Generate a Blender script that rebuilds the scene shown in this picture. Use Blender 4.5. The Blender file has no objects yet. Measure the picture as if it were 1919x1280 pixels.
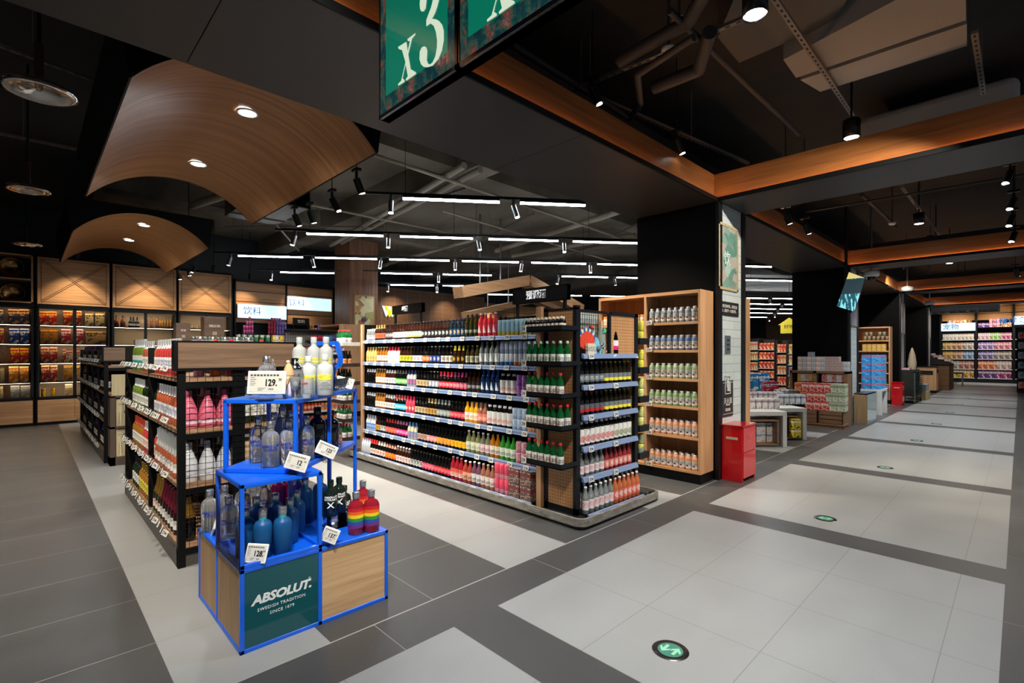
import bpy, math, random
from mathutils import Vector, Matrix
random.seed(7)
SC = bpy.context.scene
COL = SC.collection
R = math.radians

# ---------------------------------------------------------------- camera, world, exposure
F, CX, CY, H = 930.8, 959.5, 661.0, 1.6
YAW = math.atan2(952.5, F)          # the aisle (X axis) lies this far to the right of the view
VX, VY = math.sin(YAW), math.cos(YAW)
cam = bpy.data.cameras.new('camera')
cam.sensor_width = 36.0
cam.lens = 36.0 * F / 1919.0
cam.shift_y = (CY - 640.0) / 1919.0
cam.clip_start = 0.05; cam.clip_end = 200
camo = bpy.data.objects.new('camera', cam); COL.objects.link(camo)
camo.location = (0, 0, H)
camo.rotation_euler = (R(90), 0, YAW - R(90))
SC.camera = camo
SC.view_settings.view_transform = 'Standard'
SC.view_settings.look = 'None'
SC.view_settings.gamma = 1.0
SC.view_settings.use_curve_mapping = False
SC.view_settings.exposure = 0.84
W = bpy.data.worlds.new('world'); SC.world = W; W.use_nodes = True
W.node_tree.nodes['Background'].inputs[0].default_value = (0.80, 0.86, 1.0, 1)
W.node_tree.nodes['Background'].inputs[1].default_value = 0.16
SC.cycles.max_bounces = 8; SC.cycles.diffuse_bounces = 4; SC.cycles.glossy_bounces = 3; SC.cycles.transmission_bounces = 8
SC.cycles.caustics_reflective = False; SC.cycles.caustics_refractive = False
TUBE_E, DISC_E, SPOT_W = 26.0, 16.0, 1.3

def cw(r, d):                       # metres right of / ahead of the standpoint -> floor coordinates
    return (r * VX + d * VY, -r * VY + d * VX)
def ray(px, py):
    a = (px - CX) / F
    return (a * VX + VY, -a * VY + VX, (CY - py) / F)
def at_Y(px, py, Y):
    r = ray(px, py); t = Y / r[1]; return (t * r[0], H + t * r[2])
def at_X(px, py, X):
    r = ray(px, py); t = X / r[0]; return (t * r[1], H + t * r[2])
def at_Z(px, py, z=0.0):
    r = ray(px, py); t = (z - H) / r[2]; return (t * r[0], t * r[1])

# ---------------------------------------------------------------- materials
def lin(c):
    if isinstance(c, str):
        c = [int(c[i:i + 2], 16) / 255 for i in (0, 2, 4)]
        c = [x / 12.92 if x <= 0.04045 else ((x + 0.055) / 1.055) ** 2.4 for x in c]
    return (c[0], c[1], c[2], 1.0)
MC = {}
def new_mat(name):
    m = bpy.data.materials.new(name); m.use_nodes = True
    return m, m.node_tree, m.node_tree.nodes['Principled BSDF']
def mat(col, rough=0.5, metal=0.0, trans=0.0, emit=0.0, spec=0.5, ior=1.45, alpha=1.0, coat=0.0):
    k = (str(col), rough, metal, trans, emit, spec, ior, alpha, coat)
    if k in MC: return MC[k]
    m, nt, b = new_mat('finish')
    b.inputs['Base Color'].default_value = lin(col)
    b.inputs['Roughness'].default_value = rough
    b.inputs['Metallic'].default_value = metal
    b.inputs['Transmission Weight'].default_value = trans
    b.inputs['Specular IOR Level'].default_value = spec
    b.inputs['IOR'].default_value = ior
    b.inputs['Alpha'].default_value = alpha
    b.inputs['Coat Weight'].default_value = coat
    if emit:
        b.inputs['Emission Color'].default_value = lin(col)
        b.inputs['Emission Strength'].default_value = emit
    MC[k] = m
    return m
class N:                            # tiny node-graph writer
    def __init__(s, nt): s.nt = nt
    def node(s, t, **kw):
        n = s.nt.nodes.new(t)
        for k, v in kw.items(): setattr(n, k, v)
        return n
    def m(s, op, a, b=None, c=None):
        n = s.node('ShaderNodeMath', operation=op)
        for i, v in enumerate((a, b, c)):
            if v is None: continue
            if isinstance(v, (int, float)): n.inputs[i].default_value = v
            else: s.nt.links.new(v, n.inputs[i])
        return n.outputs[0]
    def coord(s, kind='Object'):
        return s.node('ShaderNodeTexCoord').outputs[kind]
    def sep(s, v):
        n = s.node('ShaderNodeSeparateXYZ'); s.nt.links.new(v, n.inputs[0]); return n.outputs
    def scale(s, v, sc, rot=(0, 0, 0)):
        n = s.node('ShaderNodeMapping'); n.inputs['Scale'].default_value = sc; n.inputs['Rotation'].default_value = rot
        s.nt.links.new(v, n.inputs[0]); return n.outputs[0]
    def noise(s, v, scale=1.0, detail=2.0, dist=0.0, rough=0.5):
        n = s.node('ShaderNodeTexNoise'); n.inputs['Scale'].default_value = scale
        n.inputs['Detail'].default_value = detail; n.inputs['Distortion'].default_value = dist
        n.inputs['Roughness'].default_value = rough
        s.nt.links.new(v, n.inputs['Vector']); return n.outputs['Fac']
    def mix(s, f, a, b):
        n = s.node('ShaderNodeMix', data_type='RGBA')
        for i, v in ((0, f), (6, a), (7, b)):
            if isinstance(v, (int, float)): n.inputs[i].default_value = v
            elif isinstance(v, (tuple, str, list)): n.inputs[i].default_value = lin(v)
            else: s.nt.links.new(v, n.inputs[i])
        return n.outputs[2]
    def ramp(s, f, stops):
        n = s.node('ShaderNodeValToRGB'); cr = n.color_ramp
        while len(cr.elements) < len(stops): cr.elements.new(0.5)
        for e, (p, c) in zip(cr.elements, stops): e.position = p; e.color = lin(c)
        s.nt.links.new(f, n.inputs[0]); return n.outputs[0]
    def link(s, a, b): s.nt.links.new(a, b)
    def bump(s, h, b, strength=0.3, dist=0.002):
        n = s.node('ShaderNodeBump'); n.inputs['Strength'].default_value = strength; n.inputs['Distance'].default_value = dist
        s.link(h, n.inputs['Height']); s.link(n.outputs[0], b.inputs['Normal'])

def wood(dark, light, axis='x', rough=0.45, fine=1.0):
    k = ('wood', dark, light, axis, rough, fine)
    if k in MC: return MC[k]
    m, nt, b = new_mat('wood_grain'); g = N(nt)
    long_, cross = 1.3 * fine, 34.0 * fine
    sc = {'v': (long_ * .5, cross * .9, long_ * .5), 'x': (long_, cross, cross), 'y': (cross, long_, cross), 'z': (cross, cross, long_)}[axis]
    v = g.scale(g.coord(), sc)
    n1 = g.noise(v, 1.0, 5.0, 0.6, 0.6)
    n2 = g.noise(g.scale(g.coord(), tuple(x * 0.22 for x in sc)), 1.0, 2.0, 0.4)
    f = g.m('ADD', g.m('MULTIPLY', n1, 0.65), g.m('MULTIPLY', n2, 0.35))
    g.link(g.ramp(f, [(0.36, dark), (0.64, light)]), b.inputs['Base Color'])
    b.inputs['Roughness'].default_value = rough
    g.bump(n1, b, 0.08, 0.001)
    MC[k] = m; return m
def label_mat(bg, fg, style='n', zc=0.08, hh=0.03, bg2=None):
    """printed paper label: ground colour with lettering or a simple emblem"""
    k = ('lab', bg, fg, style, zc, hh, bg2)
    if k in MC: return MC[k]
    m, nt, b = new_mat('printed_label'); g = N(nt)
    o = g.sep(g.coord()); x, z = o[0], o[2]
    dz = g.m('SUBTRACT', z, zc); az = g.m('ABSOLUTE', dz)
    nz = g.noise(g.scale(g.coord(), (150, 150, 260)), 1.0, 0.0)
    letters = g.m('MULTIPLY', g.m('GREATER_THAN', nz, 0.53), g.m('LESS_THAN', az, hh * 0.5))
    if style == 'o':
        q = g.m('ADD', g.m('POWER', x, 2.0), g.m('POWER', dz, 2.0))
        letters = g.m('MULTIPLY', g.m('LESS_THAN', q, (hh * 0.62) ** 2), g.m('ADD', 0.35, g.m('GREATER_THAN', nz, 0.5)))
    elif style == 't':
        w = g.m('MULTIPLY', g.m('SUBTRACT', hh * 0.95, dz), 0.28)
        letters = g.m('MULTIPLY', g.m('LESS_THAN', g.m('ABSOLUTE', x), w), g.m('LESS_THAN', az, hh * 0.9))
    elif style == 's':
        letters = g.m('LESS_THAN', dz, -hh * 0.2)
    elif style == 'p':
        letters = g.m('GREATER_THAN', g.noise(g.scale(g.coord(), (70, 70, 70)), 1.0, 1.0), 0.52)
    c = g.mix(letters, bg, fg)
    if bg2: c = g.mix(g.m('GREATER_THAN', dz, hh * 0.55), c, bg2)
    g.link(c, b.inputs['Base Color']); b.inputs['Roughness'].default_value = 0.42
    MC[k] = m; return m
def pack_mat(bg, fg, band=None, sc=14.0):
    """printed carton or pouch: ground colour, a band, blotches of picture and lettering"""
    k = ('pack', bg, fg, band, sc)
    if k in MC: return MC[k]
    m, nt, b = new_mat('printed_pack'); g = N(nt)
    gc = g.coord('Generated'); o = g.sep(gc)
    n1 = g.noise(g.scale(gc, (sc * .35, sc * .35, sc * .5)), 1.0, 1.5)
    c = g.mix(g.m('GREATER_THAN', n1, 0.56), bg, fg)
    if band:
        inb = g.m('MULTIPLY', g.m('GREATER_THAN', o[2], 0.56), g.m('LESS_THAN', o[2], 0.80))
        n2 = g.noise(g.scale(gc, (sc, sc, sc * .8)), 1.0, 0.0)
        c = g.mix(inb, c, g.mix(g.m('GREATER_THAN', n2, 0.54), band, bg))
    g.link(c, b.inputs['Base Color']); b.inputs['Roughness'].default_value = 0.38
    MC[k] = m; return m

COLB = mat('060607', 0.6, spec=0.06); BLK = mat('08090a', 0.5, spec=0.22); BLKM = mat('15171a', 0.35, 0.3); SOFF = mat('3a3736', 0.42); DARK = mat('050505', 0.7)
WHT = mat('e4e4e2', 0.45); STEEL = mat('8a8c8e', 0.3, 0.9); CHROME = mat('c8cacc', 0.12, 1.0)
BLUE = mat('0c5cdc', 0.28, coat=0.3); ZINC = mat('9a9a98', 0.42, 0.8)
OAK = wood('a97c52', 'cda077', 'z', 0.5); OAKX = wood('b07d4f', 'd3a374', 'y', 0.5); OAKW = wood('b07d4f', 'd3a374', 'x', 0.5)
WALNUT = wood('664f3d', '9a7b60', 'x', 0.5); WALY = wood('4a3424', '7b5a40', 'y', 0.5); WALZ = wood('664532', '94694e', 'z', 0.5)
FASCX = wood('6e4020', '9c6432', 'x', 0.45, 0.8); FASCY = wood('6e4020', '9c6432', 'y', 0.45, 0.8)
VAULT = wood('8a5c38', 'b98658', 'v', 0.36, 0.9)
GLASS = mat('f4fafa', 0.02, trans=1.0); ACRYL = mat('f4f8ff', 0.02, trans=1.0, ior=1.06, spec=.8)
PANE = mat('ffffff', 0.0, trans=1.0, ior=1.02, spec=0.6)
SCREEN = mat('b9bab4', 0.35); INK = mat('141416', 0.5)

# ---------------------------------------------------------------- mesh writer
class MB:
    def __init__(s): s.v = []; s.f = []; s.mi = []; s.sm = []
    def add(s, vs, fs, m=0, smooth=False):
        o = len(s.v); s.v += [tuple(v) for v in vs]
        for f in fs: s.f.append([i + o for i in f]); s.mi.append(m); s.sm.append(smooth)
        return s
    def box(s, x0, y0, z0, x1, y1, z1, m=0):
        x0, x1 = sorted((x0, x1)); y0, y1 = sorted((y0, y1)); z0, z1 = sorted((z0, z1))
        v = [(x0,y0,z0),(x1,y0,z0),(x1,y1,z0),(x0,y1,z0),(x0,y0,z1),(x1,y0,z1),(x1,y1,z1),(x0,y1,z1)]
        return s.add(v, [(0,3,2,1),(4,5,6,7),(0,1,5,4),(1,2,6,5),(2,3,7,6),(3,0,4,7)], m)
    def lathe(s, prof, seg=16, m=0, smooth=True, cx=0, cy=0, z0=0, a0=0, a1=360, cap=True):
        full = abs(a1 - a0) >= 360; n = seg if full else seg + 1; cap = cap and full
        v = []; 
        for r, z in prof:
            for i in range(n):
                a = R(a0 + (a1 - a0) * i / seg); v.append((cx + r * math.cos(a), cy + r * math.sin(a), z0 + z))
        fs = []
        for j in range(len(prof) - 1):
            for i in range(seg):
                i2 = (i + 1) % n if full else i + 1
                fs.append((j * n + i, j * n + i2, (j + 1) * n + i2, (j + 1) * n + i))
        s.add(v, fs, m, smooth)
        if cap and prof[0][0] > 0: s.add([v[i] for i in range(n)], [tuple(reversed(range(n)))], m)
        if cap and prof[-1][0] > 0: s.add([v[(len(prof) - 1) * n + i] for i in range(n)], [tuple(range(n))], m)
        return s
    def cyl(s, p0, p1, r, seg=10, m=0, r1=None):
        p0, p1 = Vector(p0), Vector(p1); d = (p1 - p0)
        if d.length < 1e-6: return s
        q = d.to_track_quat('Z', 'Y'); r1 = r if r1 is None else r1
        v = [p0 + q @ Vector((r * math.cos(2*math.pi*i/seg), r * math.sin(2*math.pi*i/seg), 0)) for i in range(seg)]
        v += [p1 + q @ Vector((r1 * math.cos(2*math.pi*i/seg), r1 * math.sin(2*math.pi*i/seg), 0)) for i in range(seg)]
        s.add(v, [(i, (i+1) % seg, seg + (i+1) % seg, seg + i) for i in range(seg)], m, True)
        return s.add(v, [tuple(reversed(range(seg))), tuple(range(seg, 2*seg))], m)
    def tube(s, pts, r, seg=8, m=0):
        for a, b in zip(pts, pts[1:]): s.cyl(a, b, r, seg, m)
        return s
    def bar(s, p0, p1, w, h, m=0, up=(0, 0, 1)):
        p0, p1 = Vector(p0), Vector(p1); d = (p1 - p0).normalized(); u = Vector(up)
        if abs(d.dot(u)) > 0.99: u = Vector((0, 1, 0))
        sd = d.cross(u).normalized(); u = sd.cross(d)
        v = [p + sd * a * w / 2 + u * b * h / 2 for p in (p0, p1) for a, b in ((-1,-1),(1,-1),(1,1),(-1,1))]
        return s.add(v, [(0,1,2,3),(7,6,5,4),(0,4,5,1),(1,5,6,2),(2,6,7,3),(3,7,4,0)], m)
    def prism(s, pts, axis, a, b, m=0):
        """extrude a closed 2-D outline from a to b along the axis"""
        def P(p, t): return {'x': (t, p[0], p[1]), 'y': (p[0], t, p[1]), 'z': (p[0], p[1], t)}[axis]
        n = len(pts); v = [P(p, a) for p in pts] + [P(p, b) for p in pts]
        return s.add(v, [tuple(range(n)), tuple(reversed(range(n, 2*n)))] + [(i, (i+1) % n, n + (i+1) % n, n + i) for i in range(n)], m)
    def ball(s, c, r, seg=10, rings=6, m=0, sz=1.0):
        prof = [(max(1e-4, r * math.sin(math.pi * j / rings)), -r * sz * math.cos(math.pi * j / rings)) for j in range(rings + 1)]
        return s.lathe(prof, seg, m, True, c[0], c[1], c[2])
    def mesh(s, mats, name='mesh'):
        me = bpy.data.meshes.new(name); me.from_pydata(s.v, [], s.f)
        for m in (mats if isinstance(mats, (list, tuple)) else [mats]): me.materials.append(m)
        me.polygons.foreach_set('material_index', s.mi); me.polygons.foreach_set('use_smooth', s.sm)
        me.update(); return me
    def build(s, name, mats, parent=None, **kw):
        return obj(name, s.mesh(mats, name), parent, **kw)

def obj(name, me, parent=None, loc=None, rz=0.0, label=None, cat=None, group=None, kind=None):
    o = bpy.data.objects.new(name, me); COL.objects.link(o)
    if parent: o.parent = parent
    if loc: o.location = loc
    if rz: o.rotation_euler = (0, 0, rz)
    if label: o['label'] = label
    if cat: o['category'] = cat
    if group: o['group'] = group
    if kind: o['kind'] = kind
    return o
def thing(name, label, cat, loc=(0, 0, 0), rz=0.0, group=None):
    return obj(name, None, None, loc, rz, label, cat, group)
def struct(name, mb, mats, label=None): return mb.build(name, mats, kind='structure', label=label)
def bevel(o, w=0.004, seg=2):
    m = o.modifiers.new('edge', 'BEVEL'); m.width = w; m.segments = seg; m.limit_method = 'ANGLE'; return o
def copy_tree(o, parent=None):
    c = o.copy(); COL.objects.link(c)
    if parent: c.parent = parent
    for ch in list(o.children): copy_tree(ch, c)
    return c
TXT = {}
def text(s, size, m, parent, loc, rot, name='lettering', ext=0.0008, shear=0.0, off=0.0, sx=1.0, spacing=1.0, align='CENTER', label=None):
    k = (s, size, str(m.name), ext, shear, off, spacing, align)
    if k not in TXT:
        cu = bpy.data.curves.new('lettering', 'FONT'); cu.body = s; cu.size = size; cu.extrude = ext
        cu.shear = shear; cu.offset = off; cu.space_character = spacing; cu.align_x = align; cu.align_y = 'CENTER'
        cu.resolution_u = 2
        t = bpy.data.objects.new('t', cu); COL.objects.link(t)
        me = bpy.data.meshes.new_from_object(t); bpy.data.objects.remove(t)
        me.materials.clear(); me.materials.append(m); TXT[k] = me
    o = obj(name, TXT[k], parent, loc, label=label); o.rotation_euler = rot; o.scale = (sx, 1, 1)
    return o
FACE_Y = (R(90), 0, 0)              # lettering read from the -Y side
FACE_X = (R(90), 0, R(-90))         # lettering read from the -X side
def wpart(name, mb, mats, root, label=None):
    """a part written in floor coordinates under a root that stands somewhere"""
    o = mb.build(name, mats, root, label=label)
    o.matrix_parent_inverse = (Matrix.Translation(root.location) @ Matrix.Rotation(root.rotation_euler[2], 4, 'Z')).inverted()
    return o
def wtext(s, size, m, root, loc, rot, **k):
    o = text(s, size, m, root, loc, rot, **k)
    o.matrix_parent_inverse = (Matrix.Translation(root.location) @ Matrix.Rotation(root.rotation_euler[2], 4, 'Z')).inverted()
    return o

# ---------------------------------------------------------------- lamps of the aisle and the hall (lights first)
def add_spot(name, parent, loc, aim, power, size=70, blend=0.6, col=(1, 0.96, 0.9), rad=0.05):
    l = bpy.data.lights.new(name, 'SPOT'); l.energy = power * SPOT_W; l.spot_size = R(size); l.spot_blend = blend
    l.color = col; l.shadow_soft_size = rad
    o = bpy.data.objects.new(name, l); COL.objects.link(o); o.parent = parent; o.location = loc
    d = Vector(aim) - Vector(loc)
    o.rotation_euler = d.to_track_quat('-Z', 'Y').to_euler(); return o
LAMPW = mat((1.0, 0.98, 0.95), emit=DISC_E); LAMPC = mat((1.0, 0.93, 0.85), emit=DISC_E)
TUBEM = mat((0.93, 0.97, 1.0), emit=TUBE_E)
def downlight(i, x, y, z, where, power=170, r=0.085, h=0.2):
    t = thing('cylinder_downlight', where, 'ceiling light', (x, y, z), 0, 'black cylinder downlights over the aisle')
    MB().lathe([(r*.90, 0.014), (r*.97, 0.0), (r, 0), (r, h), (r*.3, h + .01)], 20, cap=False).build('housing', BLKM, t)
    MB().lathe([(r*.78, 0.016), (r*.93, 0.001)], 20, cap=False).build('reflector', CHROME, t)
    MB().lathe([(0, 0.004), (r*.78, 0.004), (r*.78, 0.012), (0, .013)], 20).build('lamp_lens', LAMPW, t)
    MB().cyl((0, 0, h), (0, 0, 4.9 - z), 0.012, 6).build('suspension_rod', BLKM, t)
    add_spot('lamp_light', t, (0, 0, -0.02), (0, 0, -1), power, 116, 0.9, (.95, .98, 1.0), 0.07)
    return t
DL = [(3.71, 4.0, 'largest black cylinder downlight, at the top edge above the aisle'),
      (6.6, 4.0, 'black cylinder downlight in front of the first walnut cross beam'),
      (11.9, 4.0, 'black cylinder downlight hanging before the white ceiling cassette'),
      (14.55, 4.0, 'black cylinder downlight just above the second cross beam'),
      (17.6, 3.98, 'black cylinder downlight beyond the second cross beam'),
      (22.9, 3.98, 'black cylinder downlight beyond the third cross beam')]
for i, (x, z, w) in enumerate(DL): downlight(i, x, 1.32, z, w, 185)
# downlights added outside the frame to light the near floor
for x, y in ((0.5, 1.0), (-2.4, 0.8), (2.0, -1.6), (7.0, -1.6), (12.0, -1.6)):
    t = thing('cylinder_downlight', 'added black cylinder downlight outside the picture', 'ceiling light', (x, y, 4.0), 0, 'added downlights outside the picture')
    MB().lathe([(.085, 0), (.085, .2)], 16).cyl((0, 0, .2), (0, 0, .9), .012, 6).build('housing', BLKM, t)
    add_spot('lamp_light', t, (0, 0, -0.02), (0, 0, -1), 150, 116, 0.9, (.95, .98, 1.0), 0.07)

# ---------------------------------------------------------------- floor
def floor_material():
    m, nt, b = new_mat('stone_tile_floor'); g = N(nt)
    co = g.coord(); o = g.sep(co); X, Y = o[0], o[1]
    def rng(v, a, c): return g.m('MULTIPLY', g.m('GREATER_THAN', v, a), g.m('LESS_THAN', v, c))
    def mod(v, off, per):
        q = g.m('DIVIDE', g.m('SUBTRACT', v, off), per); return g.m('MULTIPLY', g.m('FRACT', q), per)
    xm = mod(X, 2.13, 3.045)
    aisle = g.m('MULTIPLY', rng(Y, 0.073, 2.31), g.m('LESS_THAN', xm, 2.70))
    sm = mod(X, 0.51, 2.03)
    strips = g.m('MULTIPLY', g.m('GREATER_THAN', Y, 2.66), g.m('LESS_THAN', sm, 0.69))
    strips = g.m('MULTIPLY', strips, g.m('GREATER_THAN', X, 0.5))
    white = g.m('MAXIMUM', aisle, strips)
    T = 0.675
    def line(v, off, per, w):
        q = mod(v, off, per); return g.m('MAXIMUM', g.m('LESS_THAN', q, w), g.m('GREATER_THAN', q, per - w))
    ja = g.m('MAXIMUM', line(xm, 0.0, T, 0.0022), line(Y, 0.298, T, 0.0022))
    row = g.m('FLOOR', g.m('DIVIDE', g.m('SUBTRACT', Y, 2.66), T * 1.0))
    stag = g.m('MULTIPLY', g.m('FRACT', g.m('MULTIPLY', row, 0.5)), T * 2)
    jd = g.m('MAXIMUM', line(Y, 2.66, T, 0.0026), line(g.m('SUBTRACT', X, 0.51), 0.02, 1.353, 0.0022))
    jb = line(X, 0.11, T * 2, 0.0022)
    inhall = g.m('GREATER_THAN', Y, 2.66)
    jdark = g.m('ADD', g.m('MULTIPLY', inhall, jd), g.m('MULTIPLY', g.m('SUBTRACT', 1.0, inhall), jb))
    edge = rng(Y, 2.652, 2.662)
    sp = g.noise(co, 260.0, 1.0); cl = g.noise(g.scale(co, (1.2, 2.6, 1)), 1.0, 4.0, 0.5)
    wt = g.mix(g.m('MULTIPLY', cl, 0.8), '868786', '9c9d9c')
    wt = g.mix(g.m('MULTIPLY', g.m('GREATER_THAN', sp, 0.62), 0.5), wt, '7c7b78')
    dk = g.mix(cl, '3a3a3b', '4a4a49')
    dk = g.mix(g.m('MULTIPLY', g.m('GREATER_THAN', sp, 0.60), 0.5), dk, '5e5d5b')
    c = g.mix(white, dk, wt)
    j1 = g.m('MULTIPLY', white, g.m('ADD', g.m('MULTIPLY', aisle, ja), g.m('MULTIPLY', strips, line(Y, 2.66, T * 1.0, 0.0018))))
    c = g.mix(g.m('MULTIPLY', j1, 0.65), c, '5e5d5b')
    c = g.mix(g.m('MULTIPLY', g.m('MULTIPLY', g.m('SUBTRACT', 1.0, white), jdark), 0.75), c, '9c9a96')
    c = g.mix(g.m('MULTIPLY', edge, 0.8), c, 'a5a3a0')
    g.link(c, b.inputs['Base Color'])
    g.link(g.m('ADD', 0.30, g.m('MULTIPLY', cl, 0.16)), b.inputs['Roughness'])
    b.inputs['Specular IOR Level'].default_value = 0.45
    g.bump(sp, b, 0.04, 0.0006)
    return m
struct('floor', MB().box(-8, -9, -0.1, 42, 22, 0), floor_material())

# ---------------------------------------------------------------- upper ceiling slab, concrete beams, room shell
def concrete(c0, c1, nm):
    m, nt, b = new_mat(nm); g = N(nt); co = g.coord()
    n = g.noise(g.scale(co, (0.9, 0.5, 0.9)), 1.0, 5.0, 0.6)
    g.link(g.ramp(n, [(0.35, c0), (0.65, c1)]), b.inputs['Base Color']); b.inputs['Roughness'].default_value = 0.85
    return m
CONC = concrete('554f45', '7c7467', 'hall_concrete'); CONCD = concrete('131211', '201e1c', 'aisle_and_shaded_concrete')
struct('ceiling', MB().box(1.0, 3.83, 4.9, 42, 22, 5.1), CONC)
struct('ceiling_left', MB().box(-8, 3.83, 4.9, 1.0, 22, 5.1), CONCD)  # same slab, darker colour stands in for the weaker light on this side
struct('ceiling_aisle', MB().box(-8, -9, 4.9, 42, 3.83, 5.1), CONCD)
for k, (xa) in enumerate((-1.2, 4.9, 11.0, 17.2)):
    struct('trim_%d' % (k + 1), MB().box(xa, 3.9, 4.45, xa + 0.45, 16.9, 4.9), CONC)
for k, ya in enumerate((6.3, 11.4)):
    struct('trim_%d' % (k + 5), MB().box(1.0, ya, 4.55, 36, ya + 0.4, 4.9), CONC)

# black metal soffit running beside the aisle, with seams, front lip, LED strip and walnut fascia
XC = (6.2, 13.05, 19.8, 26.5); CWX, CY0, CY1 = 0.87, 2.66, 3.80
mb = MB()
xs = [-8, -3.0, 0.75, 3.47, 6.2, 9.6, 13.05, 16.4, 19.8, 23.1, 26.5, 30.0]
for a, c in zip(xs, xs[1:]): mb.box(a + .003, 2.672, 3.5, c - .003, 3.83, 3.53)
mb.box(-8, 3.815, 3.53, 30, 3.83, 4.9)
struct('trim_10', mb, SOFF)
LEDW = mat((1.0, 0.50, 0.22), emit=15)
def coffer(k, xa, xb):
    """walnut fascia boards round one ceiling coffer between cross beams, lit from a cove strip at their foot"""
    fs = MB(); fs.box(xa, 2.73, 3.53, xb + .09, 2.75, 3.87)
    struct('trim_%d' % (20 + k), fs, FASCX)
    f2 = MB(); f2.box(xb + 0.075, -6, 3.53, xb + 0.095, 2.73, 3.87)
    struct('trim_%d' % (40 + k), f2, FASCY)
    lp = MB(); lp.box(xa, 2.655, 3.5, xb, 2.672, 3.55); lp.box(xb - 0.001, -6, 3.5, xb + .016, 2.672, 3.55)
    struct('trim_%d' % (60 + k), lp, BLK)
    t = thing('cove_light_strip', ['warm cove light strip under the nearest walnut fascia', 'warm cove light strip in the second ceiling coffer',
              'warm cove light strip in the third ceiling coffer', 'warm cove light strip in the fourth ceiling coffer', 'warm cove light strip in the farthest ceiling coffer'][k], 'light strip', (xb, 2.66, 3.53))
    e = MB(); e.box(xa + .02, 2.711, 3.531, xb - .02, 2.724, 3.54); wpart('long_strip', e, LEDW, t)
    e = MB(); e.box(xb + 0.055, -6, 3.531, xb + .069, 2.66, 3.54); wpart('cross_strip', e, LEDW, t)
cuts = [-6.0] + list(XC)
for k in range(4):
    xa = cuts[k] + (CWX if k else 0); xb = cuts[k + 1]
    coffer(k, xa, xb)
    # cross beam over the aisle at each column row: flat dark soffit
    struct('trim_%d' % (80 + k), MB().box(xb, -9, 3.5, xb + CWX, 2.66, 3.53).box(xb + CWX - .02, -9, 3.53, xb + CWX, 2.66, 4.1), SOFF)

# columns: black metal cladding, white brick strip on the aisle side, black corner trims
def brick_mat():
    m, nt, b = new_mat('white_brick'); g = N(nt); o = g.sep(g.coord())
    cb = g.node('ShaderNodeCombineXYZ'); g.link(o[0], cb.inputs[0]); g.link(o[2], cb.inputs[1])
    t = g.node('ShaderNodeTexBrick'); t.offset = 0.5
    for k, v in (('Scale', 1.0), ('Mortar Size', 0.003), ('Brick Width', 0.56), ('Row Height', 0.112), ('Mortar Smooth', 0.1)): t.inputs[k].default_value = v
    t.inputs['Color1'].default_value = lin('b4c0c2'); t.inputs['Color2'].default_value = lin('c6d0d0'); t.inputs['Mortar'].default_value = lin('545a5c')
    g.link(cb.outputs[0], t.inputs['Vector'])
    n = g.noise(g.scale(g.coord(), (14, 14, 22)), 1.0, 4.0, 0.8)
    g.link(g.mix(g.m('MULTIPLY', n, 0.35), t.outputs[0], 'e4ebea'), b.inputs['Base Color'])
    b.inputs['Roughness'].default_value = 0.3
    g.bump(n, b, 0.5, 0.006); return m
BRICK = brick_mat()
for k, x in enumerate(XC):
    struct('column_%d' % (k + 1), MB().box(x, CY0 + .02, 0, x + CWX, CY1, 3.5), COLB)
    struct('column_%d_brick' % (k + 1), MB().box(x + .11, CY0, 0, x + CWX - .11, CY0 + .02, 3.5), BRICK)
    struct('column_%d_trim' % (k + 1), MB().box(x - .004, CY0 - .02, 0, x + .11, CY0 + .022, 3.5).box(x + CWX - .11, CY0 - .02, 0, x + CWX + .004, CY0 + .022, 3.5), BLKM)

# walls
PANEL = wood('9a6c44', 'c2905f', 'x', 0.4, 0.7); PANELY = wood('9a6c44', 'c2905f', 'y', 0.4, 0.7)
NAVY = mat('0a141c', 0.5)
struct('wall_back', MB().box(-8, 15.75, 0, 8.2, 15.95, 4.9), NAVY)
struct('wall_back_far', MB().box(8.2, 17.4, 0, 36.9, 17.6, 4.9).box(8.1, 15.75, 0, 8.2, 17.6, 4.9), NAVY)
struct('wall_right', MB().box(37.3, -9, 0, 37.5, 22, 4.9), NAVY)
struct('wall_left', MB().box(-8.2, 2, 0, -8, 22, 4.9), NAVY)
# dark slatted wood wall beyond the clad pillar
def slat_wall(axis):
    m, nt, b = new_mat('grooved_walnut'); g = N(nt); o = g.sep(g.coord()); u = o[0] if axis == 'x' else o[1]
    q = g.m('FRACT', g.m('DIVIDE', u, 0.52)); z = g.m('FRACT', g.m('DIVIDE', o[2], 0.18))
    n = g.noise(g.scale(g.coord(), (2, 2, 30)), 1.0, 3.0)
    c = g.mix(n, '5c4230', '8a6448')
    c = g.mix(g.m('MULTIPLY', g.m('LESS_THAN', z, 0.05), 0.6), c, '120c08'); c = g.mix(g.m('LESS_THAN', q, 0.03), c, '8f7b66')
    g.link(c, b.inputs['Base Color']); b.inputs['Roughness'].default_value = 0.4; return m
struct('wall_back_slats', MB().box(8.0, 15.55, 0, 13.6, 15.7, 3.9), slat_wall('x'))
struct('wall_right_slats', MB().box(36.9, 6.6, 0, 37.2, 12.4, 4.6), slat_wall('y'))
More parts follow.
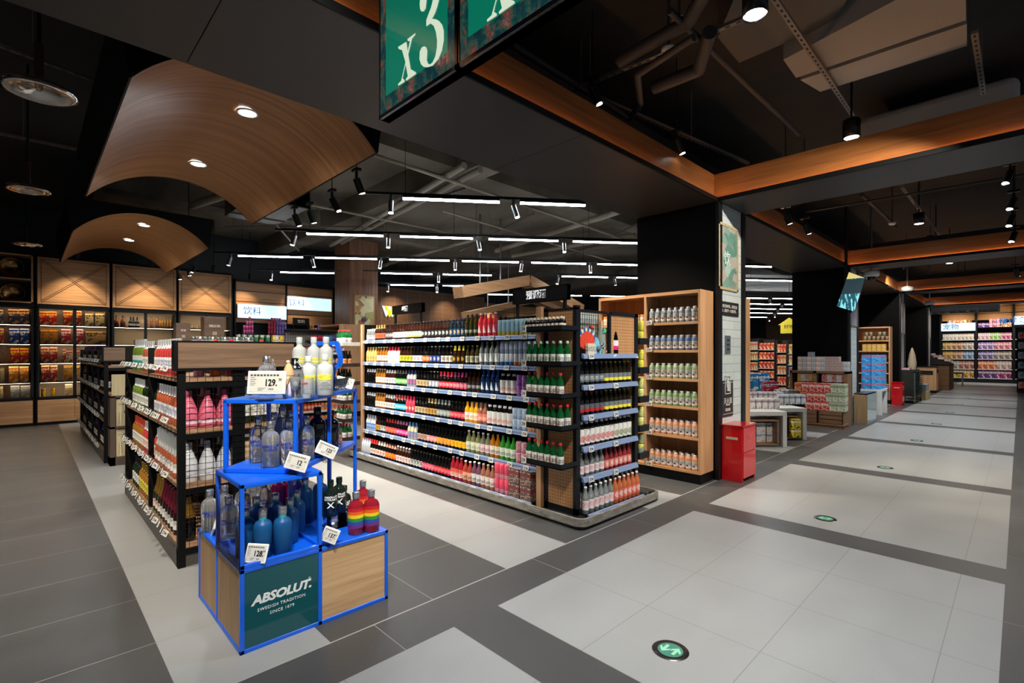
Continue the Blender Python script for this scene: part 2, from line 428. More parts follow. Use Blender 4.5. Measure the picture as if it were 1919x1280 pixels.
# ---------------------------------------------------------------- products: shapes shared by all copies
PROF = {
 'beer':  [(.0,0),(.028,0),(.0305,.006),(.0305,.135),(.027,.155),(.015,.185),(.0125,.205),(.0125,.228)],
 'tall':  [(.0,0),(.032,0),(.034,.006),(.034,.165),(.030,.188),(.016,.222),(.013,.245),(.013,.268)],
 'soju':  [(.0,0),(.031,0),(.033,.006),(.033,.118),(.029,.138),(.015,.170),(.0125,.190),(.0125,.206)],
 'mini':  [(.0,0),(.022,0),(.024,.004),(.024,.075),(.020,.088),(.012,.098),(.012,.112)],
 'juice': [(.0,0),(.033,0),(.035,.006),(.035,.040),(.033,.046),(.035,.052),(.035,.140),(.031,.158),(.019,.172),(.018,.180)],
 'wine':  [(.0,0),(.036,0),(.038,.006),(.038,.185),(.034,.212),(.017,.240),(.0145,.250),(.0145,.300)],
 'champ': [(.0,0),(.043,0),(.046,.008),(.046,.140),(.042,.175),(.030,.225),(.018,.262),(.016,.320)],
 'magnum':[(.0,0),(.056,0),(.060,.008),(.060,.130),(.054,.175),(.034,.240),(.020,.285),(.017,.345)],
 'vodka': [(.0,0),(.038,0),(.0415,.006),(.0425,.160),(.040,.182),(.033,.198),(.020,.207),(.016,.214),(.0155,.245)],
 'brandy':[(.0,0),(.044,0),(.050,.010),(.050,.080),(.040,.115),(.018,.135),(.015,.160),(.015,.200)],
 'can':   [(.0,0),(.026,0),(.032,.007),(.032,.108),(.027,.118),(.0,.116)],
 'slim':  [(.0,0),(.022,0),(.027,.007),(.027,.146),(.022,.156),(.0,.154)],
 'tallcan':[(.0,0),(.026,0),(.033,.008),(.033,.150),(.027,.161),(.0,.159)],
 'jar':   [(.0,0),(.036,0),(.038,.005),(.038,.070),(.034,.080)],
 'cup':   [(.0,0),(.034,0),(.048,.095),(.050,.100),(.0,.100)],
}
CAP = {'beer': (.218,.231,.0145), 'tall': (.256,.272,.0150), 'soju': (.190,.212,.0150), 'mini': (.098,.118,.0150), 'juice': (.172,.192,.0205),
       'wine': (.238,.303,.0165), 'champ': (.215,.326,.0200), 'magnum': (.270,.352,.0205), 'vodka': (.228,.268,.0185), 'brandy': (.180,.210,.0170), 'jar': (.074,.098,.0385)}
FOIL = {'beer': (.175,.231), 'tall': (.200,.272), 'wine': (.225,.303), 'soju': (.170,.212), 'champ': (.175,.326)}
LAB = {'beer': (.035,.110), 'tall': (.045,.140), 'soju': (.025,.100), 'mini': (.015,.060), 'juice': (.025,.135), 'wine': (.060,.150), 'champ': (.045,.115),
       'magnum': (.045,.075), 'vodka': (.060,.140), 'brandy': (.030,.075), 'jar': (.012,.060)}
def rad_at(prof, z):
    for (r0, z0), (r1, z1) in zip(prof, prof[1:]):
        if z0 <= z <= z1 and z1 > z0: return r0 + (r1 - r0) * (z - z0) / (z1 - z0)
    return prof[-1][0]
PM = {}
def product(shape, body, cap=None, lab=None, foil=False, seg=12, full=True, labz=None, hs=1.0, nm=None, neck=None):
    """returns (meshes, dims): body, closure, label meshes for one kind of bottle, can or jar"""
    k = (shape, str(body.name), cap and cap.name, lab and lab.name, foil, seg, full, labz, hs, neck and neck.name)
    if k in PM: return PM[k]
    p = [(r, max(z * hs, .0015)) for r, z in PROF[shape]]
    parts = [(nm or {'can': 'can', 'slim': 'can', 'tallcan': 'can', 'jar': 'jar', 'cup': 'cup'}.get(shape, 'bottle'), MB().lathe(p, seg).mesh(body))]
    if cap and shape in CAP:
        z0, z1, cr = CAP[shape]; z0 *= hs; z1 *= hs
        if foil and shape in FOIL:
            z0 = FOIL[shape][0] * hs; n = 4; q = []
            for i in range(n + 1):
                z = z0 + (p[-1][1] - z0) * i / n; q.append((rad_at(p, z) + .0012, z))
            q += [(p[-1][0] + .0012, z1), (0, z1)]
        else: q = [(cr, z0), (cr, z1 - .002), (cr - .002, z1), (0, z1)]
        parts.append(('foil' if foil else 'lid' if shape == 'jar' else 'cap', MB().lathe(q, seg, cap=False).mesh(cap)))
    if neck and shape in FOIL:
        z0 = FOIL[shape][0] * hs; z1 = CAP[shape][0] * hs
        parts.append(('neck_label', MB().lathe([(rad_at(p, z0) + .001, z0), (rad_at(p, (z0 + z1) / 2) + .001, (z0 + z1) / 2), (rad_at(p, z1) + .001, z1)], seg, cap=False).mesh(neck)))
    if lab and shape in LAB:
        z0, z1 = labz or LAB[shape]; z0 *= hs; z1 *= hs; rr = rad_at(p, (z0 + z1) / 2) + .0008
        a = (0, 360) if full else (-168, -12)
        parts.append(('label', MB().lathe([(rr, z0), (rr, z1)], seg, a0=a[0], a1=a[1], cap=False).mesh(lab)))
    dims = (max(r for r, z in p), p[-1][1])
    PM[k] = (parts, dims); return PM[k]
def place(prod, name, label, cat, loc, rz, group):
    """one free-standing product: body mesh on top level, closure and label its children; data shared between copies"""
    parts, dims = prod
    o = obj(name, parts[0][1], None, loc, rz, label, cat, group)
    for n, me in parts[1:]: obj(n, me, o)
    return o
def carton(w, d, h, m, m2=None):
    k = ('box', round(w, 3), round(d, 3), round(h, 3), m.name)
    if k not in PM: PM[k] = ([('carton', MB().box(-w/2, -d/2, .0015, w/2, d/2, h).mesh(m))], (w / 2, h))
    return PM[k]

# ---------------------------------------------------------------- price tags and shelves
def tag_mesh(w=.062, h=.04):
    k = ('tag', w, h)
    if k not in PM:
        a = MB(); a.box(-w/2, -.006, -h/2, w/2, 0, h/2, 0); a.box(-w*.42, -.0066, -h*.36, w*.42, -.0058, h*.40, 1)
        for i in range(3): a.box(-w*.36, -.0071, h*(.26 - i*.11), w*(-.05 + .1*(i % 2)), -.0064, h*(.31 - i*.11), 2)
        a.box(w*.02, -.0071, -h*.12, w*.34, -.0064, h*.14, 2); a.box(-w*.36, -.0071, -h*.30, -w*.2, -.0064, -h*.12, 2)
        PM[k] = a.mesh([WHT, SCREEN, mat('3c3c3e', .5)])
    return PM[k]
RAILM = mat('8ea3c8', 0.3, 0.35, coat=.3); RAILD = mat('5f7295', 0.35, 0.3)

# ---------------------------------------------------------------- display cabinets along the back wall
YB = 15.1
def xat(px, Y=YB): return at_Y(px, 661, Y)[0]
LEV = [2.225, 1.80, 1.375, 0.95, 0.60]
BACKP = mat('cdbba2', .6)
STRIP = mat((1.0, 0.78, 0.52), emit=14.0)
bays = [(-1.05, xat(62), 'leftmost'), (xat(70), xat(205), 'second'), (xat(211), xat(330), 'third'), (xat(335), xat(433), 'fourth')]
for b, (xa, xb, w) in enumerate(bays):
    t = thing('display_cabinet', {0: 'oak and black wall cabinet with open top niche of metal bowls, leftmost', 1: 'oak wall cabinet with crossed panel and red gift boxes behind glass',
              2: 'wall cabinet with crossed panel and whisky bottles, second panel from left', 3: 'wall cabinet with crossed panel behind the two brown wine signs'}[b], 'cabinet', ((xa + xb) / 2, YB, 0), 0, 'glazed liquor cabinets along the back wall')
    a = MB(); a.box(xa - .05, YB, 0, xa, YB + .5, 3.76); a.box(xb, YB, 0, xb + .04, YB + .5, 3.76)
    a.box(xa, YB - .02, .56, xb, YB + .5, .60); a.box(xa, YB - .02, 2.60, xb, YB + .5, 2.66); a.box(xa, YB, 3.73, xb, YB + .5, 3.78); a.box(xa, YB, 0, xb, YB + .5, .06)
    wpart('frame', a, BLK, t)
    wpart('back_panel', MB().box(xa, YB + .47, .56, xb, YB + .5, 2.66), WALY if b == 0 else BACKP, t)
    mid = (xa + xb) / 2
    for q0, q1 in ((xa + .005, mid - .003), (mid + .003, xb - .005)):
        wpart('cabinet_door', MB().box(q0, YB - .02, .065, q1, YB, .555), OAKW, t)
    for z in LEV[:4]:
        wpart('shelf', MB().box(xa, YB + .06, z - .02, xb, YB + .47, z), mat('20150e', .4), t)
        wpart('shelf_light', MB().box(xa + .05, YB + .10, z - .023, xb - .05, YB + .125, z - .0205), STRIP, t)
    wpart('top_light', MB().box(xa + .05, YB + .08, 2.594, xb - .05, YB + .11, 2.6), STRIP, t)
    for q0, q1 in (((xa, mid), (mid, xb)) if b else ((xa, xb),)):
        g = wpart('glass_door', MB().box(q0 + .03, YB - .006, .63, q1 - .03, YB - .002, 2.57), PANE, t)
        a = MB()
        for u, v_ in ((q0, q0 + .03), (q1 - .03, q1)): a.box(u, YB - .02, .60, v_, YB, 2.60)
        a.box(q0, YB - .02, .60, q1, YB, .63); a.box(q0, YB - .02, 2.57, q1, YB, 2.60)
        o = a.build('door_frame', BLKM, g)
    if b:
        a = MB(); z0, z1 = 2.68, 3.71; a.box(xa + .01, YB - .02, z0, xb - .01, YB, z1)
        p = wpart('crossed_panel', a, OAKW, t)
        c = MB(); x0, x1, y0, y1 = xa + .06, xb - .06, z0 + .05, z1 - .05
        for u in (-.022, .022):
            c.bar((x0, YB - .021, y0 + u), (x1, YB - .021, y1 + u), .008, .016, 0, (0, -1, 0)); c.bar((x0, YB - .021, y1 + u), (x1, YB - .021, y0 + u), .008, .016, 0, (0, -1, 0))
        for u in (x0, x1): c.box(u - .004, YB - .024, y0, u + .004, YB - .018, y1)
        for u in (y0, y1): c.box(x0, YB - .024, u - .004, x1, YB - .018, u + .004)
        c.build('groove', mat('3c2814', .6), p)
        for q in (xa, xb - .01): MB().box(q, YB - .026, z0 - .01, q + .01, YB, z1 + .01).build('edge_trim', OAK, p)
    else:
        a = MB(); a.box(xa, YB - .01, 2.68, xb, YB + .4, 2.71); a.box(xa, YB - .01, 3.18, xb, YB + .4, 3.21); a.box(xa, YB - .01, 3.70, xb, YB + .4, 3.73); a.box(xb - .03, YB - .01, 2.68, xb, YB + .4, 3.73)
        wpart('niche_frame', a, OAKW, t); wpart('niche_back', MB().box(xa, YB + .4, 2.68, xb, YB + .42, 3.73), DARK, t)
    lx = mid
    if b:
        s = thing('track_spotlight', ['', 'black spotlight above the first crossed panel', 'black spotlight above the middle crossed panel', 'black spotlight above the right crossed panel'][b], 'spotlight', (lx, 14.3, 3.82), 0, 'spotlights washing the crossed panels')
        MB().cyl((0, 0, 0), (0, .07, -.16), .045, 14).build('housing', BLKM, s)
        MB().cyl((0, .0705, -.161), (0, .071, -.163), .036, 14).build('lamp_lens', LAMPC, s)
        MB().cyl((0, 0, -.04), (0, 0, 1.08), .010, 6).build('stem', BLKM, s)
        add_spot('lamp_light', s, (0, .075, -.17), (0, .72, -1.35), 52, 80, 0.9, (1, .80, .52), .03)
for i, (px, py) in enumerate(((21, 499), (23, 548))):
    x, z = at_Y(px, py, 15.25)
    a = MB(); a.lathe([(0.0, .0), (.12, .012), (.2, .045), (.235, .09), (.225, .088), (.19, .05), (.1, .02), (0, .01)], 24)
    o = a.build('metal_bowl', mat('8a6a42', .22, 1.0), label='hammered bronze bowl leaning in the %s black niche' % ('upper', 'lower')[i], cat='bowl', group='bronze bowls in the top niche')
    o.location = (x, 15.42, z); o.rotation_euler = (R(90), 0, 0); o.scale = (.86, .86, .86)
# gift boxes: px range, top px, shelf, ground, ink, words
GB = [(0,6,581,0,'16224f','c8b070','navy gift box cut by the left picture edge'),(15,36,580,0,'1b2233','c58a4a','dark navy gift box with copper oval, left of the pair'),(36,55,580,0,'1b2233','c58a4a','dark navy gift box with copper oval, right of the pair'),
 (0,7,616,1,'b3121a','e0c060','red gift box at the left picture edge'),(17,36,616,1,'1c3a8e','dfe6f4','royal blue gift box, left of the blue pair'),(37,55,616,1,'1c3a8e','dfe6f4','royal blue gift box, right of the blue pair'),
 (19,36,653,2,'c21a12','f0b81c','red and yellow gift box, left one of two'),(37,54,653,2,'c21a12','f0b81c','red and yellow gift box, right one of two'),
 (0,8,690,3,'b9a77e','8d7950','beige box at the left edge on the fourth shelf'),(16,35,687,3,'d6781a','f4d27a','orange gift box, left one of two'),(36,54,687,3,'d6781a','f4d27a','orange gift box, right one of two'),
 (0,6,724,4,'c4b48c','8d7950','beige box at the left edge on the lowest shelf'),(19,37,723,4,'8c8c8a','b5b5b2','silver grey gift box, left one of two'),(38,57,723,4,'8c8c8a','b5b5b2','silver grey gift box, right one of two'),
 (73,91,584,0,'c41218','e6b54a','scarlet gift box with gold script, left one'),(91,107,584,0,'c41218','e6b54a','scarlet gift box with gold script, right one'),(118,135,583,0,'8e1016','d8a43c','dark red gift box left of the door post'),(141,153,583,0,'8e1016','d8a43c','dark red gift box right of the door post'),
 (159,176,586,0,'d9c48e','6a4a1c','cream and gold box, left of the pair'),(178,196,586,0,'d9c48e','6a4a1c','cream and gold box, right of the pair'),
 (75,92,616,1,'d28a24','7e4a12','amber gift box, left one of the pair'),(92,109,616,1,'d28a24','7e4a12','amber gift box, right one of the pair'),(114,133,617,1,'b81a2c','f0dcd8','crimson gift box left of the door post'),(141,156,617,1,'b81a2c','f0dcd8','crimson gift box right of the door post'),
 (160,199,619,1,'c9a060','54421e','wide pale wooden gift case'),
 (76,92,651,2,'ad1620','d9c08a','red over beige gift box, left one on third shelf'),(93,108,651,2,'ad1620','d9c08a','red over beige gift box, right one on third shelf'),(117,124,655,2,'d8301c','f0e0c8','narrow orange red box on third shelf'),(124,136,655,2,'e6d8c0','b8321e','white gift box with red print on third shelf'),
 (77,93,685,3,'ad1620','d9c08a','red over beige gift box, left one on fourth shelf'),(94,108,685,3,'ad1620','d9c08a','red over beige gift box, right one on fourth shelf'),(119,136,684,3,'c08a34','6e5a3c','gold framed gift box on fourth shelf'),
 (121,136,720,4,'c9ac7e','efe0c4','beige gift box on the lowest shelf'),(142,150,655,2,'d9bf98','a03a20','beige gift box right of the post on third shelf'),(142,150,684,3,'c79a58','7a5a30','tan gift box right of the post on fourth shelf')]
for x0, x1, yt, l, c0, c1, w in GB:
    xa, xb = xat(x0 + .5, 15.25), xat(x1 - .5, 15.25); zt = at_Y((x0 + x1) / 2, yt, 15.25)[1]
    d = .16; m = pack_mat(c0, c1, band=c1, sc=7.0)
    a = MB().box(-(xb-xa)/2, -.0, .0015, (xb-xa)/2, d, zt - LEV[l])
    o = a.build('gift_box', m, None, loc=((xa+xb)/2, 15.25, LEV[l]), label=w, cat='box', group='gift boxes in the wall cabinets')
    MB().box(-(xb-xa)/2 - .001, -.001, (zt-LEV[l])*.93, (xb-xa)/2 + .001, d + .001, zt - LEV[l] + .001).build('box_lid', mat(c1, .4), o)
YEL = mat('e8b414', .15, coat=.5); AMB = mat('8c4a1c', .12); AMBL = mat('b4713a', .12); GOLD = mat('b98d3c', .3, .8)
for i, px in enumerate((81.5, 99.5)):
    place(product('jar', YEL, GOLD, None, hs=2.0), 'liquor_jar', 'golden yellow liquor jar in the glazed cabinet, %s one' % ('left', 'right')[i], 'jar', (xat(px, 15.25), 15.3, .60), 0, 'golden liquor jars')
bl = product('brandy', AMB, mat('1a1210', .4), mat('5a2a3c', .5), hs=1.35); b2 = product('brandy', mat('1d2430', .2), mat('15130f', .4), mat('e8e4dc', .5), hs=1.25)
wl = product('tall', AMBL, mat('3a2416', .4), mat('c08a6a', .5)); ws = product('beer', mat('c69250', .1), mat('9a7434', .4), mat('d8b070', .5)); wg = product('mini', mat('d6c49a', .15), mat('b98d3c', .4), mat('efe6d2', .5))
def row_px(prod, pxs, z, nm, lb, cat, grp, Y=15.3):
    for px in pxs: place(prod, nm, lb, cat, (xat(px, Y), Y, z), 0, grp)
row_px(bl, (218, 230), 2.225, 'brandy_bottle', 'squat dark brandy bottle at the left of the whisky cabinet top shelf', 'bottle', 'two squat brandy bottles')
row_px(b2, (245, 250, 257), 2.225, 'whisky_bottle', 'black capped dark whisky bottle with white label, top shelf of whisky cabinet', 'bottle', 'dark whisky bottles with white labels')
row_px(wl, (274, 284, 294), 2.225, 'whisky_bottle', 'amber whisky bottle with pinkish label right of the cabinet post', 'bottle', 'amber whisky bottles')
row_px(ws, (300, 305, 310, 315, 320), 2.225, 'whisky_bottle', 'small golden whisky bottle at right end of whisky cabinet top shelf', 'bottle', 'small golden whisky bottles')
row_px(wg, (339, 344, 349, 354, 359, 364, 369, 375, 381, 386, 391), 2.225, 'liquor_miniature', 'small pale liquor bottle in the cabinet behind the wine signs', 'bottle', 'pale liquor miniatures')
row_px(wg, (252, 257, 262, 267), 1.80, 'liquor_miniature', 'small pale bottle on second shelf of the whisky cabinet', 'bottle', 'pale miniatures on second shelf')

# ---------------------------------------------------------------- beverage wall with light box signs
t = thing('beverage_wall', 'walnut panelled beverage wall with two blue white light signs', 'shelving', ((4.1 + 7) / 2, 15.3, 0))
x0, xm, x1 = xat(441, 15.3), xat(537.5, 15.3), xat(626, 15.3)
a = MB(); a.box(x0, 15.35, 2.45, x1, 15.4, 3.62)
wpart('wood_panel', a, PANEL, t)
a = MB()
for z in (2.45, 2.75, 3.05, 3.35, 3.61): a.box(x0, 15.345, z - .008, x1, 15.352, z + .008)
for x in (x0, xm, x1): a.box(x - .02, 15.30, 0, x + .02, 15.42, 3.66)
a.box(x0, 15.42, 0, x1, 15.5, 2.45)
wpart('frame', a, BLK, t)
LBOX = mat((0.60, 0.82, 1.0), emit=.62)
SIGNB = mat('1f5a9c', .5)
for px0, px1, py, s in ((446, 536.5, 582, '饮料'), (539, 621, 567, '饮料')):
    xa, za = at_Y(px0, py, 15.24); xb = at_Y(px1, py, 15.24)[0]
    lb = thing('light_box_sign', 'glowing blue white sign of two blue characters, %s of the pair' % ('left and lower' if s and px0 == 446 else 'right and higher'), 'sign', ((xa + xb) / 2, 15.26, za), 0, 'glowing drinks signs')
    MB().box(-(xb-xa)/2, -.03, -.19, (xb-xa)/2, .03, .19).build('light_panel', LBOX, lb)
    MB().box(-(xb-xa)/2 - .01, .0, -.2, (xb-xa)/2 + .01, .08, .2).build('casing', WHT, lb)
    text(s, .24, SIGNB, lb, (-(xb-xa) * (.22 if px0 == 446 else .30), -.034, 0), FACE_Y)
a = MB()
for z in (2.12, 1.75, 1.38): a.box(x0, 14.95, z - .03, x1, 15.4, z)
wpart('shelf', a, BLKM, t)
pk = product('can', mat('d868a8', .3, .2), None); lv = product('can', mat('9a86d8', .3, .2), None); rc = product('can', mat('d8506c', .3, .2), None); orc = product('can', mat('d89a6c', .3, .2), None)
def pile(prod, cols, base, lb, grp, Y=15.05, dz=.122):
    for px, n in cols:
        for i in range(n): place(prod, 'drink_can', lb, 'can', (xat(px, Y), Y, base + i * dz), 0, grp)
pile(pk, ((458, 2), (463, 3), (468, 4), (473, 3)), 1.90 + .22, 'pink drink can in the tall pyramid left on the beverage wall', 'pink can pyramid')
pile(rc, ((504.5, 3), (509.5, 4), (514.5, 4)), 2.12, 'rose drink can stacked left of the lavender cans', 'rose cans on the beverage wall')
pile(lv, ((519.5, 4), (524.5, 4), (529.5, 3), (534.5, 3)), 2.12, 'lavender drink can stacked beside the rose cans', 'lavender cans on the beverage wall')
pile(orc, ((582, 3), (587, 3), (592, 2)), 2.12, 'peach drink can right of the small shelf sign', 'peach cans on the beverage wall')
pile(lv, ((597, 3), (602, 3), (607, 2)), 2.12, 'lavender drink can at the right end of the beverage wall', 'lavender cans at the right end')
x, z = at_Y(564, 603, 15.0)
t = thing('shelf_sign', 'small dark framed shelf sign with two white characters over the beverages', 'sign', (x, 15.0, z))
MB().box(-.24, -.02, -.11, .24, .02, .11).build('sign_board', BLK, t); MB().box(.20, -.01, 2.12 - z, .225, .01, -.11).box(-.225, -.01, 2.12 - z, -.20, .01, -.11).build('post', BLKM, t)
text('饮料', .11, WHT, t, (0, -.021, 0), FACE_Y)

# clad pillar with poster
t0x, t0 = xat(655, 13.5), 13.5; t1x = xat(708, 13.5)
struct('column_5', MB().box(t0x, 13.5, 0, t1x, 14.45, 4.9), WALZ)
def picture(name, label, W_, H_, seed_cols, loc, rz, frame=OAK, writing=None):
    t = thing(name, label, 'poster', loc, rz)
    MB().box(-W_/2, -.02, 0, W_/2, 0, .03).box(-W_/2, -.02, H_-.03, W_/2, 0, H_).box(-W_/2, -.02, 0, -W_/2+.03, 0, H_).box(W_/2-.03, -.02, 0, W_/2, 0, H_).build('frame', frame, t)
    m, nt, b = new_mat('printed_picture'); g = N(nt); gc = g.coord('Generated'); o = g.sep(gc)
    vo = g.node('ShaderNodeTexVoronoi'); vo.inputs['Scale'].default_value = 3.2
    g.link(g.scale(gc, (1.0, 1, 2.0)), vo.inputs['Vector'])
    sel = g.sep(vo.outputs['Color'])[0]
    c = g.ramp(sel, [(i / (len(seed_cols) - 1), cc) for i, cc in enumerate(seed_cols)])
    n2 = g.noise(g.scale(gc, (9, 9, 16)), 1.0, 3.0)
    c = g.mix(g.m('MULTIPLY', g.m('GREATER_THAN', n2, .58), .5), c, seed_cols[0])
    g.link(c, b.inputs['Base Color']); b.inputs['Roughness'].default_value = .35
    MB().box(-W_/2+.03, -.012, .03, W_/2-.03, -.002, H_-.03).build('print', m, t)
    if writing: text(writing[0], writing[1], writing[2], t, (writing[3], -.014, writing[4]), FACE_Y)
    return t
xa, za = at_Y(664, 603, 13.48); xb, zb = at_Y(702, 546, 13.48)
picture('framed_poster', 'framed poster of cocktails and fruit on the wooden pillar', xb - xa, zb - za + .1, ['d8c79a', 'e8ddb4', 'b9c47a', 'c86a3c', '3a3a52', 'e0b060'], ((xa + xb) / 2, 13.49, za - .25), 0)
# neon W on the dark wood wall
x, z = at_Y(735, 585, 15.5)
t = thing('neon_letter', 'yellow and blue letter W sign on the dark wood wall', 'sign', (x, 15.48, z))
text('W', .5, mat('e8d420', .3, emit=1.2), t, (0, 0, 0), FACE_Y, ext=.02, off=.012)
text('W', .5, mat('c8dcec', .3, emit=.6), t, (-.11, .03, .0), FACE_Y, ext=.02, off=.012)
# far panelled wall and sign beyond the beer gondola
t = thing('panelled_wall_unit', 'pale wood panelled wall unit with light sign behind the roof frame', 'shelving', (17, 17.2, 0))
xx = [13.7, 17.0, 20.3, 23.6, 26.9, 30.2]
a = MB()
for p, q in zip(xx, xx[1:]): a.box(p + .03, 17.25, 2.5, q - .03, 17.3, 3.9)
wpart('wood_panel', a, PANEL, t)
a = MB()
for z in (2.85, 3.2, 3.55): a.box(13.7, 17.245, z - .008, 30.2, 17.252, z + .008)
a.box(13.7, 17.3, 0, 30.2, 17.35, 2.5)
wpart('panel_groove', a, BLK, t)
x, z = at_Y(985, 607, 17.0); xe = at_Y(1075, 607, 17.0)[0]
lb = thing('light_box_sign', 'long glowing white sign low on the far panelled wall', 'sign', (x, 17.1, 3.02))
MB().box(-.9, -.04, -.25, 2.4, .04, .25).build('light_panel', LBOX, lb); text('休闲食品', .34, SIGNB, lb, (.1, -.046, 0), FACE_Y)
for i, x in enumerate((15.3, 18.6, 21.9)):
    s = thing('track_spotlight', 'warm wall washing spotlight on the far panelled wall', 'spotlight', (x, 16.6, 3.95), 0, 'spotlights on the far panelled wall')
    MB().cyl((0, 0, 0), (0, 0, .95), .01, 6).cyl((0, 0, 0), (0, .05, -.14), .04, 10).build('housing', BLKM, s)
    add_spot('lamp_light', s, (0, .055, -.15), (0, .6, -1.1), 40, 80, .9, (1, .8, .55), .03)
for i, x in enumerate((9.3, 11.6)):
    s = thing('track_spotlight', 'warm spotlight on the dark wood wall, %s of the yellow letter' % ('just right', 'farther right')[i], 'spotlight', (x, 14.6, 3.95), 0, 'spotlights on the dark wood wall')
    MB().cyl((0, 0, 0), (0, 0, .95), .01, 6).cyl((0, 0, 0), (0, .05, -.14), .04, 10).build('housing', BLKM, s)
    add_spot('lamp_light', s, (0, .055, -.15), (0, .8, -1.0), 45, 80, .9, (1, .8, .55), .03)
for i, px in enumerate((462, 560)):
    x = xat(px, 15.0)
    s = thing('track_spotlight', 'warm spotlight over the beverage wall %s sign' % ('left', 'right')[i], 'spotlight', (x, 14.7, 3.75), 0, 'spotlights over the beverage wall')
    MB().cyl((0, 0, 0), (0, 0, 1.15), .01, 6).cyl((0, 0, 0), (0, .05, -.14), .04, 10).build('housing', BLKM, s)
    add_spot('lamp_light', s, (0, .055, -.15), (0, .6, -1.0), 30, 75, .9, (1, .8, .55), .03)
# ---------------------------------------------------------------- vaulted wood canopies over the wine racks
def arc(w, rise, n=24):
    rad = (w * w / 4 + rise * rise) / (2 * rise); a = math.asin(w / 2 / rad)
    return [(rad * math.sin(-a + 2 * a * i / n), rad * math.cos(-a + 2 * a * i / n) - rad + rise) for i in range(n + 1)]
def canopy(y0, y1, label, lights):
    xc, w, z0, rise = 1.445, 1.85, 3.5, .44
    t = thing('vaulted_canopy', label, 'ceiling canopy', (xc, (y0 + y1) / 2, z0), 0, 'vaulted wood canopies')
    A = arc(w, rise); L = y1 - y0
    a = MB(); n = len(A)
    v = [(x, -L/2, z) for x, z in A] + [(x, L/2, z) for x, z in A]
    a.add(v, [(i, i + 1, n + i + 1, n + i) for i in range(n - 1)], 0, True)
    v2 = [(x * 1.006, y, z + .015) for x, y, z in v]
    a.add(v2, [(i, n + i, n + i + 1, i + 1) for i in range(n - 1)], 0, True)
    a.build('vault', VAULT, t)
    s = MB(); top = rise + .16
    out = [(-w/2 - .02, 0), (-w/2 - .09, top - .06), (w/2 + .09, top - .06), (w/2 + .02, 0)] + [(x, z + .0) for x, z in reversed(A)][1:-1]
    s.prism(out, 'y', -L/2 - .012, -L/2 + .0); s.prism(out, 'y', L/2, L/2 + .012)
    s.prism([(-w/2 - .09, top - .06), (-w/2, 0), (-w/2 - .015, -.006)], 'y', -L/2, L/2); s.prism([(w/2 + .09, top - .06), (w/2, 0), (w/2 + .015, -.006)], 'y', -L/2, L/2)
    s.box(-w/2 - .09, -L/2, top - .07, w/2 + .09, L/2, top - .06)
    s.build('side_cladding', BLK, t)
    r = MB()
    for x in (-.7, .7):
        for y in (-L/2 + .4, L/2 - .4): r.cyl((x, y, top - .06), (x, y, 1.4), .008, 6)
    r.build('hanging_rod', BLKM, t)
    for k, (lx, ly) in enumerate(lights):
        px = lx - xc; rad = (w*w/4 + rise*rise) / (2*rise); zz = math.sqrt(max(0, rad*rad - px*px)) - rad + rise
        d = MB().lathe([(.0, -.004), (.075, -.004), (.08, 0)], 24); d.build('lamp_lens', mat((.86, .95, 1.0), emit=DISC_E), t, loc=(px, ly - (y0+y1)/2, zz - .006))
        MB().lathe([(.078, -.004), (.08, -.008), (.098, -.006), (.1, .004)], 24, cap=False).build('trim_ring', WHT, t, loc=(px, ly - (y0+y1)/2, zz - .006))
        add_spot('lamp_light', t, (px, ly - (y0+y1)/2, zz - .03), (px, ly - (y0+y1)/2, -3), 75, 150, .8, (.93, .97, 1), .07)
    return t
canopy(4.28, 7.94, 'large curved walnut ceiling canopy over the near wine rack', ((1.535, 5.25), (1.517, 7.1)))
canopy(10.35, 14.2, 'smaller looking curved canopy over the far wine rack', ((1.54, 11.2), (1.52, 12.9)))

# ---------------------------------------------------------------- linear track lights
dx, dy = math.cos(R(37.1)), -math.sin(R(37.1)); nx, ny = -dy, dx       # along a row / across the rows
def track_row(px, py, pxe, z, words, tubes, spots, first=True):
    """a hanging track from one picture-left end along the row direction; tubes and heads given as px spans"""
    p0 = at_Z(px, py, z)
    def along(pxx):           # distance along the row whose plan bearing meets this bearing
        rr = ray(pxx, 0); det = dx * (-rr[1]) - dy * (-rr[0])
        return ((-p0[0]) * (-rr[1]) - (-p0[1]) * (-rr[0])) / det
    L = along(pxe)
    t = thing('track_light', words, 'ceiling light', (p0[0], p0[1], z), R(-37.1), 'parallel linear track lights')
    MB().box(-.25, -.02, .03, L, .02, .06).build('track', BLKM, t)
    for a, b in tubes:
        s0, s1 = along(a), along(b)
        MB().box(s0, -.02, -.022, s1, .02, .0).build('tube', TUBEM, t)
        MB().box(s0, -.024, 0, s1, .024, .03).build('housing', BLKM, t)
    r = MB(); k = 0.3
    while k < L: r.cyl((k, 0, .06), (k, 0, 4.9 - z), .004, 4); k += 2.4
    r.build('suspension_wire', BLKM, t)
    for sp in spots:
        s0 = along(sp[0]); ax, ay = sp[1], sp[2]
        hd = MB().cyl((s0, 0, -.05), (s0 + ax * .1, ay * .1, -.21), .036, 12); hd.box(s0 - .02, -.015, -.06, s0 + .02, .015, .03)
        h = hd.build('spot_head', BLKM if (len(sp) < 4) else STEEL, t)
        MB().cyl((s0 + ax * .101, ay * .101, -.2115), (s0 + ax * .102, ay * .102, -.2135), .030, 12).build('lamp_lens', LAMPC, h)
        if len(sp) > 3 and sp[3]:
            add_spot('lamp_light', t, (s0 + ax * .105, ay * .105, -.22), (s0 + ax * 1.2, ay * 1.2, -2.0), sp[3], 80, .8, (1, .90, .76), .03)
Z1 = 3.6
track_row(715, 357 + 12, 1130, Z1, 'nearest linear track light, under the black soffit edge', [(755, 936), (975, 1096)], [(733, 0, -.3, 110), (962, .5, -.3, 110)])
